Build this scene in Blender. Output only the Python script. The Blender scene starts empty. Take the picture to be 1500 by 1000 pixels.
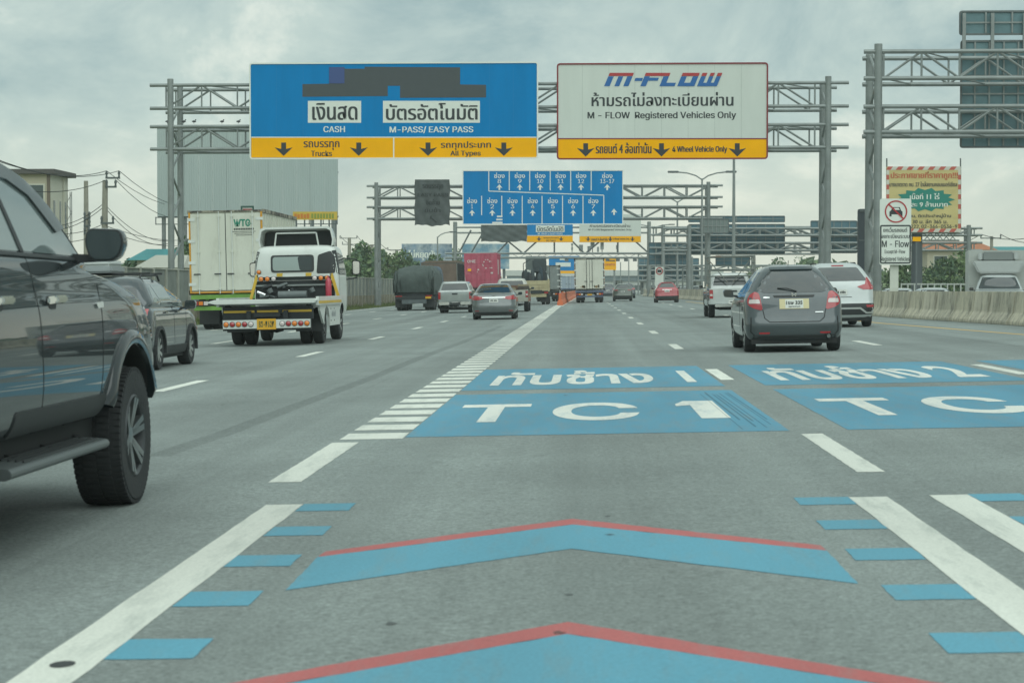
import bpy, bmesh, math, random
import numpy as np
from mathutils import Vector, Matrix
from mathutils.bvhtree import BVHTree

random.seed(7)
SC = bpy.context.scene
C = SC.collection
R = math.radians

# ------------------------------------------------------------------ camera
F, H0, XS = 2835.0, 1.18, 0.02           # focal length in photo pixels, eye height, cross fall of the road
VX, VY = 855.0, 421.0
PITCH = math.atan((500 - VY) / F)
YAW = math.atan((VX - 750) / F)
cam = bpy.data.cameras.new('camera')
cam.sensor_width = 36.0
cam.lens = 36.0 * F / 1500.0
cam.clip_start = 0.1
cam.clip_end = 6000
cam.dof.use_dof = True
cam.dof.focus_distance = 42.0
cam.dof.aperture_fstop = 7.0
camo = bpy.data.objects.new('camera', cam)
C.objects.link(camo)
camo.location = (0, 0, H0)
camo.rotation_euler = (R(90) - PITCH, 0, YAW)
SC.camera = camo
CM = camo.rotation_euler.to_matrix()

# ------------------------------------------------------------------ sky and light
SUN_EL, SUN_AZ = 58, 160
world = bpy.data.worlds.new('World')
SC.world = world
world.use_nodes = True
wn, wl = world.node_tree.nodes, world.node_tree.links
wn.clear()
w_out = wn.new('ShaderNodeOutputWorld')
w_bg = wn.new('ShaderNodeBackground')
w_sky = wn.new('ShaderNodeTexSky')
w_sky.sky_type = 'NISHITA'
w_sky.sun_disc = False
w_sky.sun_elevation = R(SUN_EL)
w_sky.sun_rotation = R(SUN_AZ)
w_co = wn.new('ShaderNodeTexCoord')
w_sep = wn.new('ShaderNodeSeparateXYZ')
wl.new(w_co.outputs['Generated'], w_sep.inputs[0])
# the cloud deck: soft noise over the directions, a little flattened
w_z = wn.new('ShaderNodeMath'); w_z.operation = 'MAXIMUM'; w_z.inputs[1].default_value = 0.0
wl.new(w_sep.outputs['Z'], w_z.inputs[0])
w_map = wn.new('ShaderNodeMapping')
w_map.inputs['Scale'].default_value = (1.0, 1.0, 1.6)
w_map.inputs['Location'].default_value = (3.1, 0.4, 1.7)
wl.new(w_co.outputs['Generated'], w_map.inputs[0])
w_n1 = wn.new('ShaderNodeTexNoise'); w_n1.inputs['Scale'].default_value = 8.0
w_n1.inputs['Detail'].default_value = 6; w_n1.inputs['Roughness'].default_value = 0.64; w_n1.inputs['Distortion'].default_value = 0.35
wl.new(w_map.outputs[0], w_n1.inputs['Vector'])
w_r1 = wn.new('ShaderNodeValToRGB')
e = w_r1.color_ramp.elements
e[0].position = 0.34; e[0].color = (0.25, 0.345, 0.345, 1)
e[1].position = 0.66; e[1].color = (0.60, 0.645, 0.57, 1)
m = e.new(0.45); m.color = (0.335, 0.425, 0.405, 1)
m = e.new(0.55); m.color = (0.41, 0.495, 0.455, 1)
wl.new(w_n1.outputs[0], w_r1.inputs[0])
# paler, warmer air low over the horizon
w_hz = wn.new('ShaderNodeMapRange')
w_hz.inputs['From Min'].default_value = 0.0; w_hz.inputs['From Max'].default_value = 0.085
w_hz.inputs['To Min'].default_value = 0.8; w_hz.inputs['To Max'].default_value = 0.0
wl.new(w_z.outputs[0], w_hz.inputs['Value'])
w_mh = wn.new('ShaderNodeMixRGB'); w_mh.inputs[2].default_value = (0.66, 0.665, 0.55, 1)
wl.new(w_hz.outputs[0], w_mh.inputs[0]); wl.new(w_r1.outputs[0], w_mh.inputs[1])
w_sc = wn.new('ShaderNodeMixRGB'); w_sc.blend_type = 'MULTIPLY'; w_sc.inputs[0].default_value = 1
w_sc.inputs[2].default_value = (0.09, 0.09, 0.09, 1)
wl.new(w_sky.outputs[0], w_sc.inputs[1])
w_mx = wn.new('ShaderNodeMixRGB'); w_mx.inputs[0].default_value = 0.90
wl.new(w_sc.outputs[0], w_mx.inputs[1]); wl.new(w_mh.outputs[0], w_mx.inputs[2])
wl.new(w_mx.outputs[0], w_bg.inputs[0])
w_bg.inputs[1].default_value = 1.0
wl.new(w_bg.outputs[0], w_out.inputs[0])

sun = bpy.data.lights.new('sun', 'SUN')
sun.energy = 1.5
sun.angle = R(90)
sun.color = (0.90, 0.985, 0.95)
suno = bpy.data.objects.new('sun', sun)
C.objects.link(suno)
az = R(SUN_AZ)
sdir = Vector((math.sin(az) * math.cos(R(SUN_EL)), math.cos(az) * math.cos(R(SUN_EL)), math.sin(R(SUN_EL))))
suno.rotation_euler = sdir.to_track_quat('Z', 'Y').to_euler()
suno.location = (0, 0, 60)

vs = SC.view_settings
vs.view_transform = 'Standard'
vs.look = 'None'
vs.gamma = 1.0
vs.use_curve_mapping = False
vs.exposure = 0.45
SC.cycles.use_denoising = True
SC.cycles.max_bounces = 6
SC.cycles.volume_bounces = 1

# ------------------------------------------------------------------ places in the photograph -> points in the world
def ray(px, py):
    return CM @ Vector(((px - 750) / F, -(py - 500) / F, -1))
def at(px, py, Y):
    d = ray(px, py)
    return Vector((0, 0, H0)) + d * (Y / d.y)
def gz(x):
    return XS * max(-16.0, min(14.0, x))
def gnd(px, py, dz=0.0):
    d = ray(px, py)
    t = (dz - H0) / (d.z - XS * d.x)
    return Vector((0, 0, H0)) + d * t

# ------------------------------------------------------------------ materials
MATS = {}
def mat(name, col, rough=0.6, metal=0.0, coat=0.0, var=0.0, vscale=3.0, bump=0.0, bscale=60.0, ior=1.5, emit=0.0,
        stretch=(1, 1, 1), dirt=None, dscale=2.0, dpos=(0.5, 0.75), alpha=1.0, space='Object'):
    if name in MATS:
        return MATS[name]
    m = bpy.data.materials.new(name)
    m.use_nodes = True
    n, l = m.node_tree.nodes, m.node_tree.links
    p = n['Principled BSDF']
    p.inputs['Base Color'].default_value = (*col, 1)
    p.inputs['Roughness'].default_value = rough
    p.inputs['Metallic'].default_value = metal
    p.inputs['IOR'].default_value = ior
    if coat:
        p.inputs['Coat Weight'].default_value = coat
        p.inputs['Coat Roughness'].default_value = 0.02; p.inputs['Coat IOR'].default_value = 1.6
    if alpha < 1:
        p.inputs['Alpha'].default_value = alpha
    if emit:
        p.inputs['Emission Color'].default_value = (*col, 1)
        p.inputs['Emission Strength'].default_value = emit
    src = None
    if var or bump or dirt:
        tc = n.new('ShaderNodeTexCoord')
        mp = n.new('ShaderNodeMapping')
        mp.inputs['Scale'].default_value = stretch
        l.new(tc.outputs[space], mp.inputs[0])
    if var:
        nz = n.new('ShaderNodeTexNoise')
        nz.inputs['Scale'].default_value = vscale
        nz.inputs['Detail'].default_value = 6
        nz.inputs['Roughness'].default_value = 0.65
        l.new(mp.outputs[0], nz.inputs['Vector'])
        mr = n.new('ShaderNodeMapRange')
        mr.inputs['From Min'].default_value = 0.3; mr.inputs['From Max'].default_value = 0.7
        mr.inputs['To Min'].default_value = 1 - var; mr.inputs['To Max'].default_value = 1 + var
        l.new(nz.outputs[0], mr.inputs['Value'])
        mx = n.new('ShaderNodeMixRGB'); mx.blend_type = 'MULTIPLY'; mx.inputs[0].default_value = 1
        mx.inputs[1].default_value = (*col, 1)
        l.new(mr.outputs[0], mx.inputs[2])
        src = mx
    if dirt:
        nz = n.new('ShaderNodeTexNoise')
        nz.inputs['Scale'].default_value = dscale
        nz.inputs['Detail'].default_value = 8
        nz.inputs['Roughness'].default_value = 0.7
        l.new(mp.outputs[0], nz.inputs['Vector'])
        mr = n.new('ShaderNodeMapRange')
        mr.inputs['From Min'].default_value = dpos[0]; mr.inputs['From Max'].default_value = dpos[1]
        l.new(nz.outputs[0], mr.inputs['Value'])
        mx = n.new('ShaderNodeMixRGB')
        mx.inputs[2].default_value = (*dirt, 1)
        l.new(mr.outputs[0], mx.inputs[0])
        if src: l.new(src.outputs[0], mx.inputs[1])
        else: mx.inputs[1].default_value = (*col, 1)
        src = mx
    if src:
        l.new(src.outputs[0], p.inputs['Base Color'])
    if bump:
        nb = n.new('ShaderNodeTexNoise')
        nb.inputs['Scale'].default_value = bscale
        nb.inputs['Detail'].default_value = 4
        l.new(mp.outputs[0], nb.inputs['Vector'])
        bp = n.new('ShaderNodeBump')
        bp.inputs['Strength'].default_value = bump
        bp.inputs['Distance'].default_value = 0.02
        l.new(nb.outputs[0], bp.inputs['Height'])
        l.new(bp.outputs[0], p.inputs['Normal'])
    MATS[name] = m
    return m

def paint(name, col, metal=0.25, rough=0.32, dirt=0.12):
    return mat(name, col, rough, metal, coat=1.0, var=dirt, vscale=2.5)

# asphalt: pale sun bleached, fine aggregate, long wheel tracks, blotches
def asphalt_mat(name, base, tracks=True):
    m = bpy.data.materials.new(name); m.use_nodes = True
    n, l = m.node_tree.nodes, m.node_tree.links
    p = n['Principled BSDF']; p.inputs['Roughness'].default_value = 0.78
    tc = n.new('ShaderNodeTexCoord')
    def noise(scale, detail, stretch=None, rough=0.6):
        nz = n.new('ShaderNodeTexNoise'); nz.inputs['Scale'].default_value = scale
        nz.inputs['Detail'].default_value = detail; nz.inputs['Roughness'].default_value = rough
        if stretch:
            mp = n.new('ShaderNodeMapping'); mp.inputs['Scale'].default_value = stretch
            l.new(tc.outputs['Object'], mp.inputs[0]); l.new(mp.outputs[0], nz.inputs['Vector'])
        else:
            l.new(tc.outputs['Object'], nz.inputs['Vector'])
        return nz
    def rng(src, a, b, lo, hi):
        mr = n.new('ShaderNodeMapRange')
        mr.inputs['From Min'].default_value = a; mr.inputs['From Max'].default_value = b
        mr.inputs['To Min'].default_value = lo; mr.inputs['To Max'].default_value = hi
        l.new(src, mr.inputs['Value']); return mr.outputs[0]
    def mul(a, b):
        k = n.new('ShaderNodeMath'); k.operation = 'MULTIPLY'; l.new(a, k.inputs[0]); l.new(b, k.inputs[1]); return k.outputs[0]
    fine = rng(noise(42, 5, rough=0.9).outputs[0], 0.30, 0.70, 0.38, 1.62)
    mid = rng(noise(9, 4).outputs[0], 0.3, 0.7, 0.93, 1.07)
    big = rng(noise(0.35, 5).outputs[0], 0.3, 0.7, 0.86, 1.12)
    trk = rng(noise(1.0, 4, (1.3, 0.02, 1)).outputs[0], 0.35, 0.65, 0.86, 1.09)
    oil = rng(noise(1.0, 5, (2.6, 0.05, 1), 0.7).outputs[0], 0.60, 0.74, 1.0, 0.80)
    spots = rng(noise(2.3, 2).outputs[0], 0.70, 0.78, 1.0, 0.72)
    # drip line down the middle of each lane, paler wheel paths beside it
    sp = n.new('ShaderNodeSeparateXYZ'); l.new(tc.outputs['Object'], sp.inputs[0])
    k1 = n.new('ShaderNodeMath'); k1.operation = 'MULTIPLY'; k1.inputs[1].default_value = 2 * math.pi / 3.6; l.new(sp.outputs[0], k1.inputs[0])
    k2 = n.new('ShaderNodeMath'); k2.operation = 'COSINE'; l.new(k1.outputs[0], k2.inputs[0])
    wob = noise(0.25, 3, (1, .15, 1)).outputs[0]
    lane = mul(rng(k2.outputs[0], 0.2, 1.0, 0.0, 1.0), rng(wob, 0.35, 0.65, 0.2, 1.0))
    lane = rng(lane, 0.0, 1.0, 1.03, 0.86)
    f = mul(mul(mul(mul(fine, mid), mul(big, trk)), mul(oil, spots)), lane)
    mx = n.new('ShaderNodeMixRGB'); mx.blend_type = 'MULTIPLY'; mx.inputs[0].default_value = 1
    mx.inputs[1].default_value = (*base, 1); l.new(f, mx.inputs[2])
    l.new(mx.outputs[0], p.inputs['Base Color'])
    bp = n.new('ShaderNodeBump'); bp.inputs['Strength'].default_value = 0.5; bp.inputs['Distance'].default_value = 0.006
    l.new(noise(110, 2).outputs[0], bp.inputs['Height']); l.new(bp.outputs[0], p.inputs['Normal'])
    return m

# road paint: worn, the aggregate showing through in places
def road_paint(name, col, wear=(0.60, 0.80), under=(0.30, 0.34, 0.31)):
    m = bpy.data.materials.new(name); m.use_nodes = True
    n, l = m.node_tree.nodes, m.node_tree.links
    p = n['Principled BSDF']; p.inputs['Roughness'].default_value = 0.62
    tc = n.new('ShaderNodeTexCoord')
    mp = n.new('ShaderNodeMapping'); mp.inputs['Scale'].default_value = (1.0, 0.16, 1)
    l.new(tc.outputs['Object'], mp.inputs[0])
    a = n.new('ShaderNodeTexNoise'); a.inputs['Scale'].default_value = 7; a.inputs['Detail'].default_value = 10; a.inputs['Roughness'].default_value = 0.72
    l.new(mp.outputs[0], a.inputs['Vector'])
    r = n.new('ShaderNodeMapRange'); r.inputs['From Min'].default_value = wear[0]; r.inputs['From Max'].default_value = wear[1]
    r.inputs['To Max'].default_value = 0.55
    l.new(a.outputs[0], r.inputs['Value'])
    b = n.new('ShaderNodeTexNoise'); b.inputs['Scale'].default_value = 70; b.inputs['Detail'].default_value = 3
    l.new(tc.outputs['Object'], b.inputs['Vector'])
    rb = n.new('ShaderNodeMapRange'); rb.inputs['From Min'].default_value = 0.3; rb.inputs['From Max'].default_value = 0.7
    rb.inputs['To Min'].default_value = 0.88; rb.inputs['To Max'].default_value = 1.10
    l.new(b.outputs[0], rb.inputs['Value'])
    c = n.new('ShaderNodeTexNoise'); c.inputs['Scale'].default_value = 0.8; c.inputs['Detail'].default_value = 5
    l.new(mp.outputs[0], c.inputs['Vector'])
    rc = n.new('ShaderNodeMapRange'); rc.inputs['From Min'].default_value = 0.3; rc.inputs['From Max'].default_value = 0.7
    rc.inputs['To Min'].default_value = 0.80; rc.inputs['To Max'].default_value = 1.10
    l.new(c.outputs[0], rc.inputs['Value'])
    k = n.new('ShaderNodeMath'); k.operation = 'MULTIPLY'; l.new(rb.outputs[0], k.inputs[0]); l.new(rc.outputs[0], k.inputs[1])
    mx = n.new('ShaderNodeMixRGB'); mx.inputs[1].default_value = (*col, 1); mx.inputs[2].default_value = (*under, 1)
    l.new(r.outputs[0], mx.inputs[0])
    m2 = n.new('ShaderNodeMixRGB'); m2.blend_type = 'MULTIPLY'; m2.inputs[0].default_value = 1
    l.new(mx.outputs[0], m2.inputs[1]); l.new(k.outputs[0], m2.inputs[2])
    l.new(m2.outputs[0], p.inputs['Base Color'])
    return m

# ------------------------------------------------------------------ mesh helpers
def tag(o, label=None, cat=None, group=None, kind=None):
    if label: o['label'] = label
    if cat: o['category'] = cat
    if group: o['group'] = group
    if kind: o['kind'] = kind
    return o
def empty(name, loc=(0, 0, 0), label=None, cat=None, group=None):
    o = bpy.data.objects.new(name, None)
    C.objects.link(o); o.location = loc; o.empty_display_size = 0.2
    return tag(o, label, cat, group)
def link(name, me, parent=None, loc=(0, 0, 0)):
    o = bpy.data.objects.new(name, me)
    C.objects.link(o); o.location = loc
    if parent is not None: o.parent = parent
    return o

class MB:
    def __init__(s): s.v = []; s.f = []; s.mi = []; s.cur = 0
    def add(s, vs, fs):
        b = len(s.v); s.v += [tuple(p) for p in vs]
        for f in fs: s.f.append(tuple(b + i for i in f)); s.mi.append(s.cur)
        return s
    def box(s, x0, x1, y0, y1, z0, z1):
        if x0 > x1: x0, x1 = x1, x0
        if y0 > y1: y0, y1 = y1, y0
        if z0 > z1: z0, z1 = z1, z0
        return s.add([(x0, y0, z0), (x1, y0, z0), (x1, y1, z0), (x0, y1, z0), (x0, y0, z1), (x1, y0, z1), (x1, y1, z1), (x0, y1, z1)],
                     [(0, 3, 2, 1), (4, 5, 6, 7), (0, 1, 5, 4), (1, 2, 6, 5), (2, 3, 7, 6), (3, 0, 4, 7)])
    def tube(s, a, b, r0, r1=None, n=8, cap=True):
        a, b = Vector(a), Vector(b); r1 = r0 if r1 is None else r1
        d = (b - a).normalized()
        u = d.orthogonal().normalized(); w = d.cross(u)
        vs = []
        for p, r in ((a, r0), (b, r1)):
            for i in range(n):
                t = 2 * math.pi * i / n
                vs.append(p + (u * math.cos(t) + w * math.sin(t)) * r)
        fs = [(i, (i + 1) % n, n + (i + 1) % n, n + i) for i in range(n)]
        if cap: fs += [tuple(range(n - 1, -1, -1)), tuple(range(n, 2 * n))]
        return s.add(vs, fs)
    def path(s, pts, r, n=6):
        for a, b in zip(pts[:-1], pts[1:]): s.tube(a, b, r, n=n)
        return s
    def bar(s, a, b, w, h, up=(0, 0, 1)):
        a, b = Vector(a), Vector(b); d = (b - a).normalized(); up = Vector(up)
        if abs(d.dot(up)) > .98: up = Vector((1, 0, 0))
        sx = d.cross(up).normalized() * w / 2; sz = sx.cross(d).normalized() * h / 2
        vs = [a - sx - sz, a + sx - sz, a + sx + sz, a - sx + sz, b - sx - sz, b + sx - sz, b + sx + sz, b - sx + sz]
        return s.add(vs, [(0, 1, 2, 3), (7, 6, 5, 4), (0, 4, 5, 1), (1, 5, 6, 2), (2, 6, 7, 3), (3, 7, 4, 0)])
    def prism(s, pts, axis, a, b):
        """closed outline pts (2D) pushed along an axis from a to b: axis 'y' -> (x,z), 'x' -> (y,z), 'z' -> (x,y)"""
        mk = {'y': lambda p, t: (p[0], t, p[1]), 'x': lambda p, t: (t, p[0], p[1]), 'z': lambda p, t: (p[0], p[1], t)}[axis]
        n = len(pts)
        vs = [mk(p, a) for p in pts] + [mk(p, b) for p in pts]
        return s.add(vs, [tuple(range(n)), tuple(range(2 * n - 1, n - 1, -1))] + [(i, n + i, n + (i + 1) % n, (i + 1) % n) for i in range(n)])
    def lathe(s, prof, c, axis='x', n=24):
        """profile [(radius, offset)] turned about an axis through c"""
        vs = []; k = len(prof)
        for i in range(n):
            t = 2 * math.pi * i / n; cs, sn = math.cos(t), math.sin(t)
            for r, o in prof:
                vs.append((c[0] + o, c[1] + r * cs, c[2] + r * sn) if axis == 'x' else
                          (c[0] + r * cs, c[1] + o, c[2] + r * sn) if axis == 'y' else (c[0] + r * cs, c[1] + r * sn, c[2] + o))
        fs = []
        for i in range(n):
            j = (i + 1) % n
            for q in range(k - 1): fs.append((i * k + q, j * k + q, j * k + q + 1, i * k + q + 1))
        return s.add(vs, fs)
    def build(s, name, m, parent=None, org=None, smooth=False, angle=35, fix=True, bevel=0.0):
        if org is None: org = parent.location if parent is not None else (0, 0, 0)
        me = bpy.data.meshes.new(name)
        o = Vector(org)
        me.from_pydata([(p[0] - o.x, p[1] - o.y, p[2] - o.z) for p in s.v], [], s.f)
        ms = m if isinstance(m, (list, tuple)) else [m]
        for k in ms: me.materials.append(k)
        if len(ms) > 1: me.polygons.foreach_set('material_index', s.mi)
        if fix or bevel:
            bm = bmesh.new(); bm.from_mesh(me)
            if bevel:
                bmesh.ops.bevel(bm, geom=[e for e in bm.edges if e.is_manifold and e.calc_face_angle(0) > .5], offset=bevel, segments=2, affect='EDGES', clamp_overlap=True)
            if fix: bmesh.ops.recalc_face_normals(bm, faces=bm.faces)
            bm.to_mesh(me); bm.free()
        if smooth:
            me.polygons.foreach_set('use_smooth', [True] * len(me.polygons))
            me.set_sharp_from_angle(angle=R(angle))
        me.update()
        return link(name, me, parent, org if parent is None else (0, 0, 0))

def B(name, m, parent, *args, bevel=0.0):
    return MB().box(*args).build(name, m, parent, bevel=bevel)

import os
FONT = None
try:      # the sans that ships inside Blender; Blender's built-in face if it is not there
    FONT = bpy.data.fonts.load(os.path.join(bpy.utils.system_resource('DATAFILES', path='fonts'), 'Inter.woff2'))
except Exception:
    FONT = None
# text: Blender's own fonts, turned into thin mesh lettering that exactly fills a box
TXT = {}
def text_geo(body, bold=0.0):
    key = (body, bold)
    if key in TXT: return TXT[key]
    cu = bpy.data.curves.new('lettering', 'FONT')
    if FONT and body.isascii(): cu.font = FONT
    cu.body = body; cu.size = 1; cu.offset = bold; cu.resolution_u = 3; cu.fill_mode = 'FRONT'
    o = bpy.data.objects.new('lettering', cu); C.objects.link(o)
    bpy.context.view_layer.update()
    me = bpy.data.meshes.new_from_object(o.evaluated_get(bpy.context.evaluated_depsgraph_get()))
    bpy.data.objects.remove(o)
    v = np.array([tuple(p.co) for p in me.vertices]).reshape(-1, 3)
    f = [tuple(p.vertices) for p in me.polygons]
    bpy.data.meshes.remove(me); bpy.data.curves.remove(cu)
    v = v - v.min(0); mx = v.max(0); v[:, 0] /= mx[0]; v[:, 1] /= mx[1]
    TXT[key] = (v, f)
    return TXT[key]
def letters(mb, body, fn, bold=0.0):
    """add lettering to a mesh: fn(u, v) maps the unit box to a point"""
    v, f = text_geo(body, bold)
    return mb.add([fn(p[0], p[1]) for p in v], f)
def sign_text(body, px0, py0, px1, py1, Y, m, parent, bold=0.0, name='lettering'):
    a, b = at(px0, py1, Y), at(px1, py0, Y)
    mb = MB(); w = (b.x - a.x); t = min(bold * 1.1 * (b.z - a.z), .012 * w)
    for k, sh in enumerate((0.0, -t, t) if bold else (0.0,)):       # heavier strokes: the same letters again, a hair to each side
        letters(mb, body, lambda u, v: (a.x + w * u + sh, Y - .0008 * k, a.z + (b.z - a.z) * v), 0.0)
    return mb.build(name, m, parent, fix=False)
def sign_poly(pts, Y, m, parent, name, depth=0.004):
    """flat figure on a sign, drawn in photo pixels, lying in the plane Y"""
    q = [at(x, y, Y) for x, y in pts]
    return MB().prism([(p.x, p.z) for p in q], 'y', Y, Y + depth).build(name, m, parent)
def rpoly(pts, r, n=4):
    out = []
    k = len(pts)
    for i in range(k):
        p = Vector(pts[i]); a = Vector(pts[i - 1]) - p; b = Vector(pts[(i + 1) % k]) - p
        rr = min(r, a.length * .45, b.length * .45)
        a = p + a.normalized() * rr; b = p + b.normalized() * rr
        for j in range(n + 1):
            t = j / n
            q = a * (1 - t) ** 2 + p * 2 * t * (1 - t) + b * t * t
            out.append((q.x, q.y))
    return out
def rect(x0, y0, x1, y1): return [(x0, y0), (x1, y0), (x1, y1), (x0, y1)]
HAZE = 0.00035
# ================================================================== THE SETTING
M_ASPH = asphalt_mat('asphalt', (0.208, 0.236, 0.224))
M_ASPH2 = asphalt_mat('asphalt_far', (0.21, 0.235, 0.225))
M_WHITE = road_paint('road_white', (0.70, 0.71, 0.635), (0.50, 0.72))
M_BLUE = road_paint('road_blue', (0.075, 0.27, 0.385), (0.47, 0.66), (0.17, 0.25, 0.28))
M_BLUE2 = road_paint('road_blue_near', (0.10, 0.325, 0.43), (0.50, 0.70), (0.17, 0.28, 0.31))
M_RED = road_paint('road_red', (0.46, 0.115, 0.11), (0.50, 0.70), (0.30, 0.20, 0.19))
M_YEL = road_paint('road_yellow', (0.62, 0.40, 0.12), (0.60, 0.8))
M_GRASS = mat('grass', (0.115, 0.15, 0.045), 0.9, var=0.45, vscale=4, bump=0.6, bscale=12)
M_EARTH = mat('verge_earth', (0.17, 0.18, 0.11), 0.95, var=0.35, vscale=1.2, bump=0.5, bscale=8, dirt=(0.10, 0.14, 0.04), dscale=0.5, dpos=(0.42, 0.6))

def strip(name, xs_of_y, ys, m, dz, parent=None, cols=8):
    """a sheet that follows the cross fall: xs_of_y(y) -> (x0, x1)"""
    mb = MB(); vs = []
    for y in ys:
        a, b = xs_of_y(y)
        for i in range(cols + 1):
            x = a + (b - a) * i / cols
            vs.append((x, y, gz(x) + dz))
    fs = []
    k = cols + 1
    for j in range(len(ys) - 1):
        for i in range(cols): fs.append((j * k + i, j * k + i + 1, (j + 1) * k + i + 1, (j + 1) * k + i))
    mb.add(vs, fs)
    return mb.build(name, m, parent, fix=False)
def interp(tab, y):
    xs = [t[0] for t in tab]; ys = [t[1] for t in tab]
    return float(np.interp(y, xs, ys))
BAR = [(-30, 12.6), (30, 12.2), (48, 10.95), (65, 10.0), (90, 9.55), (142, 9.0), (200, 7.6), (420, 5.6)]      # foot of the concrete median
def barx(y): return interp(BAR, y)
YS = [-40, -10, 10, 30, 48, 65, 90, 110, 142, 200, 300, 420, 700]
g_prof = [-2500, -400, -60, -22, -16, -10, 0, 10, 14, 40, 400, 2500]
g_vs, g_fs = [], []
for j, y in enumerate((-300, 3500)):
    for x in g_prof:
        g_vs.append((x, y, gz(x) - (0.06 if -17 < x < 9 else 0.10 if -30 < x < 0 else 0.5)))
n_ = len(g_prof)
for i in range(n_ - 1): g_fs.append((i, i + 1, n_ + i + 1, n_ + i))
tag(MB().add(g_vs, g_fs).build('ground', M_EARTH, fix=False), kind='structure')
road = strip('road', lambda y: (-15.3, barx(y) + 0.35), YS, M_ASPH, 0.0, cols=10)
tag(road, kind='structure')
tag(strip('opposite_road', lambda y: (barx(y) + 0.9, barx(y) + 17.0), YS, M_ASPH2, -0.42, cols=4), kind='structure')
tag(strip('median_ground', lambda y: (barx(y) + 0.35, barx(y) + 0.9), YS, M_EARTH, -0.015, cols=1), kind='structure')

# ---- painted markings, each its own sheet on the road
RG = random.Random(77)
def mark(pts, m, name, dz=0.002, subdiv=0):
    if min(p[1] for p in pts) < 32 and dz == 0.002 and name != 'skid_mark':      # slightly ragged paint edges
        q = []
        for a, b in zip(pts, list(pts[1:]) + [pts[0]]):
            L = math.hypot(b[0] - a[0], b[1] - a[1]); k = max(1, min(60, int(L / .07)))
            for i in range(k):
                u = i / k; j = .0035 if i else .0
                q.append((a[0] + (b[0] - a[0]) * u + RG.uniform(-j, j), a[1] + (b[1] - a[1]) * u + RG.uniform(-j, j) * 1.6))
        pts = q
    mb = MB().add([(x, y, gz(x) + dz) for x, y in pts], [tuple(range(len(pts)))])
    o = mb.build(name, m, road, fix=False)
    if o.data.polygons[0].normal.z < 0:
        o.data.flip_normals()
    return o
def mrect(x0, x1, y0, y1, m, name, dz=0.002): return mark([(x0, y0), (x1, y0), (x1, y1), (x0, y1)], m, name, dz)
# solid lane frames near the camera
mrect(-1.775, -1.565, -4, 10.74, M_WHITE, 'solid_line')
mrect(1.455, 1.665, -4, 10.66, M_WHITE, 'solid_line')
mrect(1.90, 2.11, -4, 10.70, M_WHITE, 'solid_line')
for k in range(8):
    y1 = 10.76 - 1.045 * k
    mrect(-1.562, -1.27, y1 - 0.36, y1, M_BLUE2, 'blue_tick')
    mrect(1.155, 1.452, y1 - 0.44, y1 - 0.08, M_BLUE2, 'blue_tick')
    mrect(2.113, 2.40, y1 - 0.40, y1 - 0.04, M_BLUE2, 'blue_tick')
# a dark scuff on the left solid line
mark(rpoly([(-1.675 + 0.042 * math.cos(t), 6.14 + 0.058 * math.sin(t)) for t in np.linspace(0, 2 * math.pi, 11)[:-1]], 0.02), mat('scuff', (0.05, 0.055, 0.055), 0.9), 'scuff_mark', 0.004)
# chevrons: a red edge and a blue band
for ap in (9.86, 6.81, 3.76):
    c, w, dl, dr = -0.055, 1.12, 1.10, 1.14
    t1, t2 = 0.235, 1.13
    mark([(c - w, ap - dl), (c, ap), (c + w, ap - dr), (c + w + .005, ap - dr - t1 * .75), (c, ap - t1), (c - w - .01, ap - dl - t1 * .75)], M_RED, 'chevron_edge')
    mark([(c - w - .01, ap - dl - t1 * .75 - .002), (c, ap - t1 - .002), (c + w + .005, ap - dr - t1 * .75 - .002), (c + w + .01, ap - dr - t2), (c, ap - t2), (c - w - .01, ap - dl - t2)], M_BLUE2, 'chevron_band')
# lane dashes
for x, y0, y1, nmax in ((1.785, 12.06, 15.2, 13), (5.46, 24.1, 27.15, 10), (-5.27, 23.7, 26.6, 11), (-8.95, 34.4, 37.4, 9), (-12.4, 40, 43, 8)):
    for k in range(nmax):
        if y0 + 12 * k > 160: break
        mrect(x - 0.085, x + 0.085, y0 + 12 * k, y1 + 12 * k, M_WHITE, 'lane_dash')
mrect(-1.975, -1.765, 12.02, 15.12, M_WHITE, 'lane_dash')
# ladder of bars along the divider: the near ones singly, the far ones as one sheet
for k in range(34):
    y = 15.42 + k * 1.0
    mrect(-1.955, -1.45, y, y + 0.64, M_WHITE, 'hatch_bar')
mb = MB()
for k in range(34, 112):
    y = 15.42 + k * 1.0; l_ = 0.64 if k < 60 else 0.82
    mb.add([(a, b, gz(a) + 0.002) for a, b in ((-1.955, y), (-1.45, y), (-1.45, y + l_), (-1.955, y + l_))], [(0, 1, 2, 3)])
tag(mb.build('far_hatch_bars', M_WHITE, road, fix=False), kind='stuff')
mark([(-1.95, 127.5), (-1.35, 127.5), (-.55, 260), (-.75, 260)], M_WHITE, 'taper_line')
# edge lines
for a, b in zip([(28, 10.4), (41, 9.3), (48, 8.85), (55, 8.42), (65, 8.2), (90, 8.0), (142, 7.5)][:-1], [(28, 10.4), (41, 9.3), (48, 8.85), (55, 8.42), (65, 8.2), (90, 8.0), (142, 7.5)][1:]):
    mark([(a[1] - .08, a[0]), (a[1] + .08, a[0]), (b[1] + .08, b[0]), (b[1] - .08, b[0])], M_YEL, 'yellow_edge_line')
mrect(-14.6, -14.42, 20, 260, M_WHITE, 'left_edge_line')
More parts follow.
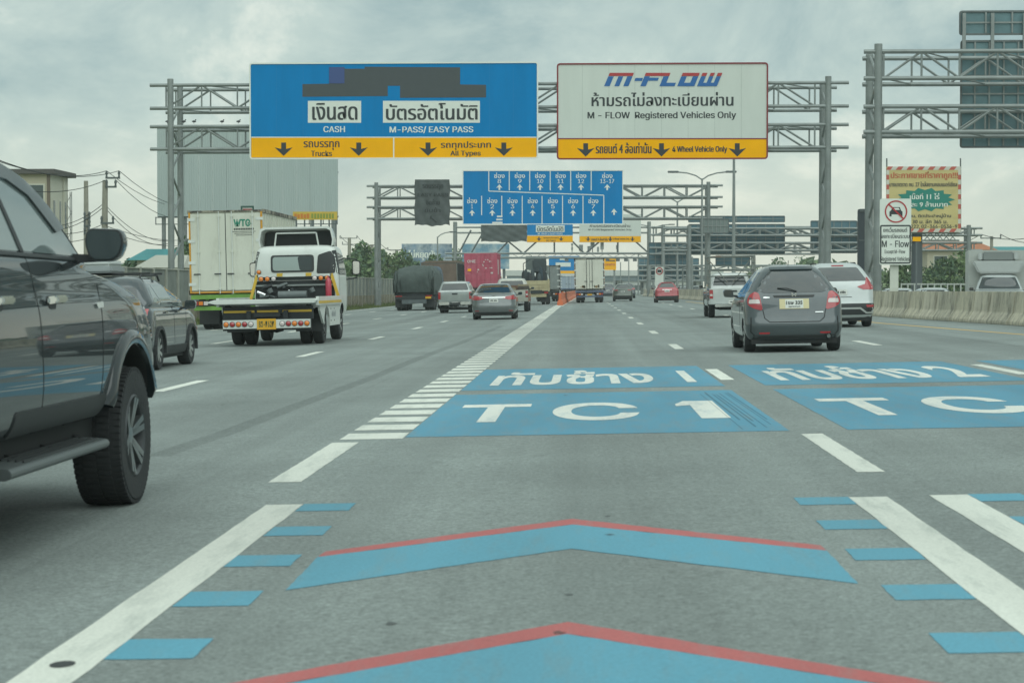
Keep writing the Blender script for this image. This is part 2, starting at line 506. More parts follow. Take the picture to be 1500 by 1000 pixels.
# blue lettered panels
M_LET = road_paint('road_lettering', (0.72, 0.725, 0.66), (0.50, 0.70), (0.25, 0.38, 0.44))
def ground_text(body, x0, x1, y0, y1, bold, parent):
    mb = letters(MB(), body, lambda u, v: (x0 + (x1 - x0) * u, y0 + (y1 - y0) * v, gz(x0 + (x1 - x0) * u) + 0.004), bold)
    return mb.build('road_lettering', M_LET, parent, org=(0, 0, 0), fix=False)
for k, (cx, num) in enumerate(((0.105, '1'), (3.66, '2'), (7.25, '3'))):
    p1 = mrect(cx - 1.545, cx + 1.545, 15.56, 21.72, M_BLUE, 'blue_lane_panel')
    p2 = mrect(cx - 1.545, cx + 1.545, 22.60, 28.40, M_BLUE, 'blue_lane_panel')
    ground_text('T', cx - 1.32, cx - 0.63, 17.15, 19.75, 0.02, p1)
    ground_text('C', cx - 0.40, cx + 0.42, 17.15, 19.75, 0.02, p1)
    if num == '1':
        a_, b_ = cx + 0.80, cx + 1.20
        mb = MB().add([(x, y, gz(x) + .004) for x, y in ((a_ + .14, 17.15), (b_, 17.15), (b_, 19.75), (a_ + .10, 19.75), (a_, 19.25), (a_, 18.95), (a_ + .14, 19.10))], [(0, 1, 2, 3, 4, 5, 6)])
        mb.build('road_lettering', M_LET, p1, org=(0, 0, 0), fix=False)
    else:
        ground_text(num, cx + 0.83, cx + 1.20, 17.15, 19.75, 0.02, p1)
    ground_text('ทับช้าง ' + num, cx - 1.26, cx + 1.28, 23.6, 27.5, 0.028, p2)
# tyre scrapes over the right side of the first panel
M_TYRE_MARK = mat('tyre_mark', (0.045, 0.06, 0.065), 0.9, alpha=0.30)
for k in range(7):
    x = 1.30 + k * 0.05 + RG.uniform(-.015, .015); w_ = RG.uniform(.006, .02); y0_ = RG.uniform(15.6, 17.0)
    mark([(x, y0_), (x + w_, y0_), (x + w_ - .03, RG.uniform(20.6, 21.7)), (x - .03, 21.0)], M_TYRE_MARK, 'tyre_scrape', 0.0055)
# long curved skid marks on the lanes to the left
M_SKID = mat('skid_mark', (0.06, 0.07, 0.068), 0.9, alpha=0.13)
def skid(pts, w):
    q = [gnd(*p) for p in pts]
    for a, b in zip(q[:-1], q[1:]):
        d = (b - a); d.z = 0; nrm = Vector((-d.y, d.x, 0)).normalized() * w / 2
        mark([(a - nrm).xy, (a + nrm).xy, (b + nrm).xy, (b - nrm).xy], M_SKID, 'skid_mark', 0.001)
skid([(230, 668), (330, 634), (440, 592), (540, 555), (610, 526), (680, 500), (735, 477)], 0.20)
skid([(1180, 470), (1300, 482), (1420, 497), (1500, 508)], 0.10)

# oil drips, tar seams and small patches
M_OIL = mat('oil_spot', (0.05, 0.055, 0.055), 0.6, alpha=0.45)
for k in range(34):
    y = 5.5 + 40 * RG.random() ** 1.6; x = RG.choice((0, 0, 3.6, -3.6, -7.2)) + RG.gauss(0, .55); r_ = RG.uniform(.008, .028)
    mark([(x + r_ * RG.uniform(.5, 1.2) * math.cos(t_), y + 1.7 * r_ * RG.uniform(.5, 1.2) * math.sin(t_)) for t_ in np.linspace(0, 2 * math.pi, 9)[:-1]], M_OIL, 'oil_spot', 0.0032)
# ---- verge grass: blades in tufts along the left edge (nobody could count it)
mb = MB()
rg = random.Random(3)
for i in range(9000):
    y = rg.uniform(70, 260); x = rg.uniform(-17.0, -15.35)
    h = rg.uniform(0.06, 0.32) * (1.4 if x < -16.6 else 0.8); a = rg.uniform(0, 3.14); w = rg.uniform(.03, .07)
    dx, dy = math.cos(a) * w, math.sin(a) * w; z = gz(x) - 0.06
    lx, ly = rg.uniform(-.1, .1), rg.uniform(-.1, .1)
    mb.add([(x - dx, y - dy, z), (x + dx, y + dy, z), (x + lx, y + ly, z + h)], [(0, 1, 2)])
tag(mb.build('verge_grass', M_GRASS, fix=False), 'short green grass along the foot of the concrete fence', 'grass', kind='stuff')

# ---- concrete median: every segment is a block of its own
M_CONC = mat('barrier_concrete', (0.56, 0.52, 0.40), 0.9, var=0.16, vscale=2.2, bump=0.4, bscale=30, dirt=(0.15, 0.145, 0.12), dscale=2.6, dpos=(0.46, 0.70), stretch=(1, 1, .35))
prof = [(0, 0), (0.60, 0), (0.60, 0.09), (0.44, 0.32), (0.385, 0.86), (0.215, 0.86), (0.16, 0.32), (0, 0.09)]
mbs = MB().prism([(a, b) for a, b in prof], 'y', 0.012, 1.985)
seg0 = mbs.build('concrete_barrier', M_CONC, bevel=0.015)
SEGM = []
for i_, (c_, d_) in enumerate((((.50, .47, .37), (.12, .115, .10)), ((.59, .55, .44), (.20, .18, .13)))):
    me_ = seg0.data.copy(); me_.materials.clear()
    me_.materials.append(mat('barrier_concrete_%d' % i_, c_, 0.9, var=0.2, vscale=1.7 + i_, bump=0.4, bscale=30, dirt=d_, dscale=3.3 - i_, dpos=(0.45, 0.68), stretch=(1, 1, .3)))
    SEGM.append(me_)
y = 30.0; first = True; k = 0
while y < 240:
    x = barx(y); x2 = barx(y + 2.0)
    o = seg0 if first else seg0.copy()
    if not first: C.objects.link(o)
    first = False
    o.location = (x + rg.uniform(-.012, .012), y, gz(x) - 0.005)
    o.rotation_euler = (0, 0, math.atan2(x - x2, 2.0) + rg.uniform(-.004, .004))
    if k % 3:
        o.data = SEGM[k % 3 - 1]
    tag(o, 'sloped weathered concrete barrier block in the long row along the right', 'barrier', 'concrete barrier blocks along the median')
    y += 2.0 / math.cos(math.atan2(x - x2, 2.0)) * 1.0; k += 1

# ---- concrete fence on the left
M_FPOST = mat('fence_concrete', (0.36, 0.37, 0.32), 0.9, var=0.2, vscale=1.5)
M_FPAN = mat('fence_panel', (0.20, 0.22, 0.20), 0.9, var=0.25, vscale=1.0)
M_FBASE = mat('fence_base', (0.24, 0.22, 0.16), 0.9, var=0.35, vscale=1.2, dirt=(0.10, 0.08, 0.05), dscale=1.5, dpos=(0.45, 0.65))
fence = empty('concrete_fence', (-17.3, 70, -0.36), 'grey concrete panel fence with light posts on the left verge', 'fence')
ftop, fmid = 1.95, 0.56
for k in range(74):
    y = 70 + 2.35 * k
    B('post', M_FPOST, fence, -17.40, -17.20, y - .11, y + .11, -.36, ftop + .03)
    B('panel', M_FPAN, fence, -17.33, -17.27, y + .112, y + 2.238, fmid, ftop - .04)
    B('coping', M_FPOST, fence, -17.38, -17.22, y + .112, y + 2.238, ftop - .037, ftop)
    B('base_panel', M_FBASE, fence, -17.36, -17.20, y + .112, y + 2.238, -.36, fmid - .003)
# ================================================================== GANTRIES AND SIGNS
M_STEEL = mat('galvanised_steel', (0.25, 0.275, 0.265), 0.55, 0.35, var=0.18, vscale=1.2)
M_STEELD = mat('dark_steel', (0.13, 0.15, 0.15), 0.55, 0.3, var=0.15)
M_SBLUE = mat('sign_blue', (0.0, 0.205, 0.49), 0.6, ior=1.2, var=0.07, vscale=0.7, stretch=(2, 1, .4))
M_SYEL = mat('sign_yellow', (0.95, 0.45, 0.0), 0.6, ior=1.2, var=0.06, vscale=0.8)
M_SGREY = mat('sign_pale_grey', (0.62, 0.66, 0.605), 0.6, ior=1.2, var=0.04, vscale=0.8, stretch=(2, 1, .4))
M_SWHITE = mat('sign_white', (0.76, 0.79, 0.72), 0.6, ior=1.2)
M_SPLATE = mat('sign_plate', (0.72, 0.755, 0.69), 0.6, ior=1.2, var=0.03)
M_SBLACK = mat('sign_black', (0.028, 0.035, 0.038), 0.5)
M_SCOVER = mat('sign_cover', (0.055, 0.068, 0.073), 0.5, var=0.05)
M_SPURP = mat('sign_cover_purple', (0.04, 0.075, 0.22), 0.5)
M_SRED = mat('sign_red', (0.42, 0.035, 0.04), 0.45)
M_SMAROON = mat('sign_maroon', (0.22, 0.03, 0.035), 0.45)
M_LOGO = mat('logo_blue', (0.012, 0.12, 0.36), 0.45)
M_SBACK = mat('sign_back', (0.12, 0.215, 0.235), 0.5, 0.0, var=0.18, vscale=0.8)
M_SBACK2 = mat('sign_back_far', (0.085, 0.175, 0.215), 0.6, 0.0, var=0.12, vscale=0.8)

def gantry(label, Y, pxl, pxr, rows, pxe0, pxe1, depth=1.3, rc=0.075, rb=0.045, rp=0.19, bay=1.6, poles='lr', zbase=None, cat='gantry', lattice=True, back=True, colm=None):
    """overhead frame: box trusses (rows of photo y of upper and lower chord) carried on twin lattice columns"""
    cm = colm or M_STEEL
    xl, xr = at(pxl, 200, Y).x, at(pxr, 200, Y).x
    e0, e1 = at(pxe0, 200, Y).x, at(pxe1, 200, Y).x
    root = empty('sign_gantry', ((xl + xr) / 2, Y, gz(0)), label, cat)
    zt = at(800, rows[0][0], Y).z + 0.15
    for side, x in (('l', xl), ('r', xr)):
        if side not in poles: continue
        z0 = gz(x) - 0.1
        for d in (0, depth):
            MB().tube((x, Y + d, z0), (x, Y + d, zt + (0.12 if d == 0 else 0)), rp, rp * .92, 14).build('column', cm, root, smooth=True)
        if lattice:
            z, s = z0 + 0.6, 0
            while z < zt - 1.0:
                a, b = (Y, Y + depth) if s % 2 == 0 else (Y + depth, Y)
                MB().tube((x, a, z), (x, b, z + 1.0), 0.05, n=6).build('column_brace', cm, root)
                z += 1.0; s += 1
        MB().box(x - .45, x + .45, Y - .35, Y + depth + .35, z0, z0 + .14).build('base_plate', M_FPOST, root)
    for (pu, pl) in rows:
        zu, zl = at(800, pu, Y).z, at(800, pl, Y).z
        for d in ((0, depth) if back else (0,)):
            sh = 0.25 if d else 0
            MB().tube((e0 + sh, Y + d, zu), (e1 - sh, Y + d, zu), rc, n=8).build('chord', M_STEEL, root, smooth=True)
            MB().tube((e0 + sh, Y + d, zl), (e1 - sh, Y + d, zl), rc, n=8).build('chord', M_STEEL, root, smooth=True)
            x, s = e0 + 0.7, 0
            while x < e1 - 0.3:
                MB().tube((x, Y + d, zl), (x, Y + d, zu), rb * .85, n=6).build('strut', M_STEEL, root)
                if x + bay < e1:
                    a, b = (zl, zu) if s % 2 == 0 else (zu, zl)
                    MB().tube((x, Y + d, a), (x + bay, Y + d, b), rb, n=6).build('brace', M_STEEL, root)
                x += bay; s += 1
        if back:
            x, s = e0 + 0.7, 0
            while x < e1 - 0.3:
                z = zu if s % 2 else zl
                MB().tube((x, Y, z), (min(x + bay, e1 - .3), Y + depth, z), rb * .7, n=6).build('cross_brace', M_STEEL, root)
                x += bay; s += 1
    return root

def panel(name, px0, py0, px1, py1, Y, m, label, cat='road sign', depth=0.12, group=None, round_=0.0, back=M_STEELD):
    a, b = at(px0, py1, Y), at(px1, py0, Y)
    root = empty(name, ((a.x + b.x) / 2, Y, a.z), label, cat, group)
    pts = rect(a.x, a.z, b.x, b.z)
    if round_: pts = rpoly(pts, round_, 5)
    MB().prism(pts, 'y', Y, Y + depth).build('face_panel', m, root)
    # back ribs
    for t in (0.2, 0.5, 0.8):
        z = a.z + (b.z - a.z) * t
        B('back_rib', back, root, a.x + .1, b.x - .1, Y + depth, Y + depth + .06, z - .05, z + .05)
    return root
def frame(root, px0, py0, px1, py1, Y, w, m, r=0.0, name='border'):
    a, b = at(px0, py1, Y), at(px1, py0, Y)
    o = rpoly(rect(a.x, a.z, b.x, b.z), r, 5) if r else rect(a.x, a.z, b.x, b.z)
    i = rpoly(rect(a.x + w, a.z + w, b.x - w, b.z - w), max(r - w, 0.02), 5) if r else rect(a.x + w, a.z + w, b.x - w, b.z - w)
    mb = MB(); n = len(o)
    for y in (Y, Y + 0.05):
        mb.v += [(p[0], y, p[1]) for p in o] + [(p[0], y, p[1]) for p in i]
    for k in range(n):
        j = (k + 1) % n
        mb.f += [(k, j, n + j, n + k), (2 * n + k, 3 * n + k, 3 * n + j, 2 * n + j), (k, 2 * n + k, 2 * n + j, j), (n + k, n + j, 3 * n + j, 3 * n + k)]
    return mb.build(name, m, root)
def arrow_dn(cx, y0, y1, hw, Y, m, root, up=False):
    h = y1 - y0; s = hw * .27
    pts = [(cx - s, y0), (cx + s, y0), (cx + s, y0 + .48 * h), (cx + hw, y0 + .36 * h), (cx, y1), (cx - hw, y0 + .36 * h), (cx - s, y0 + .48 * h)]
    if up: pts = [(x, y0 + y1 - y) for x, y in pts]
    sign_poly(pts, Y, m, root, 'arrow')

# ---- first gantry with the two large signs
Y1 = 83.0
gantry('large tube truss gantry carrying the cash sign and the pale registered vehicles sign', Y1 + 0.3, 250, 1213, [(123, 157), (184, 217)], 220, 1243, depth=2.0, rc=0.075, rb=0.045, rp=0.145, bay=1.55)
Ys = Y1
s = panel('direction_sign', 366, 91, 788, 233, Ys, M_SBLUE, 'big blue overhead sign with cash plate and yellow strip below', round_=0.12)
frame(s, 365.5, 90.5, 788.5, 233.5, Ys - .03, 0.06, M_SWHITE, 0.14)
f1, f2, f3 = Ys - .006, Ys - .012, Ys - .018
sign_poly(rect(368, 202, 786, 231), f1, M_SYEL, s, 'yellow_strip')
sign_poly(rect(368, 200.5, 786, 202), f2, M_SWHITE, s, 'divider_line')
sign_poly(rect(575.8, 202, 577.6, 231), f2, M_SWHITE, s, 'divider_line')
M_BSEAM = mat('sign_blue_seam', (0.0, 0.19, 0.46), 0.7)
for px in (405, 444, 483, 522, 561, 600, 639, 678, 717, 752): sign_poly(rect(px - .25, 92.5, px + .25, 200), Ys - .004, M_BSEAM, s, 'panel_joint', .003)
sign_poly([(443, 123.5), (482, 123), (482, 99), (505, 99.5), (505, 101), (534, 101), (534, 98), (674, 99), (674, 124), (712, 124.5), (712, 143), (586, 143.5), (586, 126), (568, 126), (568, 141), (443, 142)], f1, M_SCOVER, s, 'dark_cover')
sign_poly(rect(482, 98.5, 504.5, 122.5), f3, M_SPURP, s, 'dark_cover')
sign_poly(rect(451, 148, 529, 180), f1, M_SPLATE, s, 'pale_plate')
sign_poly(rect(561, 148, 703, 180), f1, M_SPLATE, s, 'pale_plate')
sign_text('เงินสด', 458, 151, 523, 176, f3, M_SBLACK, s, 0.025)
sign_text('บัตรอัตโนมัติ', 566, 151, 699, 176, f3, M_SBLACK, s, 0.025)
sign_text('CASH', 474, 185, 505, 194, f1, M_SWHITE, s, 0.035)
sign_text('M-PASS/ EASY PASS', 571, 185, 693, 195.5, f1, M_SWHITE, s, 0.035)
for cx in (415.5, 525.5, 627, 738): arrow_dn(cx, 209, 228.5, 13.2, f2, M_SBLACK, s)
sign_text('รถบรรทุก', 445, 207, 497, 220, f2, M_SBLACK, s, 0.025)
sign_text('Trucks', 456, 221, 486, 229, f2, M_SBLACK, s, 0.035)
sign_text('รถทุกประเภท', 646, 207, 719, 220, f2, M_SBLACK, s, 0.025)
sign_text('All Types', 660, 221, 704, 230, f2, M_SBLACK, s, 0.035)

s = panel('direction_sign', 816, 92, 1125, 233.5, Ys, M_SGREY, 'pale grey overhead sign with slanted blue and red logo and yellow strip', round_=0.14)
frame(s, 815.5, 91.5, 1125.5, 234, Ys - .03, 0.065, M_SMAROON, 0.16)
sign_poly(rect(817.5, 204, 1123.5, 232), f1, M_SYEL, s, 'yellow_strip')
sign_poly(rect(817.5, 202.5, 1123.5, 204.3), f2, M_SMAROON, s, 'divider_line')
M_SSEAM = mat('sign_panel_seam', (0.46, 0.50, 0.455), 0.7)
for px in (853, 892, 930, 969, 1008, 1047, 1086): sign_poly(rect(px - .25, 93.5, px + .25, 202), Ys - .004, M_SSEAM, s, 'panel_joint', .003)
# slanted logo: each letter as bars on a sheared grid; red above, blue below
LK = 0
LX0, LX1, LT, LB = 885.0, 1056.0, 107.0, 126.5
def shear(x, y): return (x + (LB - y) * 0.42, y)
def logo_bar(x0, x1, y0, y1, f2):
    mid = LT + 4.6
    if y0 < mid: sign_poly([shear(x0, y0), shear(x1, y0), shear(x1, min(y1, mid)), shear(x0, min(y1, mid))], f2, M_SRED, s, 'logo_letter')
    if y1 > mid: sign_poly([shear(x0, max(y0, mid + .6)), shear(x1, max(y0, mid + .6)), shear(x1, y1), shear(x0, y1)], f2, M_LOGO, s, 'logo_letter')
for (x0, x1, y0, y1) in ((885, 893, LT, LB), (893, 916, LT, LT + 4.6), (900, 907, LT + 4, LB), (913, 920.5, LT, LB),
                         (926, 937, 114.5, 118.8),
                         (938, 946, LT, LB), (946, 968, LT, LT + 4.6), (946, 960, 114, 118.5),
                         (966, 974, LT, LB), (974, 988, LB - 5, LB),
                         (992, 1000, LT, LB), (1000, 1011, LT, LT + 4.6), (1000, 1011, LB - 5, LB), (1009, 1017, LT, LB),
                         (1021, 1028, LT, LB), (1028, 1046, LB - 5, LB), (1033, 1039, LT, LB), (1043.5, 1050, LT, LB)):
    LK += 1; logo_bar(x0, x1, y0, y1, f2 - .0007 * LK)
sign_text('ห้ามรถไม่ลงทะเบียนผ่าน', 867, 135, 1074, 156, f1, M_SBLACK, s, 0.025)
sign_text('M - FLOW  Registered Vehicles Only', 861, 163.5, 1078, 176.5, f1, M_SBLACK, s, 0.03)
for cx in (858, 969, 1080): arrow_dn(cx, 210, 229.5, 13, f2, M_SBLACK, s)
sign_text('รถยนต์ 4 ล้อเท่านั้น', 873, 209, 954, 225, f2, M_SBLACK, s, 0.025)
sign_text('4 Wheel Vehicle Only', 985, 214, 1065, 225, f2, M_SBLACK, s, 0.035)

# pigeons on the lower truss at the left
for k, px in enumerate((245, 269, 284, 325, 349)):
    p = at(px, 183, Y1 + .3); p.z += .075
    mb = MB()
    mb.add(*(lambda L: (L.v, L.f))(MB().lathe([(0.0, -.10), (.028, -.06), (.048, 0), (.045, .05), (.02, .09), (0, .10)], (p.x, p.y, p.z + .07), 'x', 8)))
    mb.add(*(lambda L: (L.v, L.f))(MB().lathe([(0.0, -.03), (.026, -.012), (.026, .02), (0, .04)], (p.x + .075, p.y, p.z + .135), 'x', 8)))
    mb.tube((p.x, p.y + .03, p.z - .02), (p.x, p.y + .03, p.z + .04), .007, n=4).tube((p.x, p.y - .03, p.z - .02), (p.x, p.y - .03, p.z + .04), .007, n=4)
    tag(mb.build('bird', mat('pigeon_grey', (.06, .065, .07), .8), org=(p.x, p.y, p.z), smooth=True),
        'small dark pigeon perched on the truss, %s from the left' % ('first', 'second', 'third', 'fourth', 'fifth')[k], 'bird', 'pigeons on the gantry truss')

# ---- gantry on the right with the backs of signs
YR = 70.0
gantry('heavy tube truss gantry at the right edge reaching over the opposite carriageway', YR, 1286, 1820, [(78, 117), (158, 195)], 1265, 1850, depth=2.1, rc=0.08, rb=0.045, rp=0.155, bay=1.35)
def sign_back(px0, py0, px1, py1, Y, label, nx, nz, m=M_SBACK, tubes=()):
    a, b = at(px0, py1, Y), at(px1, py0, Y)
    root = empty('overhead_sign', ((a.x + b.x) / 2, Y, a.z), label, 'road sign')
    MB().prism(rpoly(rect(a.x, a.z, b.x, b.z), .12, 3), 'y', Y, Y + .05).build('back_panel', m, root)
    frame(root, px0, py0, px1, py1, Y - .05, 0.07, M_STEELD, .12, 'rim')
    for i in range(1, nx):
        x = a.x + (b.x - a.x) * i / nx
        B('stiffener', M_STEEL, root, x - .03, x + .03, Y - .06, Y - .003, a.z + .08, b.z - .08)
    for i in range(1, nz):
        z = a.z + (b.z - a.z) * i / nz
        B('stiffener', M_STEEL, root, a.x + .08, b.x - .08, Y - .075, Y - .063, z - .03, z + .03)
    return root
sign_back(1406, 58, 1640, 217, YR + 2.4, 'large dark back of a sign on the right gantry', 11, 6)
r_ = sign_back(1405, 15, 1560, 52, YR + 2.4, 'smaller dark sign back standing above the large one at upper right', 4, 2)
for px in (1411.5, 1453, 1500):
    p, q = at(px, 75, YR + 2.32), at(px, 20, YR + 2.32)
    B('mount_tube', M_STEEL, r_, p.x - .06, p.x + .06, YR + 2.20, YR + 2.31, p.z, q.z)

# ---- second gantry: the lane number sign and the covered sign
Y2 = 152.0
gantry('far tube truss gantry carrying the blue lane number sign', Y2 + .3, 551, 1038, [(272, 289), (303, 320)], 537, 1059, depth=2.0, rc=0.085, rb=0.06, rp=0.17, bay=1.75)
s = panel('direction_sign', 677.5, 249, 913, 328.5, Y2, M_SBLUE, 'blue overhead sign of numbered lanes one to seventeen with white arrows', round_=.06)
frame(s, 677.5, 249, 913, 329, Y2 - .03, .07, M_SWHITE, .08)
g1, g2 = Y2 - .01, Y2 - .02
def ln(x0, y0, x1, y1, w=1.3):
    if abs(x1 - x0) < abs(y1 - y0): sign_poly([(x0 - w / 2, y0), (x0 + w / 2, y0), (x1 + w / 2, y1), (x1 - w / 2, y1)], g1, M_SWHITE, s, 'lane_line')
    else: sign_poly([(x0, y0 - w / 2), (x1, y1 - w / 2), (x1, y1 + w / 2), (x0, y0 + w / 2)], g1, M_SWHITE, s, 'lane_line')
ln(716, 250, 716, 280); ln(716, 280, 884.5, 286); ln(884.5, 286, 884.5, 328)
for x in (746, 776, 806, 836, 866): ln(x, 250, x, 279)
for x, a, b in ((705.5, 287, 315), (735, 287, 316), (765, 287, 328), (794, 287, 328), (824, 287, 328), (854, 287, 328)): ln(x, a, x, b)
for i, n in enumerate(('8', '9', '10', '11', '12')):
    cx = 731.5 + 29.9 * i
    sign_text('ช่อง', cx - 7.5, 253, cx + 7.5, 261, g1, M_SWHITE, s, .03)
    w = 2.6 if len(n) == 1 else 4.4
    sign_text(n, cx - w, 262.5, cx + w, 268.5, g1, M_SWHITE, s, .02)
    arrow_dn(cx, 270, 278.5, 4.6, g1, M_SWHITE, s, True)
cx = 889.5
sign_text('ช่อง', cx - 7.5, 253, cx + 7.5, 261, g1, M_SWHITE, s, .03)
sign_text('13-17', cx - 10, 262.5, cx + 10, 268.5, g1, M_SWHITE, s, .02)
arrow_dn(cx, 270, 278.5, 4.6, g1, M_SWHITE, s, True)
for i in range(7):
    cx = 691.5 + 29.6 * i
    sign_text('ช่อง', cx - 7.2, 289.5, cx + 7.2, 298, g1, M_SWHITE, s, .03)
    sign_text(str(i + 1), cx - (1.4 if i == 0 else 2.5), 299.5, cx + (1.4 if i == 0 else 2.5), 305.5, g1, M_SWHITE, s, .02)
    arrow_dn(cx, 307.5, 316, 4.6, g1, M_SWHITE, s, True)
arrow_dn(899.5, 305.5, 315, 4.6, g1, M_SWHITE, s, True)
for x, y, w in ((728, 316, 8), (727, 320.5, 9), (721, 325, 15)):
    sign_poly(rect(x, y, x + w, y + 2.4), g1, M_SWHITE, s, 'peeling_patch')

# covered sign: a loose dark tarpaulin sheet wrapped over a board
M_TARP = mat('dark_tarpaulin', (0.080, 0.096, 0.094), 0.75, var=0.2, vscale=2, bump=0.5, bscale=6)
def tarped(px0, py0, px1, py1, Y, label, nx=26, nz=20, amp=0.05, hem=0.14):
    a, b = at(px0, py1, Y), at(px1, py0, Y)
    root = empty('covered_sign', ((a.x + b.x) / 2, Y, a.z), label, 'covered sign')
    vs, fs = [], []
    for j in range(nz + 1):
        for i in range(nx + 1):
            u, v = i / nx, j / nz
            z = a.z + (b.z - a.z) * v
            if j == 0: z += hem * (math.sin(u * 9) * .4 + math.sin(u * 23) * .25 - .1)
            vs.append((a.x + (b.x - a.x) * u + .03 * math.sin(v * 14 + u * 3), Y - .05 + amp * math.sin(u * 17 + v * 4) * math.cos(v * 11 + u * 5), z))
    k = nx + 1
    for j in range(nz):
        for i in range(nx): fs.append((j * k + i, j * k + i + 1, (j + 1) * k + i + 1, (j + 1) * k + i))
    MB().add(vs, fs).build('tarpaulin', M_TARP, root, smooth=True, angle=80, fix=False)
    B('board', M_STEELD, root, a.x + .08, b.x - .08, Y + .06, Y + .16, a.z + .15, b.z - .02)
    return root
s = tarped(607.5, 263, 659, 330, Y2, 'dark covered sign with faint ghost lettering left of the lane sign')
M_GHOST = mat('ghost_lettering', (0.030, 0.038, 0.04), .8)
yy = Y2 - .12
sign_text('รถบรรทุก', 619, 270, 649, 278, yy, M_GHOST, s, .03)
sign_text('EASY PASS', 612, 283, 656, 288, yy, M_GHOST, s, .03)
sign_text('ชิดซ้าย', 624, 292, 644, 300, yy, M_GHOST, s, .03)
sign_text('ขับช้า', 622, 304, 645, 311, yy, M_GHOST, s, .03)
sign_poly([(630, 316.5), (633, 316), (632, 318.5), (640, 325), (638.8, 326.2), (631, 320), (629.5, 322.5)], yy, M_GHOST, s, 'arrow')

# ---- third gantry: fare signs and the camera bridge below them
Y3 = 222.0
g3 = empty('sign_gantry', (at(790, 372, Y3).x, Y3, 0), 'distant camera bridge with slanted hangers below the fare signs', 'gantry')
zb0, zb1 = at(800, 377.5, Y3 + .5).z, at(800, 371, Y3 + .5).z
xa, xb = at(652, 372, Y3).x, at(962, 372, Y3).x
for d in (0.4, 1.6):
    for z in (zb0, zb1):
        MB().tube((xa, Y3 + d, z), (xb, Y3 + d, z), .11, n=8).build('chord', M_STEEL, g3, smooth=True)
x = xa + .4; k = 0
while x < xb - .8:
    MB().bar((x, Y3 + .4, zb0 if k % 2 else zb1), (x + .9, Y3 + .4, zb1 if k % 2 else zb0), .06, .06).build('brace', M_STEEL, g3)
    x += .9; k += 1
zt3 = at(800, 331, Y3).z
for px in (666, 951):
    x = at(px, 400, Y3).x
    for d in (0.4, 1.6): MB().tube((x, Y3 + d, gz(x) - .1), (x, Y3 + d, zt3 + .5), .22, .2, 10).build('column', M_STEEL, g3, smooth=True)
for pa, pb in (((666, 333), (951, 333)), ((666, 341), (951, 341))):
    a, b = at(*pa, Y3 + .5), at(*pb, Y3 + .5)
    MB().tube(a, b, .10, n=8).build('chord', M_STEEL, g3)
for (x0, y0, x1, y1) in ((745, 354, 766, 371), (786, 354, 767, 371), (838, 353, 856, 371), (878, 354, 858, 371), (930, 353, 954, 374), (744, 354, 728, 371), (708, 340, 690, 371), (690, 337, 672, 371), (812, 354, 812, 371), (905, 354, 905, 371)):
    MB().tube(at(x0, y0, Y3 + .45), at(x1, y1, Y3 + .45), .10, n=6).build('hanger', M_STEELD, g3)
M_BOX = mat('equipment_grey', (.33, .36, .34), .6, var=.1)
for k, (px, py, w, h) in enumerate(((851, 363, 6, 9), (863, 364, 5, 7), (868, 358, 6, 8), (876, 365, 3, 7), (882, 360, 5, 11), (904, 362, 3, 6), (838, 364, 3, 4), (838, 358, 3, 2.5))):
    a, b = at(px - w / 2, py + h / 2, Y3 + .6), at(px + w / 2, py - h / 2, Y3 + .6)
    MB().box(a.x, b.x, Y3 + .62, Y3 + 1.1, a.z, b.z).build('equipment_box', M_BOX, g3)
    MB().tube(((a.x + b.x) / 2, Y3 + .8, zb1), ((a.x + b.x) / 2, Y3 + .8, b.z), .05, n=5).build('equipment_post', M_STEELD, g3)
for px in (830, 850, 890, 905, 917, 930):
    p = at(px, 381, Y3 + .5)
    MB().box(p.x - .22, p.x + .22, p.y - .5, p.y + .3, p.z - .14, p.z + .14).tube((p.x, p.y, p.z), (p.x, p.y, zb0), .05, n=5).build('camera_unit', M_STEELD, g3)

tarped(704.5, 329.5, 772, 354, Y3, 'black covered sign hanging directly under the lane number sign', 26, 12, .07, .16)
s = panel('direction_sign', 772, 320, 839, 355, Y3, M_SBLUE, 'distant blue fare sign with yellow strip under the lane number sign')
h1, h2 = Y3 - .02, Y3 - .04
sign_poly(rect(772, 345.5, 839, 354.7), h1, M_SYEL, s, 'yellow_strip')
sign_poly(rect(772, 344.6, 839, 345.4), h1, M_SWHITE, s, 'divider_line')
sign_poly(rect(785, 330, 827, 340), h1, M_SPLATE, s, 'pale_plate')
sign_text('บัตรอัตโนมัติ', 787, 331, 825, 339, h2, M_SBLACK, s, .02)
sign_text('M-PASS / EASY PASS', 788, 341, 824, 344, h1, M_SWHITE, s, .03)
sign_text('รถทุกประเภท', 796, 347, 818, 350, h2, M_SBLACK, s, .02)
sign_text('All Types', 800, 351, 814, 353.8, h2, M_SBLACK, s, .02)
for cx in (789.5, 822): arrow_dn(cx, 347, 353, 3.6, h2, M_SBLACK, s)
s = panel('direction_sign', 848.5, 314, 939, 355, Y3, M_SGREY, 'distant pale grey sign with yellow strip below the lane number sign')
sign_poly(rect(849, 346, 938.5, 354.7), h1, M_SYEL, s, 'yellow_strip')
sign_text('ห้ามรถไม่ลงทะเบียนผ่าน', 864, 328, 923, 333, h1, M_SBLACK, s, .02)
sign_text('M-FLOW Registered Vehicles Only', 862, 335, 925, 338.5, h1, M_SBLACK, s, .02)
for cx in (861.5, 894, 926.5): arrow_dn(cx, 347, 353.5, 3.6, h2, M_SBLACK, s)
sign_text('รถยนต์ 4 ล้อเท่านั้น', 866, 348, 890, 352.5, h2, M_SBLACK, s, .02)
sign_text('4 Wheel Vehicle Only', 898, 348.5, 922, 352, h2, M_SBLACK, s, .02)

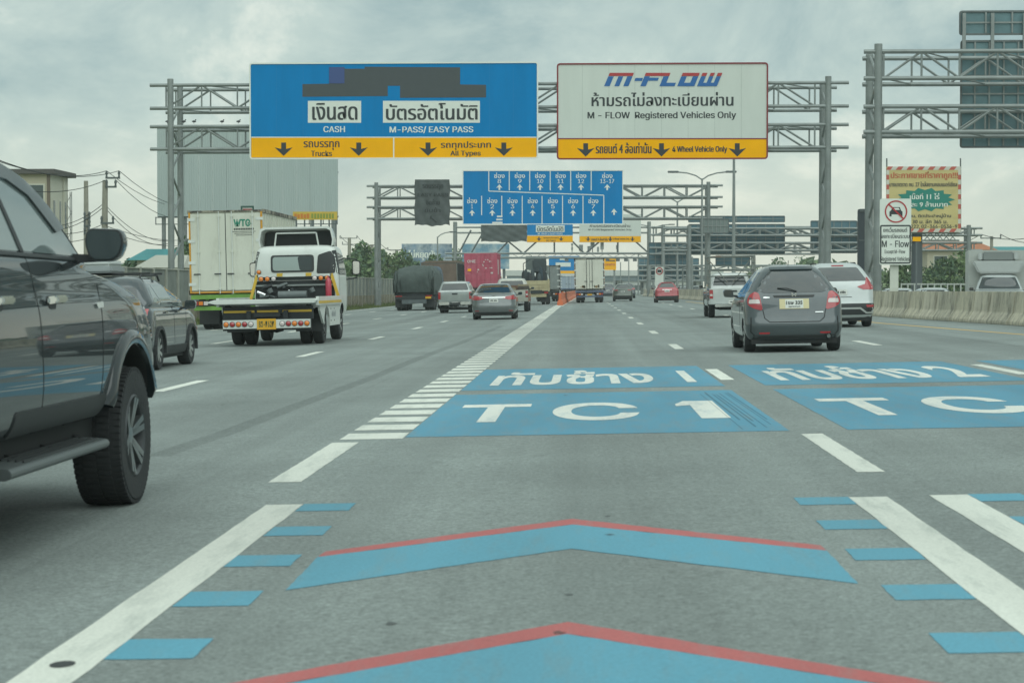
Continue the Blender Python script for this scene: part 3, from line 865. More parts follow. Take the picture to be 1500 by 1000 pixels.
# ---- restriction sign on a post beyond the median
YP = 66.0
s = panel('restriction_sign', 1288.5, 291, 1335, 388, YP, M_SPLATE, 'pale restriction sign with struck out car in a red ring', round_=.08, depth=.05)
p = at(1311, 388, YP)
MB().box(p.x - .14, p.x + .14, YP + .12, YP + .22, gz(p.x) - .05, at(1311, 300, YP).z).build('post', mat('post_pale', (.55, .57, .5), .7, var=.1), s)
a = at(1312.5, 310, YP); rr = (at(1329, 310, YP) - a).x
k1, k2, k3 = YP - .006, YP - .012, YP - .018
def ring_on(c, r0, r1, Y, m, root, n=36):
    mb = MB(); vs = []
    for r in (r0, r1):
        for i in range(n): t = 2 * math.pi * i / n; vs.append((c.x + r * math.cos(t), Y, c.z + r * math.sin(t)))
    mb.add(vs, [(i, (i + 1) % n, n + (i + 1) % n, n + i) for i in range(n)])
    return mb.build('red_ring', m, root, fix=False)
ring_on(a, rr * .88, rr, k2, M_SRED, s)
sign_poly([(1303, 317), (1303, 310), (1305, 308.5), (1308, 303.5), (1318, 303.5), (1320, 308.5), (1322, 310), (1322, 317), (1319, 317), (1319, 314), (1306, 314), (1306, 317)], k1, M_SBLACK, s, 'car_symbol')
sign_poly([(1308, 307.5), (1310, 304.7), (1316.5, 304.7), (1318, 307.5)], k2, M_SPLATE, s, 'car_symbol')
sign_poly([(1301.5, 300.2), (1303, 298.8), (1324, 319.5), (1322.5, 321)], k3, M_SRED, s, 'red_bar')
frame(s, 1289, 329.5, 1334.5, 386, YP - .01, .045, M_SBLACK, .07)
for t, x0, y0, x1, y1, b in (('ยกเว้นรถยนต์', 1294, 333, 1329, 340, .02), ('ลงทะเบียนระบบ', 1291, 342.5, 1332, 349, .02), ('M - Flow', 1292, 352.5, 1331.5, 362, .02),
                             ('Except M-Flow', 1296, 366, 1326, 372.5, .01), ('Registered Vehicles', 1290.5, 376, 1332, 384, .01)):
    sign_text(t, x0, y0, x1, y1, k1, M_SBLACK, s, b)
# tall dark cabinet board beside it
YD = 86.0
a, b = at(1257, 398, YD), at(1277.5, 306, YD)
s = empty('message_board', ((a.x + b.x) / 2, YD, gz(a.x)), 'tall narrow dark board standing left of the right gantry column', 'message board')
MB().prism(rpoly(rect(a.x, a.z, b.x, b.z), .08, 3), 'y', YD, YD + .3).build('cabinet', mat('cabinet_dark', (.045, .058, .066), .55, var=.1), s)
B('hood', M_STEELD, s, a.x + .05, b.x - .05, YD - .05, YD - .002, b.z - .12, b.z - .04)
B('seam', M_STEELD, s, a.x + .03, b.x - .03, YD - .012, YD - .002, (a.z + b.z) / 2 - .02, (a.z + b.z) / 2 + .02)
MB().tube(((a.x + b.x) / 2, YD + .15, gz(a.x) - .1), ((a.x + b.x) / 2, YD + .15, a.z), .1, n=10).build('post', M_STEEL, s)

# ---- sign backs over the opposite carriageway further on
YF = 165.0
gantry('distant truss gantry over the opposite carriageway behind the hatchback', YF, 1010, 1420, [(335, 345), (356, 367)], 972, 1440, depth=1.2, rc=.09, rb=.065, rp=.2, bay=1.5)
sign_back(1008, 328, 1150, 372, YF + 1.6, 'wide dark blue sign back over the opposite lanes', 10, 4, M_SBACK2)
sign_back(1008, 316, 1150, 326, YF + 1.6, 'low strip sign back above the wide dark blue one', 8, 2, M_SBACK2)
sign_back(1187, 323, 1256, 371, YF + 1.6, 'square dark blue sign back right of the hatchback roof', 6, 4, M_SBACK2)
sign_back(1048, 374, 1099, 389, YF + 1.6, 'small dark sign back below the wide one', 4, 2, M_SBACK2)
YG = 205.0
gantry('farther truss gantry over the opposite lanes left of the wide sign back', YG, 972, 1190, [(333, 344), (363, 372)], 952, 1200, depth=1.2, rc=.10, rb=.075, rp=.2, bay=1.9, poles='l')
sign_back(950, 355, 1010, 388, YG + 1.6, 'dark blue sign back behind the tall lamp posts', 6, 4, M_SBACK2)
YG2 = 260.0
gantry('farthest truss gantry over the opposite lanes near the toll plaza', YG2, 950, 1160, [(389, 396), (404, 411)], 934, 1200, depth=1.2, rc=.12, rb=.09, rp=.25, bay=2.3, poles='l')
sign_back(934, 378, 1024, 410, YG2 + 1.6, 'hazy dark sign back low above the red car', 9, 5, M_SBACK2)
# ================================================================== VEHICLES: building tools
M_RUB = mat('tyre_rubber', (0.028, 0.031, 0.032), 0.85, var=0.2, vscale=6, bump=0.3, bscale=40)
M_RIM = mat('rim_alloy', (0.42, 0.44, 0.43), 0.35, 0.7, var=0.1)
M_RIMD = mat('rim_dark', (0.07, 0.075, 0.078), 0.35, 0.5)
M_GLASS = mat('tinted_glass', (0.022, 0.032, 0.033), 0.04, 0.0, ior=1.75)
M_GLASSM = mat('side_glass', (0.17, 0.21, 0.205), 0.03, 0.0, ior=2.3)
M_BLKP = mat('black_plastic', (0.03, 0.034, 0.035), 0.55, var=0.1)
M_DARK = mat('under_dark', (0.018, 0.02, 0.02), 0.8)
M_CHROME = mat('chrome', (0.72, 0.74, 0.73), 0.12, 1.0)
M_TAIL = mat('tail_red', (0.36, 0.012, 0.018), 0.15, coat=1.0)
M_TAILW = mat('tail_clear', (0.62, 0.55, 0.52), 0.2, coat=1.0)
M_AMBER = mat('amber_lens', (0.72, 0.20, 0.015), 0.25, coat=.6)
M_PLATE = mat('number_plate', (0.70, 0.71, 0.66), 0.5)
M_PLATEY = mat('number_plate_yellow', (0.66, 0.36, 0.02), 0.5)
M_TXT = mat('plate_ink', (0.02, 0.025, 0.025), 0.6)
M_SEAM = mat('panel_seam', (0.012, 0.014, 0.014), 0.8)

def pchip(t, Yv, tn):
    t = np.asarray(t, float); Yv = np.asarray(Yv, float)
    h = np.diff(t); d = np.diff(Yv, axis=0) / h[:, None]
    m = np.zeros_like(Yv)
    for c in range(Yv.shape[1]):
        for i in range(1, len(t) - 1):
            a, b = d[i - 1, c], d[i, c]
            m[i, c] = 0 if a * b <= 0 else 2 * a * b / (a + b)
        m[0, c], m[-1, c] = d[0, c], d[-1, c]
    out = np.zeros((len(tn), Yv.shape[1]))
    for k, x in enumerate(tn):
        i = min(max(int(np.searchsorted(t, x) - 1), 0), len(t) - 2)
        s = (x - t[i]) / h[i]
        out[k] = ((1 + 2 * s) * (1 - s) ** 2 * Yv[i] + s * (1 - s) ** 2 * h[i] * m[i] + s * s * (3 - 2 * s) * Yv[i + 1] + s * s * (s - 1) * h[i] * m[i + 1])
    return out

def ring(yr, yf, w, rr, rf, br, bf):
    """half outline in plan, from rear centre round the right side to front centre"""
    rr = min(rr, w * .9); rf = min(rf, w * .9)
    L = yf - yr
    tot = rr + rf + br + bf
    if tot > L * .9:
        k = L * .9 / tot; rr *= k; rf *= k; br *= k; bf *= k
    pts = []
    for i in range(6):
        x = (w - rr) * i / 6
        pts.append((x, yr + br * (x / w) ** 2))
    b0 = br * ((w - rr) / w) ** 2
    for i in range(7):
        t = math.pi / 2 * i / 6
        pts.append((w - rr + rr * math.sin(t), yr + b0 + rr * (1 - math.cos(t))))
    b1 = bf * ((w - rf) / w) ** 2
    y0, y1 = yr + b0 + rr, yf - b1 - rf
    for i in range(1, 12):
        pts.append((w, y0 + (y1 - y0) * i / 12))
    for i in range(7):
        t = math.pi / 2 * i / 6
        pts.append((w - rf + rf * math.cos(t), y1 + rf * math.sin(t)))
    for i in range(1, 7):
        x = (w - rf) * (1 - i / 6)
        pts.append((x, yf - bf * (x / w) ** 2))
    return pts

class Body:
    """a vehicle shell made of level outlines: rows (z, yr, yf, w, rr, rf, br, bf)"""
    def __init__(s, rows, sub=5, sc=(1, 1, 1)):
        rows = np.array(rows, float)
        rows[:, 0] *= sc[2]; rows[:, 1:3] *= sc[1]; rows[:, 3] *= sc[0]
        t = np.arange(len(rows)); tn = np.linspace(0, len(rows) - 1, (len(rows) - 1) * sub + 1)
        q = pchip(t, rows, tn)
        s.v, s.f = [], []
        for r in q:
            h = ring(*r[1:])
            full = [(x, y) for x, y in h] + [(-x, y) for x, y in h[-2:0:-1]]
            s.n = len(full)
            s.v += [(x, y, r[0]) for x, y in full]
        n = s.n
        for j in range(len(q) - 1):
            for i in range(n):
                k = (i + 1) % n
                s.f.append((j * n + i, j * n + k, (j + 1) * n + k, (j + 1) * n + i))
        s.f.append(tuple(range(n - 1, -1, -1)))
        top = (len(q) - 1) * n
        s.f.append(tuple(range(top, top + n)))
        s.bvh = BVHTree.FromPolygons([Vector(p) for p in s.v], s.f)
    def build(s, name, m, root, wells=(), angle=40):
        o = MB().add(s.v, s.f).build(name, m, root, smooth=True, angle=angle, fix=True)
        if wells:
            cb = MB()
            for (x0, x1, y, z, r) in wells: cb.tube((x0, y, z), (x1, y, z), r, n=28)
            c = cb.build('cutter', M_DARK)
            md = o.modifiers.new('wells', 'BOOLEAN'); md.object = c; md.operation = 'DIFFERENCE'; md.solver = 'EXACT'
            o.data.materials.append(M_DARK)
            bpy.context.view_layer.update()
            me = bpy.data.meshes.new_from_object(o.evaluated_get(bpy.context.evaluated_depsgraph_get()))
            o.modifiers.clear(); o.data = me
            bpy.data.objects.remove(c)
            me.polygons.foreach_set('use_smooth', [True] * len(me.polygons))
            me.set_sharp_from_angle(angle=R(angle))
            # the inside of the wells is dark
            k = len(me.materials) - 1
            for p in me.polygons:
                cpt = p.center
                for (x0, x1, y, z, r) in wells:
                    if abs(math.hypot(cpt.y - y, cpt.z - z) - r) < r * .03 and min(abs(x0), abs(x1)) - .01 < abs(cpt.x) and abs(p.normal.x) < .5:
                        p.material_index = k
                    elif abs(abs(cpt.x) - min(abs(x0), abs(x1))) < .004 and math.hypot(cpt.y - y, cpt.z - z) < r:
                        p.material_index = k
        return o
    def hit(s, view, a, b):
        if view == 'rear': o, d = Vector((a, -20, b)), Vector((0, 1, 0))
        elif view == 'front': o, d = Vector((a, 30, b)), Vector((0, -1, 0))
        elif view == 'right': o, d = Vector((20, a, b)), Vector((-1, 0, 0))
        elif view == 'left': o, d = Vector((-20, a, b)), Vector((1, 0, 0))
        else: o, d = Vector((a, b, 20)), Vector((0, 0, -1))
        h = s.bvh.ray_cast(o, d)
        if h[0] is None:
            q = {'rear': (a, 0, b), 'front': (a, 4, b), 'right': (1, a, b), 'left': (-1, a, b), 'top': (a, b, 2)}[view]
            h = s.bvh.find_nearest(Vector(q))
        n = h[1]
        if n.dot(d) > 0: n = -n
        return h[0], n
    def patch(s, name, view, pts, m, parent, off=0.006, res=0.09, r=0.0, org=(0, 0, 0)):
        """a raised piece that lies on the shell, cut to an outline seen from one side"""
        if r: pts = rpoly(pts, r, 3)
        bm = bmesh.new()
        vs = [bm.verts.new((p[0], p[1], 0)) for p in pts]
        bm.faces.new(vs)
        lo = [min(p[i] for p in pts) for i in (0, 1)]; hi = [max(p[i] for p in pts) for i in (0, 1)]
        for ax in (0, 1):
            k = int((hi[ax] - lo[ax]) / res)
            for j in range(1, k + 1):
                c = [0, 0, 0]; c[ax] = lo[ax] + (hi[ax] - lo[ax]) * j / (k + 1)
                nn = [0, 0, 0]; nn[ax] = 1
                bmesh.ops.bisect_plane(bm, geom=bm.verts[:] + bm.edges[:] + bm.faces[:], plane_co=c, plane_no=nn)
        top, bot = {}, {}
        ov, of = [], []
        bm.verts.index_update()
        bm.verts.ensure_lookup_table()
        for v in bm.verts:
            h, n = s.hit(view, v.co.x, v.co.y)
            ov.append(tuple(h + n * off))
        nv = len(ov)
        for v in bm.verts:
            h, n = s.hit(view, v.co.x, v.co.y)
            ov.append(tuple(h - n * 0.006))
        for f in bm.faces: of.append(tuple(v.index for v in f.verts))
        for e in bm.edges:
            if len(e.link_faces) == 1:
                a, b = e.verts[0].index, e.verts[1].index
                of.append((a, b, nv + b, nv + a))
        bm.free()
        return MB().add(ov, of).build(name, m, parent, org=org, smooth=True, angle=50)
    def both(s, name, pts, m, parent, view='rear', **k):
        a = s.patch(name, view, pts, m, parent, **k)
        b = s.patch(name, view if view != 'right' else 'left', [(-p[0], p[1]) for p in pts] if view != 'right' else pts, m, parent, **k)
        return a, b

def wheel(root, x, y, r, w, rim_r, side, spokes=5, rim=M_RIM, tread=False, name='wheel'):
    """side +1: outer face to +x. The wheel is rim and hub; the tyre is its child"""
    s = side
    hub = MB()
    f = w * .5 * s
    hub.lathe([(rim_r, -f), (rim_r, f * .92), (rim_r * .96, f), (rim_r * .90, f * .9), (rim_r * .86, f * .35), (rim_r * .3, f * .2), (0.001, f * .2)], (x, y, r), 'x', 28)
    o = hub.build(name, M_RIMD, root, smooth=True)
    sp = MB()
    for k in range(spokes):
        t = 2 * math.pi * k / spokes + .3
        for dt in ((-.13, .13) if tread else (0,)):
            a = Vector((x + f * .62, y + .10 * rim_r * math.cos(t + dt), r + .10 * rim_r * math.sin(t + dt)))
            b = Vector((x + f * .86, y + .93 * rim_r * math.cos(t + dt), r + .93 * rim_r * math.sin(t + dt)))
            sp.bar(a, b, .03 if not tread else .036, rim_r * (.26 if not tread else .15), up=(0, -math.sin(t), math.cos(t)))
    sp.lathe([(rim_r * .24, f * .3), (rim_r * .22, f * .78), (0.001, f * .80)], (x, y, r), 'x', 14)
    sp.build('rim_spokes', rim, o, org=(0, 0, 0), smooth=True)
    q = r - rim_r
    prof = [(rim_r * .98, -f * .92), (rim_r + q * .35, -f), (r - q * .18, -f * 1.0), (r - .008, -f * .82), (r, -f * .5), (r, f * .5), (r - .008, f * .82), (r - q * .18, f * 1.0), (rim_r + q * .35, f), (rim_r * .98, f * .92)]
    ty = MB().lathe(prof, (x, y, r), 'x', 40)
    if tread:
        n = 66
        for k in range(n):
            t = 2 * math.pi * k / n
            for j, (o0, o1) in enumerate(((-.97, -.62), (-.54, -.04), (.04, .54), (.62, .97))):
                tt = t + (j % 2) * math.pi / n
                c, sn = math.cos(tt), math.sin(tt)
                rad = r - (.012 if abs(o0) > .6 or abs(o1) > .6 else .004)
                p0 = Vector((x + f * o0, y + c * rad, r + sn * rad)); p1 = Vector((x + f * o1, y + c * rad, r + sn * rad))
                ty.bar(p0, p1, 2 * math.pi * r / n * .62, .022, up=(0, c, sn))
    ty.build('tyre', M_RUB, o, org=(0, 0, 0), smooth=True, angle=30)
    return o

def put(root, x, y, rz=0.0, sc=1.0):
    root.location = (x, y, gz(x)); root.rotation_euler = (0, -math.atan(XS), rz); root.scale = (sc, sc, sc)

def plate(root, x, z, y, w, h, body, m=M_PLATE, parent=None, tm=M_TXT):
    p = B('number_plate', m, root, x - w / 2, x + w / 2, y - .012, y, z - h / 2, z + h / 2)
    if body is None:
        mb = MB()
        for i, (a, b) in enumerate(((-.38, .05), (-.30, .07), (-.20, .09), (.0, .07), (.10, .07), (.20, .07), (.30, .07))):
            mb.box(x + w * a, x + w * (a + b), y - .0145, y - .0125, z - h * .22, z + h * (.24 if i % 3 else .16))
        mb.build('plate_marks', tm, p, org=(0, 0, 0))
        return p
    mb = letters(MB(), body, lambda u, v: (x - w * .40 + w * .80 * u, y - .0145, z - h * .28 + h * .56 * v), .02)
    mb.build('plate_lettering', tm, p, org=(0, 0, 0), fix=False)
    return p

def mirror(root, x, y, z, m, side, w=.20, h=.14):
    s = side
    pts = rpoly([(x, z - h / 2), (x + s * w * .9, z - h * .42), (x + s * w, z + h * .2), (x + s * w * .85, z + h / 2), (x + s * .02, z + h * .46)], .03, 3)
    o = MB().prism(pts, 'y', y, y + .11).build('mirror', m, root, bevel=.015)
    c = (x + s * w / 2, z)
    gp = [(c[0] + (p[0] - c[0]) * .86, c[1] + (p[1] - c[1]) * .86) for p in pts]
    MB().prism(gp, 'y', y - .006, y - .001).build('mirror_glass', M_GLASS, o, org=(0, 0, 0))
    MB().bar((x - s * .12, y + .05, z - h * .35), (x + s * .04, y + .05, z - h * .30), .05, .04).build('mirror_arm', M_BLKP, o, org=(0, 0, 0))
    return o

# outline rows: z, yr, yf, w, rear corner, front corner, rear bow, front bow (for a car 3.9 x 1.70 x 1.525)
HATCH = [(.19, .16, 3.70, .70, .20, .30, .05, .16), (.24, .06, 3.80, .78, .22, .34, .06, .18), (.34, .015, 3.88, .832, .24, .36, .07, .20), (.48, .0, 3.90, .848, .24, .38, .07, .22),
         (.62, .035, 3.88, .848, .22, .40, .07, .24), (.76, .06, 3.80, .846, .20, .42, .07, .25), (.86, .075, 3.62, .842, .19, .44, .07, .26), (.94, .09, 3.30, .832, .18, .44, .07, .26),
         (1.01, .11, 2.98, .795, .22, .40, .09, .22), (1.08, .15, 2.80, .745, .24, .36, .10, .2), (1.22, .25, 2.45, .665, .26, .32, .11, .18), (1.34, .36, 2.12, .59, .26, .30, .11, .16),
         (1.43, .47, 1.85, .52, .26, .30, .10, .14), (1.485, .58, 1.65, .445, .24, .28, .08, .12), (1.512, .72, 1.45, .35, .2, .24, .05, .1), (1.525, .90, 1.25, .2, .1, .1, .02, .05)]
SEDAN = [(.19, .20, 4.40, .74, .24, .30, .08, .16), (.25, .08, 4.52, .82, .28, .34, .10, .18), (.36, .02, 4.60, .87, .32, .36, .12, .2), (.52, .0, 4.62, .888, .34, .38, .13, .22),
         (.68, .03, 4.60, .888, .34, .40, .13, .24), (.80, .05, 4.48, .885, .34, .44, .13, .26), (.90, .07, 4.15, .878, .34, .44, .13, .26), (.985, .12, 3.70, .865, .34, .44, .13, .26),
         (1.03, .30, 3.40, .845, .30, .42, .10, .24), (1.06, .52, 3.22, .81, .26, .38, .10, .2), (1.18, .78, 2.85, .74, .22, .32, .10, .18), (1.30, 1.05, 2.50, .67, .22, .30, .1, .16),
         (1.39, 1.30, 2.20, .61, .2, .3, .08, .14), (1.435, 1.50, 2.02, .53, .2, .26, .06, .1), (1.455, 1.66, 1.90, .30, .1, .1, .02, .05)]
# ================================================================== CARS
def car_wells(w, ya, yb, r, hw, tw=.26):
    return [(s * (hw - tw), s * (hw + .3), y, r, w) for s in (-1, 1) for y in (ya, yb)]

def add_wheels(root, ya, yb, hw, r, tw, rim_r, **k):
    for y in (ya, yb):
        for s in (-1, 1): wheel(root, s * (hw - tw / 2 - .015), y, r, tw, rim_r, s, **k)

def side_glass(bd, root, polys, m=M_GLASS, off=.004):
    for p in polys: bd.both('side_window', p, m, root, 'right', off=off, r=.04)

# ---- grey hatchback in front on the right
def hatchback():
    t = empty('hatchback_car', label='dark grey hatchback with pale yellow number plate, nearest car on the right', cat='car')
    m = paint('paint_graphite', (0.055, 0.071, 0.076), 0.3, .28)
    bd = Body(HATCH)
    bd.build('body', m, t, car_wells(.315, .66, 3.14, .29, .848))
    bd.patch('rear_window', 'rear', [(-.385, 1.42), (.385, 1.42), (.50, 1.29), (.645, 1.085), (.50, 1.035), (-.50, 1.035), (-.645, 1.085), (-.50, 1.29)], M_GLASS, t, r=.05, off=.004)
    bd.patch('roof_spoiler', 'rear', [(-.38, 1.465), (.38, 1.465), (.37, 1.422), (-.37, 1.422)], m, t, off=.03, r=.02)
    for s in (-1, 1):
        P = lambda pts: [(s * a, b) for a, b in pts]
        tl = bd.patch('tail_light', 'rear', P([(.665, 1.06), (.60, 1.03), (.545, .76), (.57, .735), (.70, .77), (.79, .83), (.80, .92), (.76, 1.0)]), M_TAIL, t, r=.03, off=.010)
        bd.patch('clear_lens', 'rear', P([(.60, .925), (.765, .925), (.775, .855), (.585, .855)]), M_TAILW, tl, off=.0135, r=.02)
        bd.patch('side_reflector', 'rear', P([(.43, .355), (.62, .355), (.61, .325), (.44, .325)]), M_TAIL, t, off=.008, r=.01)
        bd.patch('bumper_crease', 'rear', P([(.74, .62), (.755, .62), (.765, .36), (.70, .30), (.69, .315), (.745, .37)]), M_SEAM, t, off=.003)
    hp = [(-.545, .745), (-.515, .60), (-.43, .53), (.43, .53), (.515, .60), (.545, .745)]
    for a, b in zip(hp[:-1], hp[1:]):
        d = Vector((b[0] - a[0], b[1] - a[1])).normalized() * .007; nx, nz = -d.y, d.x
        bd.patch('hatch_seam', 'rear', [(a[0] + nx, a[1] + nz), (a[0] - nx, a[1] - nz), (b[0] - nx, b[1] - nz), (b[0] + nx, b[1] + nz)], M_SEAM, t, off=.002)
    bd.patch('lower_valance', 'rear', [(-.72, .30), (.72, .30), (.68, .20), (-.68, .20)], M_BLKP, t, off=.006, r=.02)
    bd.patch('plate_garnish', 'rear', [(-.36, .99), (.36, .99), (.34, .955), (-.34, .955)], M_BLKP, t, off=.012, r=.01)
    p = bd.patch('number_plate', 'rear', [(-.255, .925), (.255, .925), (.255, .755), (-.255, .755)], mat('plate_cream', (.66, .58, .34), .5), t, off=.016)
    q = bd.patch('plate_field', 'rear', [(-.155, .915), (.155, .915), (.155, .765), (-.155, .765)], M_PLATE, p, off=.018)
    h, n = bd.hit('rear', 0, .84)
    letters(MB(), '1ขษ 335', lambda u, v: (-.14 + .28 * u, h.y - .024, .83 + .065 * v), .02).build('plate_lettering', M_TXT, p, org=(0, 0, 0), fix=False)
    letters(MB(), 'กรุงเทพมหานคร', lambda u, v: (-.10 + .20 * u, h.y - .030, .775 + .03 * v), .02).build('plate_lettering', M_TXT, p, org=(0, 0, 0), fix=False)
    # emblem: a letter H with splayed uprights in a rounded frame
    h, n = bd.hit('rear', 0, 1.0); y = h.y - .012
    em = MB()
    for s in (-1, 1): em.bar((s * .036, y, 1.033), (s * .024, y, .968), .016, .018)
    em.bar((-.03, y, 1.0), (.03, y, 1.0), .016, .014)
    em.build('emblem', M_CHROME, t)
    bd.patch('badge', 'rear', [(.36, .70), (.50, .70), (.50, .688), (.36, .688)], M_CHROME, t, off=.008)
    bd.patch('badge', 'rear', [(-.53, .965), (-.50, .97), (-.42, .962), (-.42, .95), (-.50, .945), (-.53, .95)], M_CHROME, t, off=.008)
    h, n = bd.hit('rear', .05, 1.05); h2, n2 = bd.hit('rear', -.28, 1.11)
    MB().path([h + n * .02, (h + h2) / 2 + n * .03 + Vector((0, 0, .015)), h2 + n * .015], .011).build('wiper', M_BLKP, t)
    MB().tube((-.03, .72, 1.52), (-.03, .64, 1.60), .006, n=5).build('antenna', M_BLKP, t)
    MB().lathe([(.052, -.02), (.052, .10), (.040, .10), (.036, 0.0), (.001, .0)], (.585, .03, .275), 'y', 16).build('exhaust_pipe', M_STEELD, t, smooth=True)
    side_glass(bd, t, [[(.35, 1.06), (1.28, 1.04), (1.28, 1.40), (.60, 1.40)], [(1.36, 1.04), (2.45, 1.05), (2.05, 1.33), (1.80, 1.42), (1.36, 1.42)], [(2.50, 1.05), (2.72, 1.06), (2.40, 1.20)]])
    bd.both('door_seam', [(1.30, .30), (1.315, .30), (1.33, 1.03), (1.315, 1.03)], M_SEAM, t, 'right', off=.002)
    mirror(t, -.86, 2.42, 1.03, m, -1, .20, .15); mirror(t, .86, 2.42, 1.03, m, 1, .20, .15)
    MB().box(-.74, .74, .12, 3.7, .15, .24).build('underbody', M_DARK, t)  # floor box made wide and low to deepen the shadow under the car
    MB().box(-.36, -.02, .30, .52, .155, .21).build('rear_silencer', M_DARK, t)
    add_wheels(t, .66, 3.14, .848, .295, .19, .19, spokes=7)
    return t
o = hatchback(); put(o, 3.62, 33.9 - .66, 0.0, 0.985)

# ---- generic SUV shell helper for smaller cars in the picture
def rear_car(name, label, m, sc, plate_txt, glass, tails, wheels, rows=HATCH, plate_z=.8, bumper=None, extra=None, rim=M_RIM, cat='car', tailm=M_TAIL):
    t = empty(name, label=label, cat=cat)
    bd = Body(rows, sc=sc)
    ya, yb, r, tw = wheels
    hw = max(q[3] for q in rows) * sc[0]
    bd.build('body', m, t, car_wells(r * 1.1, ya, yb, r, hw))
    bd.patch('rear_window', 'rear', glass, M_GLASS, t, r=.05, off=.005)
    for s in (-1, 1):
        for q in tails: bd.patch('tail_light', 'rear', [(s * a, b) for a, b in q], tailm, t, r=.02, off=.012)
    if bumper: bd.patch('lower_bumper', 'rear', bumper, M_BLKP, t, off=.010, r=.03)
    h, n = bd.hit('rear', 0, plate_z)
    plate(t, 0, plate_z, h.y - .012, .36, .14, plate_txt)
    add_wheels(t, ya, yb, hw, r, tw, r * .63, rim=rim)
    MB().box(-hw * .86, hw * .86, .12, yb + .5, .16, .27).build('underbody', M_DARK, t)  # widened floor box, blocks light so the road beneath gets darker
    if extra: extra(t, bd)
    return t

# ---- white crossover partly behind the hatchback
def xp_extra(t, bd):
    bd.patch('lower_cladding', 'rear', [(-.88, .62), (.88, .62), (.88, .33), (-.88, .33)], M_BLKP, t, off=.012, r=.04)
    bd.patch('skid_plate', 'rear', [(-.86, .40), (-.68, .40), (-.52, .52), (.52, .52), (.68, .40), (.86, .40), (.86, .355), (.66, .355), (.50, .475), (-.50, .475), (-.66, .355), (-.86, .355)], mat('silver_trim', (.52, .54, .52), .35, .5), t, off=.02)
    for s in (-1, 1):
        bd.patch('tail_light', 'rear', [(s * a, b) for a, b in [(.44, 1.06), (.66, 1.12), (.70, 1.30), (.735, 1.29), (.88, 1.03), (.86, .98), (.60, .98)]], M_TAIL, t, off=.014, r=.02)
        bd.patch('reflector', 'rear', [(s * a, b) for a, b in [(.66, .58), (.86, .58), (.85, .52), (.68, .52)]], M_TAIL, t, off=.02)
        for dx in (.70, .80): MB().lathe([(.045, -.02), (.045, .05), (.03, .05), (.001, .03)], (s * dx, bd.hit('rear', s * dx, .45)[0].y - .01, .45), 'y', 10).build('fog_lamp', M_CHROME, t)
    bd.patch('high_brake_light', 'rear', [(-.16, 1.625), (.16, 1.625), (.15, 1.60), (-.15, 1.60)], M_TAIL, t, off=.012)
    bd.patch('door_pull', 'rear', [(-.30, .80), (.30, .80), (.30, .785), (-.30, .785)], M_SEAM, t, off=.003)
    side_glass(bd, t, [[(.50, 1.20), (1.7, 1.18), (1.7, 1.5), (.8, 1.52)], [(1.8, 1.18), (3.0, 1.16), (2.4, 1.5), (1.8, 1.52)]])
    for s in (-1, 1): MB().path([(s * .52, .85, 1.64), (s * .52, 1.0, 1.69), (s * .52, 1.9, 1.70), (s * .52, 2.1, 1.65)], .018).build('roof_rail', M_BLKP, t)
    mirror(t, .90, 2.95, 1.12, M_PWHITE, 1)
M_PWHITE = paint('paint_white', (.50, .535, .525), 0.15, .35, .05)
HS = [(a * 1.115, *b) for a, *b in HATCH]
HX = [(r[0], r[1], r[2], r[3] + (.075 if r[0] > 1.15 else 0), *r[4:]) for r in HS]
o = rear_car('crossover_car', 'white crossover with dark cladding right of the grey hatchback', M_PWHITE, (1.05, 1.14, 1.0), None,
             [(-.50, 1.57), (.50, 1.57), (.70, 1.25), (.68, 1.21), (-.68, 1.21), (-.70, 1.25)], [], (.78, 3.5, .345, .21), rows=HX, plate_z=.92, extra=xp_extra)
put(o, 6.72, 51.6 - .78, 0, 1.0)

# ---- red hatchback far ahead
M_PRED = paint('paint_red', (.30, .012, .022), .2, .3)
def cx_extra(t, bd):
    bd.patch('tail_garnish', 'rear', [(-.35, .98), (.35, .98), (.35, .95), (-.35, .95)], M_CHROME, t, off=.01)
    mirror(t, -.88, 2.5, 1.05, M_PRED, -1); mirror(t, .88, 2.5, 1.05, M_PRED, 1)
    bd.patch('roof_lip', 'rear', [(-.38, 1.48), (.38, 1.48), (.37, 1.44), (-.37, 1.44)], M_PRED, t, off=.035)
o = rear_car('red_car', 'red hatchback with a dark lower bumper far ahead by the median', M_PRED, (1.03, 1.05, 1.0), None,
             [(-.39, 1.42), (.39, 1.42), (.60, 1.13), (-.60, 1.13)], [[(.48, 1.0), (.80, 1.02), (.78, .90), (.52, .90)]], (.7, 3.3, .32, .2),
             plate_z=.86, bumper=[(-.84, .50), (.84, .50), (.80, .24), (-.80, .24)], extra=cx_extra)
put(o, 5.86, 136, 0, 0.95)
# ---- olive crossover far ahead
M_POLIVE = paint('paint_olive', (.065, .085, .065), .35, .3)
o = rear_car('olive_car', 'dark olive crossover ahead of the white box truck to its right', M_POLIVE, (1.06, 1.12, 1.06), None,
             [(-.43, 1.50), (.43, 1.50), (.64, 1.21), (-.64, 1.21)], [[(.42, 1.05), (.84, 1.07), (.80, .98), (.46, .98)]], (.75, 3.4, .35, .22),
             plate_z=.9, bumper=[(-.85, .50), (.85, .50), (.80, .24), (-.80, .24)])
put(o, 3.2, 158, 0, 0.88)
M_PDARK = paint('paint_navy', (.04, .05, .06), .3, .3)
o = rear_car('distant_car', 'small dark car beyond the olive crossover', M_PDARK, (1.03, 1.05, 1.0), None,
             [(-.39, 1.42), (.39, 1.42), (.60, 1.13), (-.60, 1.13)], [[(.52, 1.0), (.80, 1.02), (.78, .88), (.56, .88)]], (.7, 3.3, .32, .2))
put(o, 4.35, 195, 0, 1.0)
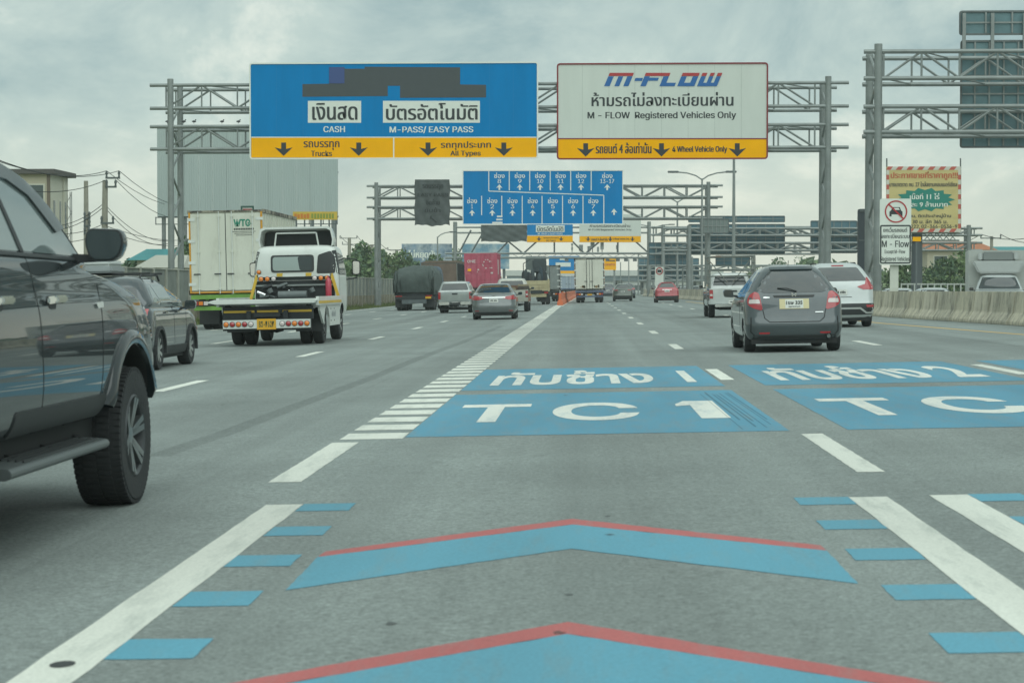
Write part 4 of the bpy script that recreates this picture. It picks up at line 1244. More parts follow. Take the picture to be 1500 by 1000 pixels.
o = rear_car('distant_car', 'tiny dark car just right of the white box truck', M_PDARK, (1.03, 1.05, 1.0), None,
             [(-.39, 1.42), (.39, 1.42), (.60, 1.13), (-.60, 1.13)], [[(.52, 1.0), (.80, 1.02), (.78, .88), (.56, .88)]], (.7, 3.3, .32, .2))
put(o, 2.7, 215, 0, 1.0)

# ---- grey sedan ahead on the left
M_PSED = paint('paint_sedan_grey', (.15, .165, .165), .5, .3)
def sed_extra(t, bd):
    bd.patch('chrome_strip', 'rear', [(-.46, .90), (.46, .90), (.46, .865), (-.46, .865)], M_CHROME, t, off=.014, r=.01)
    for s in (-1, 1):
        bd.patch('side_reflector', 'rear', [(s * a, b) for a, b in [(.60, .37), (.76, .37), (.76, .34), (.60, .34)]], M_TAIL, t, off=.01)
        mirror(t, s * .90, 3.05, 1.02, M_PSED, s)
    MB().lathe([(.05, -.02), (.05, .02), (.04, .02), (.038, -.02)], (0, bd.hit('rear', 0, .95)[0].y - .015, .945), 'y', 16).build('emblem', M_CHROME, t)
    side_glass(bd, t, [[(1.05, 1.05), (1.9, 1.04), (1.9, 1.37), (1.45, 1.37)], [(1.98, 1.04), (3.0, 1.05), (2.45, 1.34), (1.98, 1.38)]])
    bd.patch('deck_lip', 'rear', [(-.70, 1.02), (.70, 1.02), (.66, .99), (-.66, .99)], M_PSED, t, off=.012, r=.01)
o = rear_car('sedan_car', 'dark silver sedan with red wraparound lights beside the white hatched divider', M_PSED, (1.0, 1.0, 1.0), None,
             [(-.50, 1.405), (.50, 1.405), (.68, 1.10), (.66, 1.08), (-.66, 1.08), (-.68, 1.10)],
             [[(.36, .905), (.52, .92), (.80, .97), (.875, .90), (.86, .80), (.60, .79), (.38, .85)]], (.98, 3.68, .315, .2), rows=SEDAN,
             plate_z=.76, bumper=[(-.70, .30), (.70, .30), (.62, .21), (-.62, .21)], extra=sed_extra)
put(o, -3.48, 76.1 - .98, 0.012, .97)

# ---- dark crossover with a loaded roof at the left, side on
def xv():
    t = empty('crossover_car', label='dark grey crossover with loaded roof bars behind the near vehicle', cat='car')
    m = paint('paint_xv', (.055, .068, .074), .4, .25)
    bd = Body(HX, sc=(1.04, 1.14, .955))
    hw = .848 * 1.04
    bd.build('body', m, t, car_wells(.37, .82, 3.48, .335, hw))
    side_glass(bd, t, [[(.52, 1.17), (.98, 1.12), (.98, 1.42), (.82, 1.42)], [(1.06, 1.11), (1.95, 1.08), (1.95, 1.47), (1.06, 1.46)], [(2.05, 1.08), (3.0, 1.06), (2.55, 1.32), (2.2, 1.46), (2.05, 1.47)]], M_GLASSM)
    for y, r0 in ((.82, .37), (3.48, .37)):
        for s in (-1, 1):
            q = MB()
            for k in range(19):
                a = math.pi * (-.05 + 1.1 * k / 18); b = math.pi * (-.05 + 1.1 * (k + 1) / 18)
                if k == 18: break
                pa = Vector((s * (hw + .004), y + (r0 + .02) * math.cos(a), .335 + (r0 + .02) * math.sin(a)))
                pb = Vector((s * (hw + .004), y + (r0 + .02) * math.cos(b), .335 + (r0 + .02) * math.sin(b)))
                q.bar(pa, pb, .06, .05, up=(1, 0, 0))
            q.build('arch_cladding', M_BLKP, t)
    bd.both('sill_cladding', [(1.2, .40), (3.1, .40), (3.1, .26), (1.2, .26)], M_BLKP, t, 'right', off=.02, r=.04)
    bd.both('door_seam', [(2.0, .42), (2.013, .42), (2.013, 1.08), (2.0, 1.08)], M_SEAM, t, 'right', off=.002)
    bd.both('door_seam', [(3.02, .42), (3.033, .42), (3.033, 1.05), (3.02, 1.05)], M_SEAM, t, 'right', off=.002)
    for y in (1.25, 2.2):
        for s in (-1, 1):
            h, n = bd.hit('right' if s > 0 else 'left', y, .98)
            MB().bar(h + n * .02, h + n * .02 + Vector((0, .18, 0)), .02, .03).build('door_handle', m, t)
    bd.patch('rear_window', 'rear', [(-.56, 1.42), (.56, 1.42), (.68, 1.12), (-.68, 1.12)], M_GLASS, t, r=.05)
    for s in (-1, 1): bd.patch('tail_light', 'rear', [(s * a, b) for a, b in [(.48, 1.03), (.82, 1.05), (.80, .85), (.60, .85)]], M_TAIL, t, off=.01, r=.02)
    for s in (-1, 1): MB().path([(s * .53, .85, 1.54), (s * .53, 1.0, 1.63), (s * .53, 2.25, 1.64), (s * .53, 2.4, 1.54)], .02).build('roof_rail', M_BLKP, t)
    for y in (1.15, 2.1): MB().box(-.66, .66, y - .03, y + .03, 1.645, 1.68).build('roof_bar', M_BLKP, t)
    mirror(t, .90, 2.75, 1.10, m, 1, .22, .17); mirror(t, -.90, 2.75, 1.10, m, -1, .22, .17)
    add_wheels(t, .82, 3.48, hw, .345, .215, .225, spokes=8, rim=M_RIM)
    MB().box(-.78, .78, .2, 4.0, .18, .34).build('underbody', M_DARK, t)
    return t
XVX, XVY = -7.56, 30.7
o = xv(); put(o, XVX, XVY - .82, 0.0, .93)
rt = empty('roof_box', (0, 0, 0), 'pale box strapped on the roof bars of the dark crossover', 'roof box')
MB().box(-.55, .05, .9, 1.9, 1.685, 1.80).build('box_base', mat('roof_box_grey', (.30, .33, .33), .5), rt, bevel=.03)
MB().box(-.53, .03, .92, 1.88, 1.80, 1.90).build('box_lid', mat('roof_box_pale', (.55, .58, .56), .5), rt, bevel=.04)
put(rt, XVX, XVY - .82, 0, .93)

# ---- silver pickup with canopy, left of the sedan
M_PSIL = paint('paint_silver', (.36, .39, .375), .5, .35)
def pk_extra(t, bd):
    bd.patch('tailgate_handle', 'rear', [(-.16, 1.06), (.16, 1.06), (.14, .98), (-.14, .98)], M_BLKP, t, off=.015, r=.02)
    MB().box(-.86, -.30, -.10, .04, .44, .60).build('bumper_end', M_CHROME, t, bevel=.03)
    MB().box(.30, .86, -.10, .04, .44, .60).build('bumper_end', M_CHROME, t, bevel=.03)
    MB().box(-.30, .30, -.09, .04, .42, .56).build('bumper_step', M_BLKP, t)
    bd.patch('tailgate_seam', 'rear', [(-.74, .625), (.74, .625), (.74, .61), (-.74, .61)], M_SEAM, t, off=.003)
    side_glass(bd, t, [[(.3, 1.22), (1.5, 1.22), (1.5, 1.52), (.45, 1.52)], [(1.75, 1.2), (3.2, 1.2), (2.8, 1.5), (1.8, 1.53)]])
    mirror(t, .94, 3.3, 1.15, M_PSIL, 1); mirror(t, -.94, 3.3, 1.15, M_PSIL, -1)
CANOPY = [(.42, .05, 4.9, .84, .06, .3, .01, .15), (.50, .01, 5.0, .89, .07, .34, .01, .18), (.70, 0, 5.05, .90, .07, .36, .01, .2), (.95, .0, 5.0, .90, .07, .4, .01, .22), (1.10, .01, 4.6, .895, .08, .4, .01, .24),
          (1.17, .03, 3.9, .885, .10, .4, .02, .22), (1.22, .06, 3.6, .85, .14, .36, .03, .2), (1.45, .16, 3.1, .77, .16, .3, .03, .18), (1.60, .24, 2.8, .71, .16, .3, .03, .15), (1.68, .34, 2.6, .62, .16, .25, .02, .12), (1.70, .6, 2.3, .35, .1, .1, .01, .05)]
o = rear_car('canopy_pickup', 'silver pickup with a canopy between tarpaulin truck and sedan', M_PSIL, (1, 1, 1), None,
             [(-.62, 1.58), (.62, 1.58), (.74, 1.22), (-.74, 1.22)], [[(.76, 1.12), (.885, 1.12), (.885, .74), (.76, .74)]], (1.25, 4.2, .37, .24), rows=CANOPY, plate_z=.52, extra=pk_extra, cat='pickup')
put(o, -6.60, 100.5 - 1.25, 0, .96)

# ---- silver pickup with a pipe rack, behind the hatchback on the right
def open_pickup(name, label, m, cab_rows=None, rack=False):
    t = empty(name, label=label, cat='pickup')
    rows = [(.42, 1.72, 4.95, .84, .06, .3, .01, .15), (.50, 1.70, 5.05, .89, .07, .34, .01, .18), (.70, 1.70, 5.1, .90, .07, .36, .01, .2), (.95, 1.70, 5.05, .90, .07, .4, .01, .22), (1.08, 1.70, 4.65, .895, .08, .4, .01, .24),
            (1.15, 1.72, 4.0, .885, .10, .4, .02, .22), (1.22, 1.75, 3.75, .85, .14, .36, .03, .2), (1.45, 1.84, 3.3, .77, .16, .3, .03, .18), (1.62, 1.92, 3.0, .71, .16, .3, .03, .15), (1.71, 2.02, 2.8, .62, .16, .25, .02, .12), (1.735, 2.2, 2.5, .35, .1, .1, .01, .05)]
    bd = Body(rows)
    bd.build('cab', m, t, [(s * .64, s * 1.2, 4.25, .37, .42) for s in (-1, 1)])
    bd.patch('rear_window', 'rear', [(-.56, 1.60), (.56, 1.60), (.66, 1.24), (-.66, 1.24)], M_GLASS, t, r=.05, off=.006)
    side_glass(bd, t, [[(2.0, 1.22), (2.85, 1.2), (2.85, 1.54), (2.1, 1.54)], [(2.93, 1.2), (3.6, 1.2), (3.2, 1.45), (2.93, 1.52)]])
    bx = MB().box(-.90, .90, 0, .06, .52, 1.12)
    bx.build('tailgate', m, t, bevel=.02)
    for s in (-1, 1):
        q = MB().prism([(.063, .52), (.80, .52), (.84, .72), (1.02, .86), (1.30, .90), (1.52, .80), (1.62, .62), (1.64, .50), (1.69, .50), (1.69, 1.14), (.063, 1.14)], 'x', s * .84, s * .90)
        q.build('bed_side', m, t)
        MB().box(s * .76, s * .895, -.012, -.001, .74, 1.08).build('tail_light', M_TAIL, t, bevel=.01)
        MB().box(s * .78, s * .88, -.018, -.013, .84, .92).build('reverse_lens', M_TAILW, t)
        mirror(t, s * .94, 3.5, 1.2, m, s)
    MB().box(-.84, .84, .063, 1.69, .60, .66).build('bed_floor', M_BLKP, t)
    MB().box(-.70, .70, -.14, -.005, .42, .52).build('rear_bumper', M_CHROME, t, bevel=.02)
    MB().box(-.16, .16, -.012, -.001, .98, 1.05).build('tailgate_handle', M_BLKP, t)
    plate(t, 0, .60, -.002, .34, .13, None)
    MB().box(-.50, .50, .2, 4.6, .30, .48).build('chassis', M_DARK, t)
    add_wheels(t, 1.25, 4.25, .90, .37, .24, .22)
    if rack:
        mb = MB()
        k = M_RACK
        for s in (-1, 1):
            for y in (.1, .85, 1.6): MB().tube((s * .86, y, 1.14), (s * .86, y, 2.35), .028, n=6).build('rack_post', k, t)
            for z in (1.35, 1.6, 1.85, 2.1, 2.35): MB().tube((s * .86, .1, z), (s * .86, 1.6 if z < 2.3 else 3.2, z), .022, n=6).build('rack_rail', k, t)
            for a in (.1, .85): MB().tube((s * .86, a, 1.35), (s * .86, a + .75, 2.1), .018, n=5).build('rack_brace', k, t)
        for y in (.1, 1.6): 
            for z in (1.6, 1.85, 2.35): MB().tube((-.86, y, z), (.86, y, z), .024, n=6).build('rack_rail', k, t)
        for s in (-1, 1): MB().tube((s * .1, 1.6, 1.35), (s * .86, 1.6, 2.3), .02, n=5).build('rack_brace', k, t)
        for y in (2.2, 2.7, 3.2): MB().tube((-.86, y, 2.35), (.86, y, 2.35), .024, n=6).build('rack_rail', k, t)
    return t
M_RACK = mat('rack_steel', (.22, .24, .22), .6, .3, var=.3, dirt=(.25, .10, .05), dscale=4, dpos=(.55, .7))
o = open_pickup('rack_pickup', 'silver pickup with a tall steel pipe rack behind the grey hatchback', paint('paint_silver2', (.50, .53, .51), .3, .35), rack=True)
put(o, 5.32, 70.3 - 1.25, -.01, .93)
o = open_pickup('loaded_pickup', 'pale pickup with scrap on its bed hidden behind the sedan', paint('paint_beige', (.42, .42, .36), .2, .4))
put(o, -3.72, 99, 0, 1.0)
ld = empty('scrap_load', (0, 0, 0), 'brown scrap bundle lying on the bed of the pickup behind the sedan', 'load')
rg = random.Random(5)
for k in range(14):
    x, y, z = rg.uniform(-.7, .7), rg.uniform(.2, 1.4), 1.02 + rg.uniform(-.1, .30)
    MB().box(x - .3, x + .3, y - .2, y + .2, z - .12, z + .12).build('bundle', mat('scrap_%d' % (k % 3), [(.20, .12, .08), (.30, .26, .18), (.10, .09, .08)][k % 3], .9, var=.3), ld, bevel=.04).rotation_euler = (0, 0, 0)
put(ld, -3.72, 99, 0, 1.0)
# ================================================================== THE NEAR PICKUP AT THE LEFT EDGE
def near_suv():
    t = empty('near_pickup', label='large dark green grey vehicle cut off by the left edge, nearest of all', cat='pickup')
    m = mat('paint_gunmetal', (.016, .022, .024), .5, .0, coat=1.0, ior=1.25, var=.08)
    rows = [(.53, .10, 4.60, .845, .2, .40, .04, .16), (.58, .04, 4.70, .895, .22, .42, .05, .18), (.66, .02, 4.76, .925, .22, .44, .05, .2), (.80, 0, 4.80, .940, .22, .46, .05, .22),
            (.95, 0, 4.79, .942, .22, .50, .05, .22), (1.06, .01, 4.72, .938, .22, .52, .05, .22), (1.15, .02, 4.58, .928, .22, .52, .05, .22), (1.21, .03, 4.36, .915, .22, .52, .05, .22), (1.27, .04, 3.95, .905, .22, .50, .05, .22),
            (1.32, .05, 3.42, .895, .22, .42, .05, .22), (1.355, .06, 3.30, .885, .22, .24, .05, .16), (1.385, .07, 3.24, .868, .22, .20, .05, .14), (1.49, .12, 3.10, .835, .22, .18, .05, .13), (1.63, .20, 2.90, .79, .22, .18, .05, .13),
            (1.75, .28, 2.66, .745, .22, .2, .05, .13), (1.845, .38, 2.38, .69, .2, .2, .05, .12), (1.895, .55, 1.95, .57, .2, .22, .04, .12), (1.91, .8, 1.6, .3, .1, .1, .02, .05)]
    bd = Body(rows, sub=6)
    hw = .942; ax, bx, wr = 3.78, .62, .39
    bd.build('body', m, t, [(s * .60, s * 1.3, y, .40, .515) for s in (-1, 1) for y in (ax, bx)])
    V = 'right'
    # side windows and the dark rain visor along the top
    w1 = [(1.96, 1.405), (2.98, 1.395), (2.90, 1.45), (2.64, 1.635), (2.40, 1.745), (2.12, 1.805), (1.80, 1.82), (1.88, 1.58)]
    w2 = [(.80, 1.405), (1.90, 1.405), (1.83, 1.58), (1.74, 1.82), (1.20, 1.82), (.95, 1.71)]
    bd.both('side_window', w1, M_GLASSM, t, V, off=.003, res=.07)
    bd.both('side_window', w2, M_GLASSM, t, V, off=.003, res=.07)
    bd.both('window_frame', [(2.98, 1.395), (3.04, 1.388), (2.93, 1.47), (2.67, 1.66), (2.42, 1.775), (2.13, 1.838), (1.72, 1.85), (1.10, 1.848), (.88, 1.73), (.72, 1.41), (.80, 1.405), (.95, 1.71), (1.20, 1.82), (1.80, 1.82), (2.12, 1.805), (2.40, 1.745), (2.64, 1.635), (2.90, 1.45)], M_BLKP, t, V, off=.006, res=.06)
    bd.both('rain_visor', [(2.80, 1.535), (2.66, 1.64), (2.41, 1.762), (2.12, 1.825), (1.74, 1.835), (1.755, 1.765), (2.06, 1.75), (2.33, 1.685), (2.62, 1.51)], mat('visor_smoke', (.03, .042, .045), .18), t, V, off=.016, res=.06)
    bd.both('window_pillar', [(1.885, 1.40), (1.945, 1.40), (1.875, 1.58), (1.795, 1.83), (1.74, 1.83), (1.825, 1.58)], M_BLKP, t, V, off=.008, res=.06)
    bd.both('belt_trim', [(.75, 1.405), (3.02, 1.385), (3.02, 1.368), (.75, 1.385)], M_BLKP, t, V, off=.010, res=.08)
    # quarter panel badge, handles, seams
    for s in (-1, 1):
        vw = 'right' if s > 0 else 'left'
        for y in (2.18, 1.30):
            h, n = bd.hit(vw, y, 1.165)
            base = bd.patch('handle_cup', vw, [(y - .07, 1.19), (y + .09, 1.19), (y + .08, 1.125), (y - .05, 1.125)], M_BLKP, t, off=.002, r=.03)
            mb = MB()
            for (a, b) in (((-.10, .012), (-.06, .045)), ((-.06, .045), (.10, .050)), ((.10, .050), (.14, .012))):
                pa, pb = h + n * a[1] + Vector((0, a[0], 0)), h + n * b[1] + Vector((0, b[0], 0))
                mb.bar(pa, pb, .024, .036)
            mb.build('door_handle', M_CHROME, t, bevel=.008)
        bd.patch('vent_badge', vw, [(3.02, 1.15), (3.17, 1.156), (3.165, 1.125), (3.04, 1.12)], M_CHROME, t, off=.010, r=.012)
        for ys in ((1.985, 1.93), (3.10, 3.16)):
            bd.patch('door_seam', vw, [(ys[0], .60), (ys[0] + .008, .60), (ys[1] + .008, 1.40), (ys[1], 1.40)], M_SEAM, t, off=.0015, res=.05)
        bd.patch('sill_trim', vw, [(1.55, .66), (3.22, .66), (3.22, .545), (1.55, .545)], M_BLKP, t, off=.008, r=.03)
        # wheel arch flares
        for y in (ax, bx):
            q = MB(); vs = []; N = 26
            for k in range(N + 1):
                a = math.pi * (.11 + .78 * k / N); c, sn = math.cos(a), math.sin(a)
                for (r_, xo) in ((.517, -.05), (.517, .022), (.545, .030), (.585, .018), (.605, -.05)):
                    yy, zz = y + r_ * c, .40 + r_ * sn
                    if .55 < zz < 1.3 and r_ > .55:
                        hx = bd.hit(vw, yy, zz)[0].x * s
                    else: hx = hw
                    xx = min(hx, hw) + xo if r_ > .55 else hw + xo
                    if sn > .25: xx = min(xx, bd.hit(vw, yy, zz)[0].x * s + .055) if xo > -.05 else bd.hit(vw, yy, zz)[0].x * s - .03
                    vs.append((s * xx, yy, max(zz, .5)))
            fs = []
            for k in range(N):
                for j in range(4): fs.append((k * 5 + j, k * 5 + j + 1, (k + 1) * 5 + j + 1, (k + 1) * 5 + j))
            q.add(vs, fs).build('arch_flare', m, t, smooth=True, angle=60)
        # side step
        st = MB().prism(rpoly([(s * .80, .385), (s * .955, .372), (s * .985, .395), (s * .97, .425), (s * .80, .44)], .02, 3), 'y', 1.28, 3.06)
        st.build('side_step', mat('step_grey', (.10, .115, .115), .45, .2), t, bevel=.012)
        for y in (1.8, 2.4, 3.0): MB().bar((s * .55, y, .52), (s * .9, y, .40), .06, .04).build('step_bracket', M_DARK, t)
        for k in range(4): MB().box(s * (.83 + .035 * k), s * (.84 + .035 * k), 1.6, 2.95, .428, .446 - k * .002).build('step_ridge', M_BLKP, t)
        # mirror: a rounded housing with a dark glass towards the rear
        mo = []
        pts = rpoly([(0, .03), (.03, -.075), (.175, -.075), (.215, .02), (.195, .09), (.02, .10)], .045, 5)
        vs, fs = [], []
        prof = [(0.0, .97), (.012, 1.0), (.05, 1.02), (.10, .96), (.14, .80), (.165, .45)]
        cx, cz = .107, .012
        for (dy, k) in prof:
            for (a, b) in pts: vs.append((s * (.935 + cx + (a - cx) * k), 2.80 + dy, 1.44 + cz + (b - cz) * k))
        n = len(pts)
        for j in range(len(prof) - 1):
            for i in range(n): fs.append((j * n + i, j * n + (i + 1) % n, (j + 1) * n + (i + 1) % n, (j + 1) * n + i))
        fs.append(tuple(range(n))); fs.append(tuple(range((len(prof) - 1) * n, len(prof) * n)))
        mi = MB().add(vs, fs).build('mirror', m, t, smooth=True, angle=40)
        MB().prism([(s * (.935 + cx + (a - cx) * .88), 1.44 + cz + (b - cz) * .88) for a, b in pts], 'y', 2.788, 2.798).build('mirror_glass', mat('mirror_face', (.045, .06, .062), .12, ior=1.6), mi, org=(0, 0, 0))
        MB().prism([(s * (.935 + cx + (a - cx) * .97), 1.44 + cz + (b - cz) * .97) for a, b in pts], 'y', 2.7985, 2.81).build('mirror_bezel', M_BLKP, mi, org=(0, 0, 0))
        MB().prism(rpoly([(s * .82, 1.36), (s * 1.0, 1.365), (s * 1.0, 1.40), (s * .84, 1.41)], .02, 3), 'y', 2.84, 2.93).build('mirror_arm', M_BLKP, mi, org=(0, 0, 0), bevel=.01)
    bd.patch('windscreen', 'top', [(-.58, 2.25), (.58, 2.25), (.74, 2.85), (.72, 3.05), (0, 3.18), (-.72, 3.05), (-.74, 2.85)], M_GLASS, t, off=.004, r=.05)
    bd.both('bonnet_seam', [(3.10, 1.336), (4.30, 1.195), (4.30, 1.189), (3.10, 1.330)], M_SEAM, t, V, off=.0015, res=.06)
    for s in (-1, 1):
        bd.patch('headlight', 'front', [(s * a, b) for a, b in [(.40, 1.08), (.80, 1.12), (.90, 1.08), (.84, .96), (.45, .95)]], M_TAILW, t, off=.01, r=.03)
        bd.patch('tail_light', 'rear', [(s * a, b) for a, b in [(.78, 1.25), (.90, 1.22), (.90, .90), (.80, .90)]], M_TAIL, t, off=.01)
    bd.patch('grille', 'front', [(-.38, 1.10), (.38, 1.10), (.34, .80), (-.34, .80)], M_CHROME, t, off=.01, r=.03)
    bd.patch('rear_window', 'rear', [(-.58, 1.70), (.58, 1.70), (.70, 1.36), (-.70, 1.36)], M_GLASS, t, off=.004)
    plate(t, 0, .78, -.004, .34, .15, None)
    MB().box(-.80, .80, .15, 4.3, .34, .56).build('underbody', M_DARK, t)
    for y in (ax, bx):
        for s in (-1, 1): wheel(t, s * (hw - .125), y, wr, .275, .235, s, spokes=6, rim=mat('rim_machined', (.20, .215, .215), .3, .75), tread=True)
    return t
o = near_suv(); put(o, -2.55 - .95, 10.95 - 3.78, 0.0, 1.0)

# ================================================================== TRUCKS
M_TWHITE = mat('truck_white', (.64, .67, .63), .45, coat=.3, var=.06, vscale=1.5, dirt=(.40, .41, .36), dscale=1.4, dpos=(.55, .85))
M_BOXW = mat('box_body_white', (.62, .63, .54), .5, var=.06, vscale=1.2, dirt=(.38, .37, .30), dscale=.9, dpos=(.52, .80), stretch=(1, 1, .4))
M_ORANGE = mat('frame_orange', (.62, .30, .03), .6, var=.15)
M_RAILB = mat('rail_weathered', (.30, .28, .22), .7, var=.5, vscale=3, dirt=(.05, .045, .04), dscale=2.5, dpos=(.45, .55))
M_GREEN = mat('chassis_green', (.16, .34, .06), .6, var=.2)
M_YELL = mat('tow_yellow', (.62, .40, .04), .55, var=.15, dirt=(.25, .2, .1), dscale=3, dpos=(.55, .8))
M_CHAS = mat('chassis_black', (.025, .03, .032), .7, var=.2)
def dual(root, x, y, r=.48, tw=.25, name='wheel'):
    for d in (-.15, .15): wheel(root, x + d, y, r, tw, r * .56, 1 if x > 0 else -1, rim=M_RIMD, name=name)
def lamp(root, x, y, z, r, m, name='lamp'):
    o = MB().lathe([(r * 1.15, .02), (r * 1.15, -.015), (r, -.018)], (x, y, z), 'y', 14).build(name, M_BLKP, root)
    MB().lathe([(r, -.016), (r * .7, -.028), (.001, -.032)], (x, y, z), 'y', 14).build('lens', m, o, org=(0, 0, 0), smooth=True)

def tow_truck():
    t = empty('tow_truck', label='white flatbed tow truck with yellow trim and row of round lamps', cat='tow truck')
    # chassis and wheels (rear axle at y = 1.9, front at 5.6)
    for s in (-1, 1): B('chassis_rail', M_CHAS, t, s * .42 - .05, s * .42 + .05, .2, 6.2, .58, .80)
    for s in (-1, 1): dual(t, s * .80, 1.9, .42, .23)
    for s in (-1, 1): wheel(t, s * .88, 5.5, .42, .24, .24, s, rim=M_RIM)
    MB().lathe([(.001, -.16), (.12, -.16), (.16, 0), (.12, .16), (.001, .16)], (-.06, 1.9, .42), 'x', 14).build('axle', M_DARK, t)
    B('axle_beam', M_DARK, t, -.8, .8, 1.82, 1.98, .36, .48)
    for s in (-1, 1): B('mud_flap', M_BLKP, t, s * .80 - .32, s * .80 + .32, 1.32, 1.34, .30, .72)
    # slide bed: deck with pointed rear lip, side rails
    B('bed_deck', mat('deck_steel', (.30, .33, .33), .5, .3, var=.2), t, -1.10, 1.10, .28, 4.35, .93, 1.0)
    MB().prism([(-1.36, 1.0), (-1.16, 1.06), (1.10, 1.06), (1.16, 1.02), (1.10, .955), (-1.14, .955)], 'y', .0, .277).build('rear_lip', M_TWHITE, t, bevel=.012)
    for s in (-1, 1):
        B('bed_rail', M_TWHITE, t, s * 1.10, s * 1.165, .30, 4.35, .90, 1.10)
        B('rail_stripe', M_YELL, t, s * 1.167, s * 1.172, .30, 4.35, .94, 1.0)
    # rear under frame
    B('rear_beam', M_CHAS, t, -1.02, 1.02, .30, .45, .60, .90)
    for x0, x1 in ((-1.0, -.30), (-.24, .24), (.34, 1.0)): B('beam_stripe', M_YELL, t, x0, x1, .292, .299, .76, .81)
    B('crossbar', M_CHAS, t, -.30, .30, .20, .60, .66, .74)
    for s in (-1, 1): MB().bar((s * .95, .36, .92), (s * .60, .9, .55), .08, .10).build('under_brace', M_CHAS, t)
    lb = B('light_bar', M_TWHITE, t, -.99, .99, .10, .16, .405, .60)
    B('light_bar_backing', M_CHAS, t, -1.0, 1.0, .165, .22, .36, .62)
    for s in (-1, 1): MB().bar((s * .7, .2, .50), (s * .55, .6, .64), .07, .07).build('bar_bracket', M_CHAS, t)
    for s in (-1, 1):
        for k, mm in enumerate((M_AMBER, M_TAIL, M_AMBER, M_TAIL, M_TAILW)): lamp(t, s * (.915 - .14 * k), .098, .505, .055, mm, 'rear_lamp')
    plate(t, .0, .50, .096, .43, .24, '83-7627', M_PLATEY, tm=mat('plate_green_ink', (.05, .10, .05), .6))
    # side skirts: white boxes with a wheel cut-out
    for s in (-1, 1):
        MB().prism([(.75, .88), (.75, .78), (1.35, .46), (1.42, .46), (1.46, .62), (1.60, .80), (1.9, .885), (2.2, .80), (2.36, .62), (2.40, .40), (4.30, .40), (4.30, .90), (.75, .90)], 'x', s * 1.08, s * 1.13).build('side_skirt', M_TWHITE, t)
        for (y, z) in ((2.6, .80), (2.6, .52), (3.2, .80), (3.2, .52)): MB().tube((s * 1.13, y, z), (s * 1.138, y, z), .02, n=8).build('skirt_bolt', M_CHAS, t)
    M_PRINT = mat('skirt_print', (.25, .27, .28), .6)
    for k in range(9): B('skirt_print', M_PRINT, t, 1.1302, 1.132, 2.75 + .085 * k, 2.80 + .085 * k, .60 + .02 * (k % 2), .70 + .03 * (k % 3))
    # headboard: trapezoid frame with lamps, winch behind it, extinguisher
    yh = 4.45
    MB().bar((-.92, yh, 1.62), (.92, yh, 1.62), .06, .06).build('headboard_top', M_TWHITE, t)
    for s in (-1, 1):
        MB().bar((s * 1.10, yh, 1.02), (s * .92, yh, 1.65), .06, .07).build('headboard_side', M_YELL, t)
        B('top_hook', M_YELL, t, s * .36 - .07, s * .36 + .07, yh - .05, yh + .05, 1.60, 1.68)
        for k, mm in enumerate((M_AMBER, M_AMBER, M_TAILW)): lamp(t, s * (.82 - .155 * k), yh - .04, 1.545, .055, mm, 'work_lamp')
    B('lamp_rail', M_CHAS, t, -.90, .90, yh + .02, yh + .05, 1.50, 1.59)
    B('machinery_panel', M_CHAS, t, -.98, .98, yh + .06, yh + .20, 1.01, 1.49)
    B('mesh_bar', M_STEEL, t, -1.0, 1.0, yh - .02, yh + .02, 1.36, 1.40)
    MB().tube((-.35, yh - .35, 1.14), (.35, yh - .35, 1.14), .10, n=14).build('winch_drum', M_STEELD, t, smooth=True)
    B('winch_frame', M_CHAS, t, -.55, .55, yh - .45, yh - .15, 1.0, 1.08)
    rg2 = random.Random(11)
    for k in range(16):
        x, z = rg2.uniform(-.85, .7), rg2.uniform(1.06, 1.34)
        MB().tube((x, yh - .12, z), (x + rg2.uniform(-.25, .25), yh - .05, z + rg2.uniform(-.08, .12)), rg2.uniform(.015, .05), n=7).build('hydraulic_hose', [M_CHAS, M_STEELD, M_CHROME][k % 3], t)
    for s in (-.62, .42): MB().tube((s, yh - .1, 1.30), (s + .05, yh - .1, 1.20), .07, n=10).build('chain_hook', M_STEELD, t)
    MB().lathe([(.001, 0), (.07, .0), (.075, .05), (.075, .40), (.05, .46), (.02, .50), (.02, .54), (.001, .54)], (.86, yh - .12, 1.05), 'z', 14).build('fire_extinguisher', mat('extinguisher_red', (.40, .02, .05), .35, coat=.5), t, smooth=True)
    # cab
    rows = [(.62, 4.72, 6.55, .98, .10, .12, .01, .02), (.75, 4.70, 6.62, 1.03, .10, .14, .01, .04), (1.2, 4.70, 6.64, 1.05, .10, .15, .01, .05), (1.6, 4.70, 6.60, 1.05, .12, .16, .01, .06), (1.95, 4.71, 6.45, 1.02, .14, .2, .01, .06),
            (2.18, 4.73, 6.30, .99, .16, .2, .01, .06), (2.30, 4.77, 6.15, .95, .18, .2, .02, .05), (2.36, 4.88, 5.95, .82, .18, .2, .02, .04), (2.38, 5.1, 5.7, .4, .1, .1, .01, .02)]
    bd = Body(rows)
    bd.build('cab', M_TWHITE, t, [(s * .74, s * 1.4, 5.5, .42, .50) for s in (-1, 1)])
    rw = bd.patch('rear_window', 'rear', [(-.62, 2.13), (.46, 2.13), (.46, 1.70), (-.62, 1.70)], M_BLKP, t, r=.08, off=.008)
    bd.patch('pane', 'rear', [(-.57, 2.085), (.41, 2.085), (.41, 1.745), (-.57, 1.745)], mat('cab_glass', (.30, .36, .34), .08, ior=1.7), rw, r=.07, off=.012)
    bd.patch('pane_shade', 'rear', [(.05, 2.085), (.41, 2.085), (.41, 1.745), (.10, 1.745)], M_GLASS, rw, r=.05, off=.0135)
    bd.both('rear_quarter', [(4.76, 2.22), (4.98, 2.24), (5.0, 1.62), (4.74, 1.66)], M_BLKP, t, 'right', off=.008, r=.03)
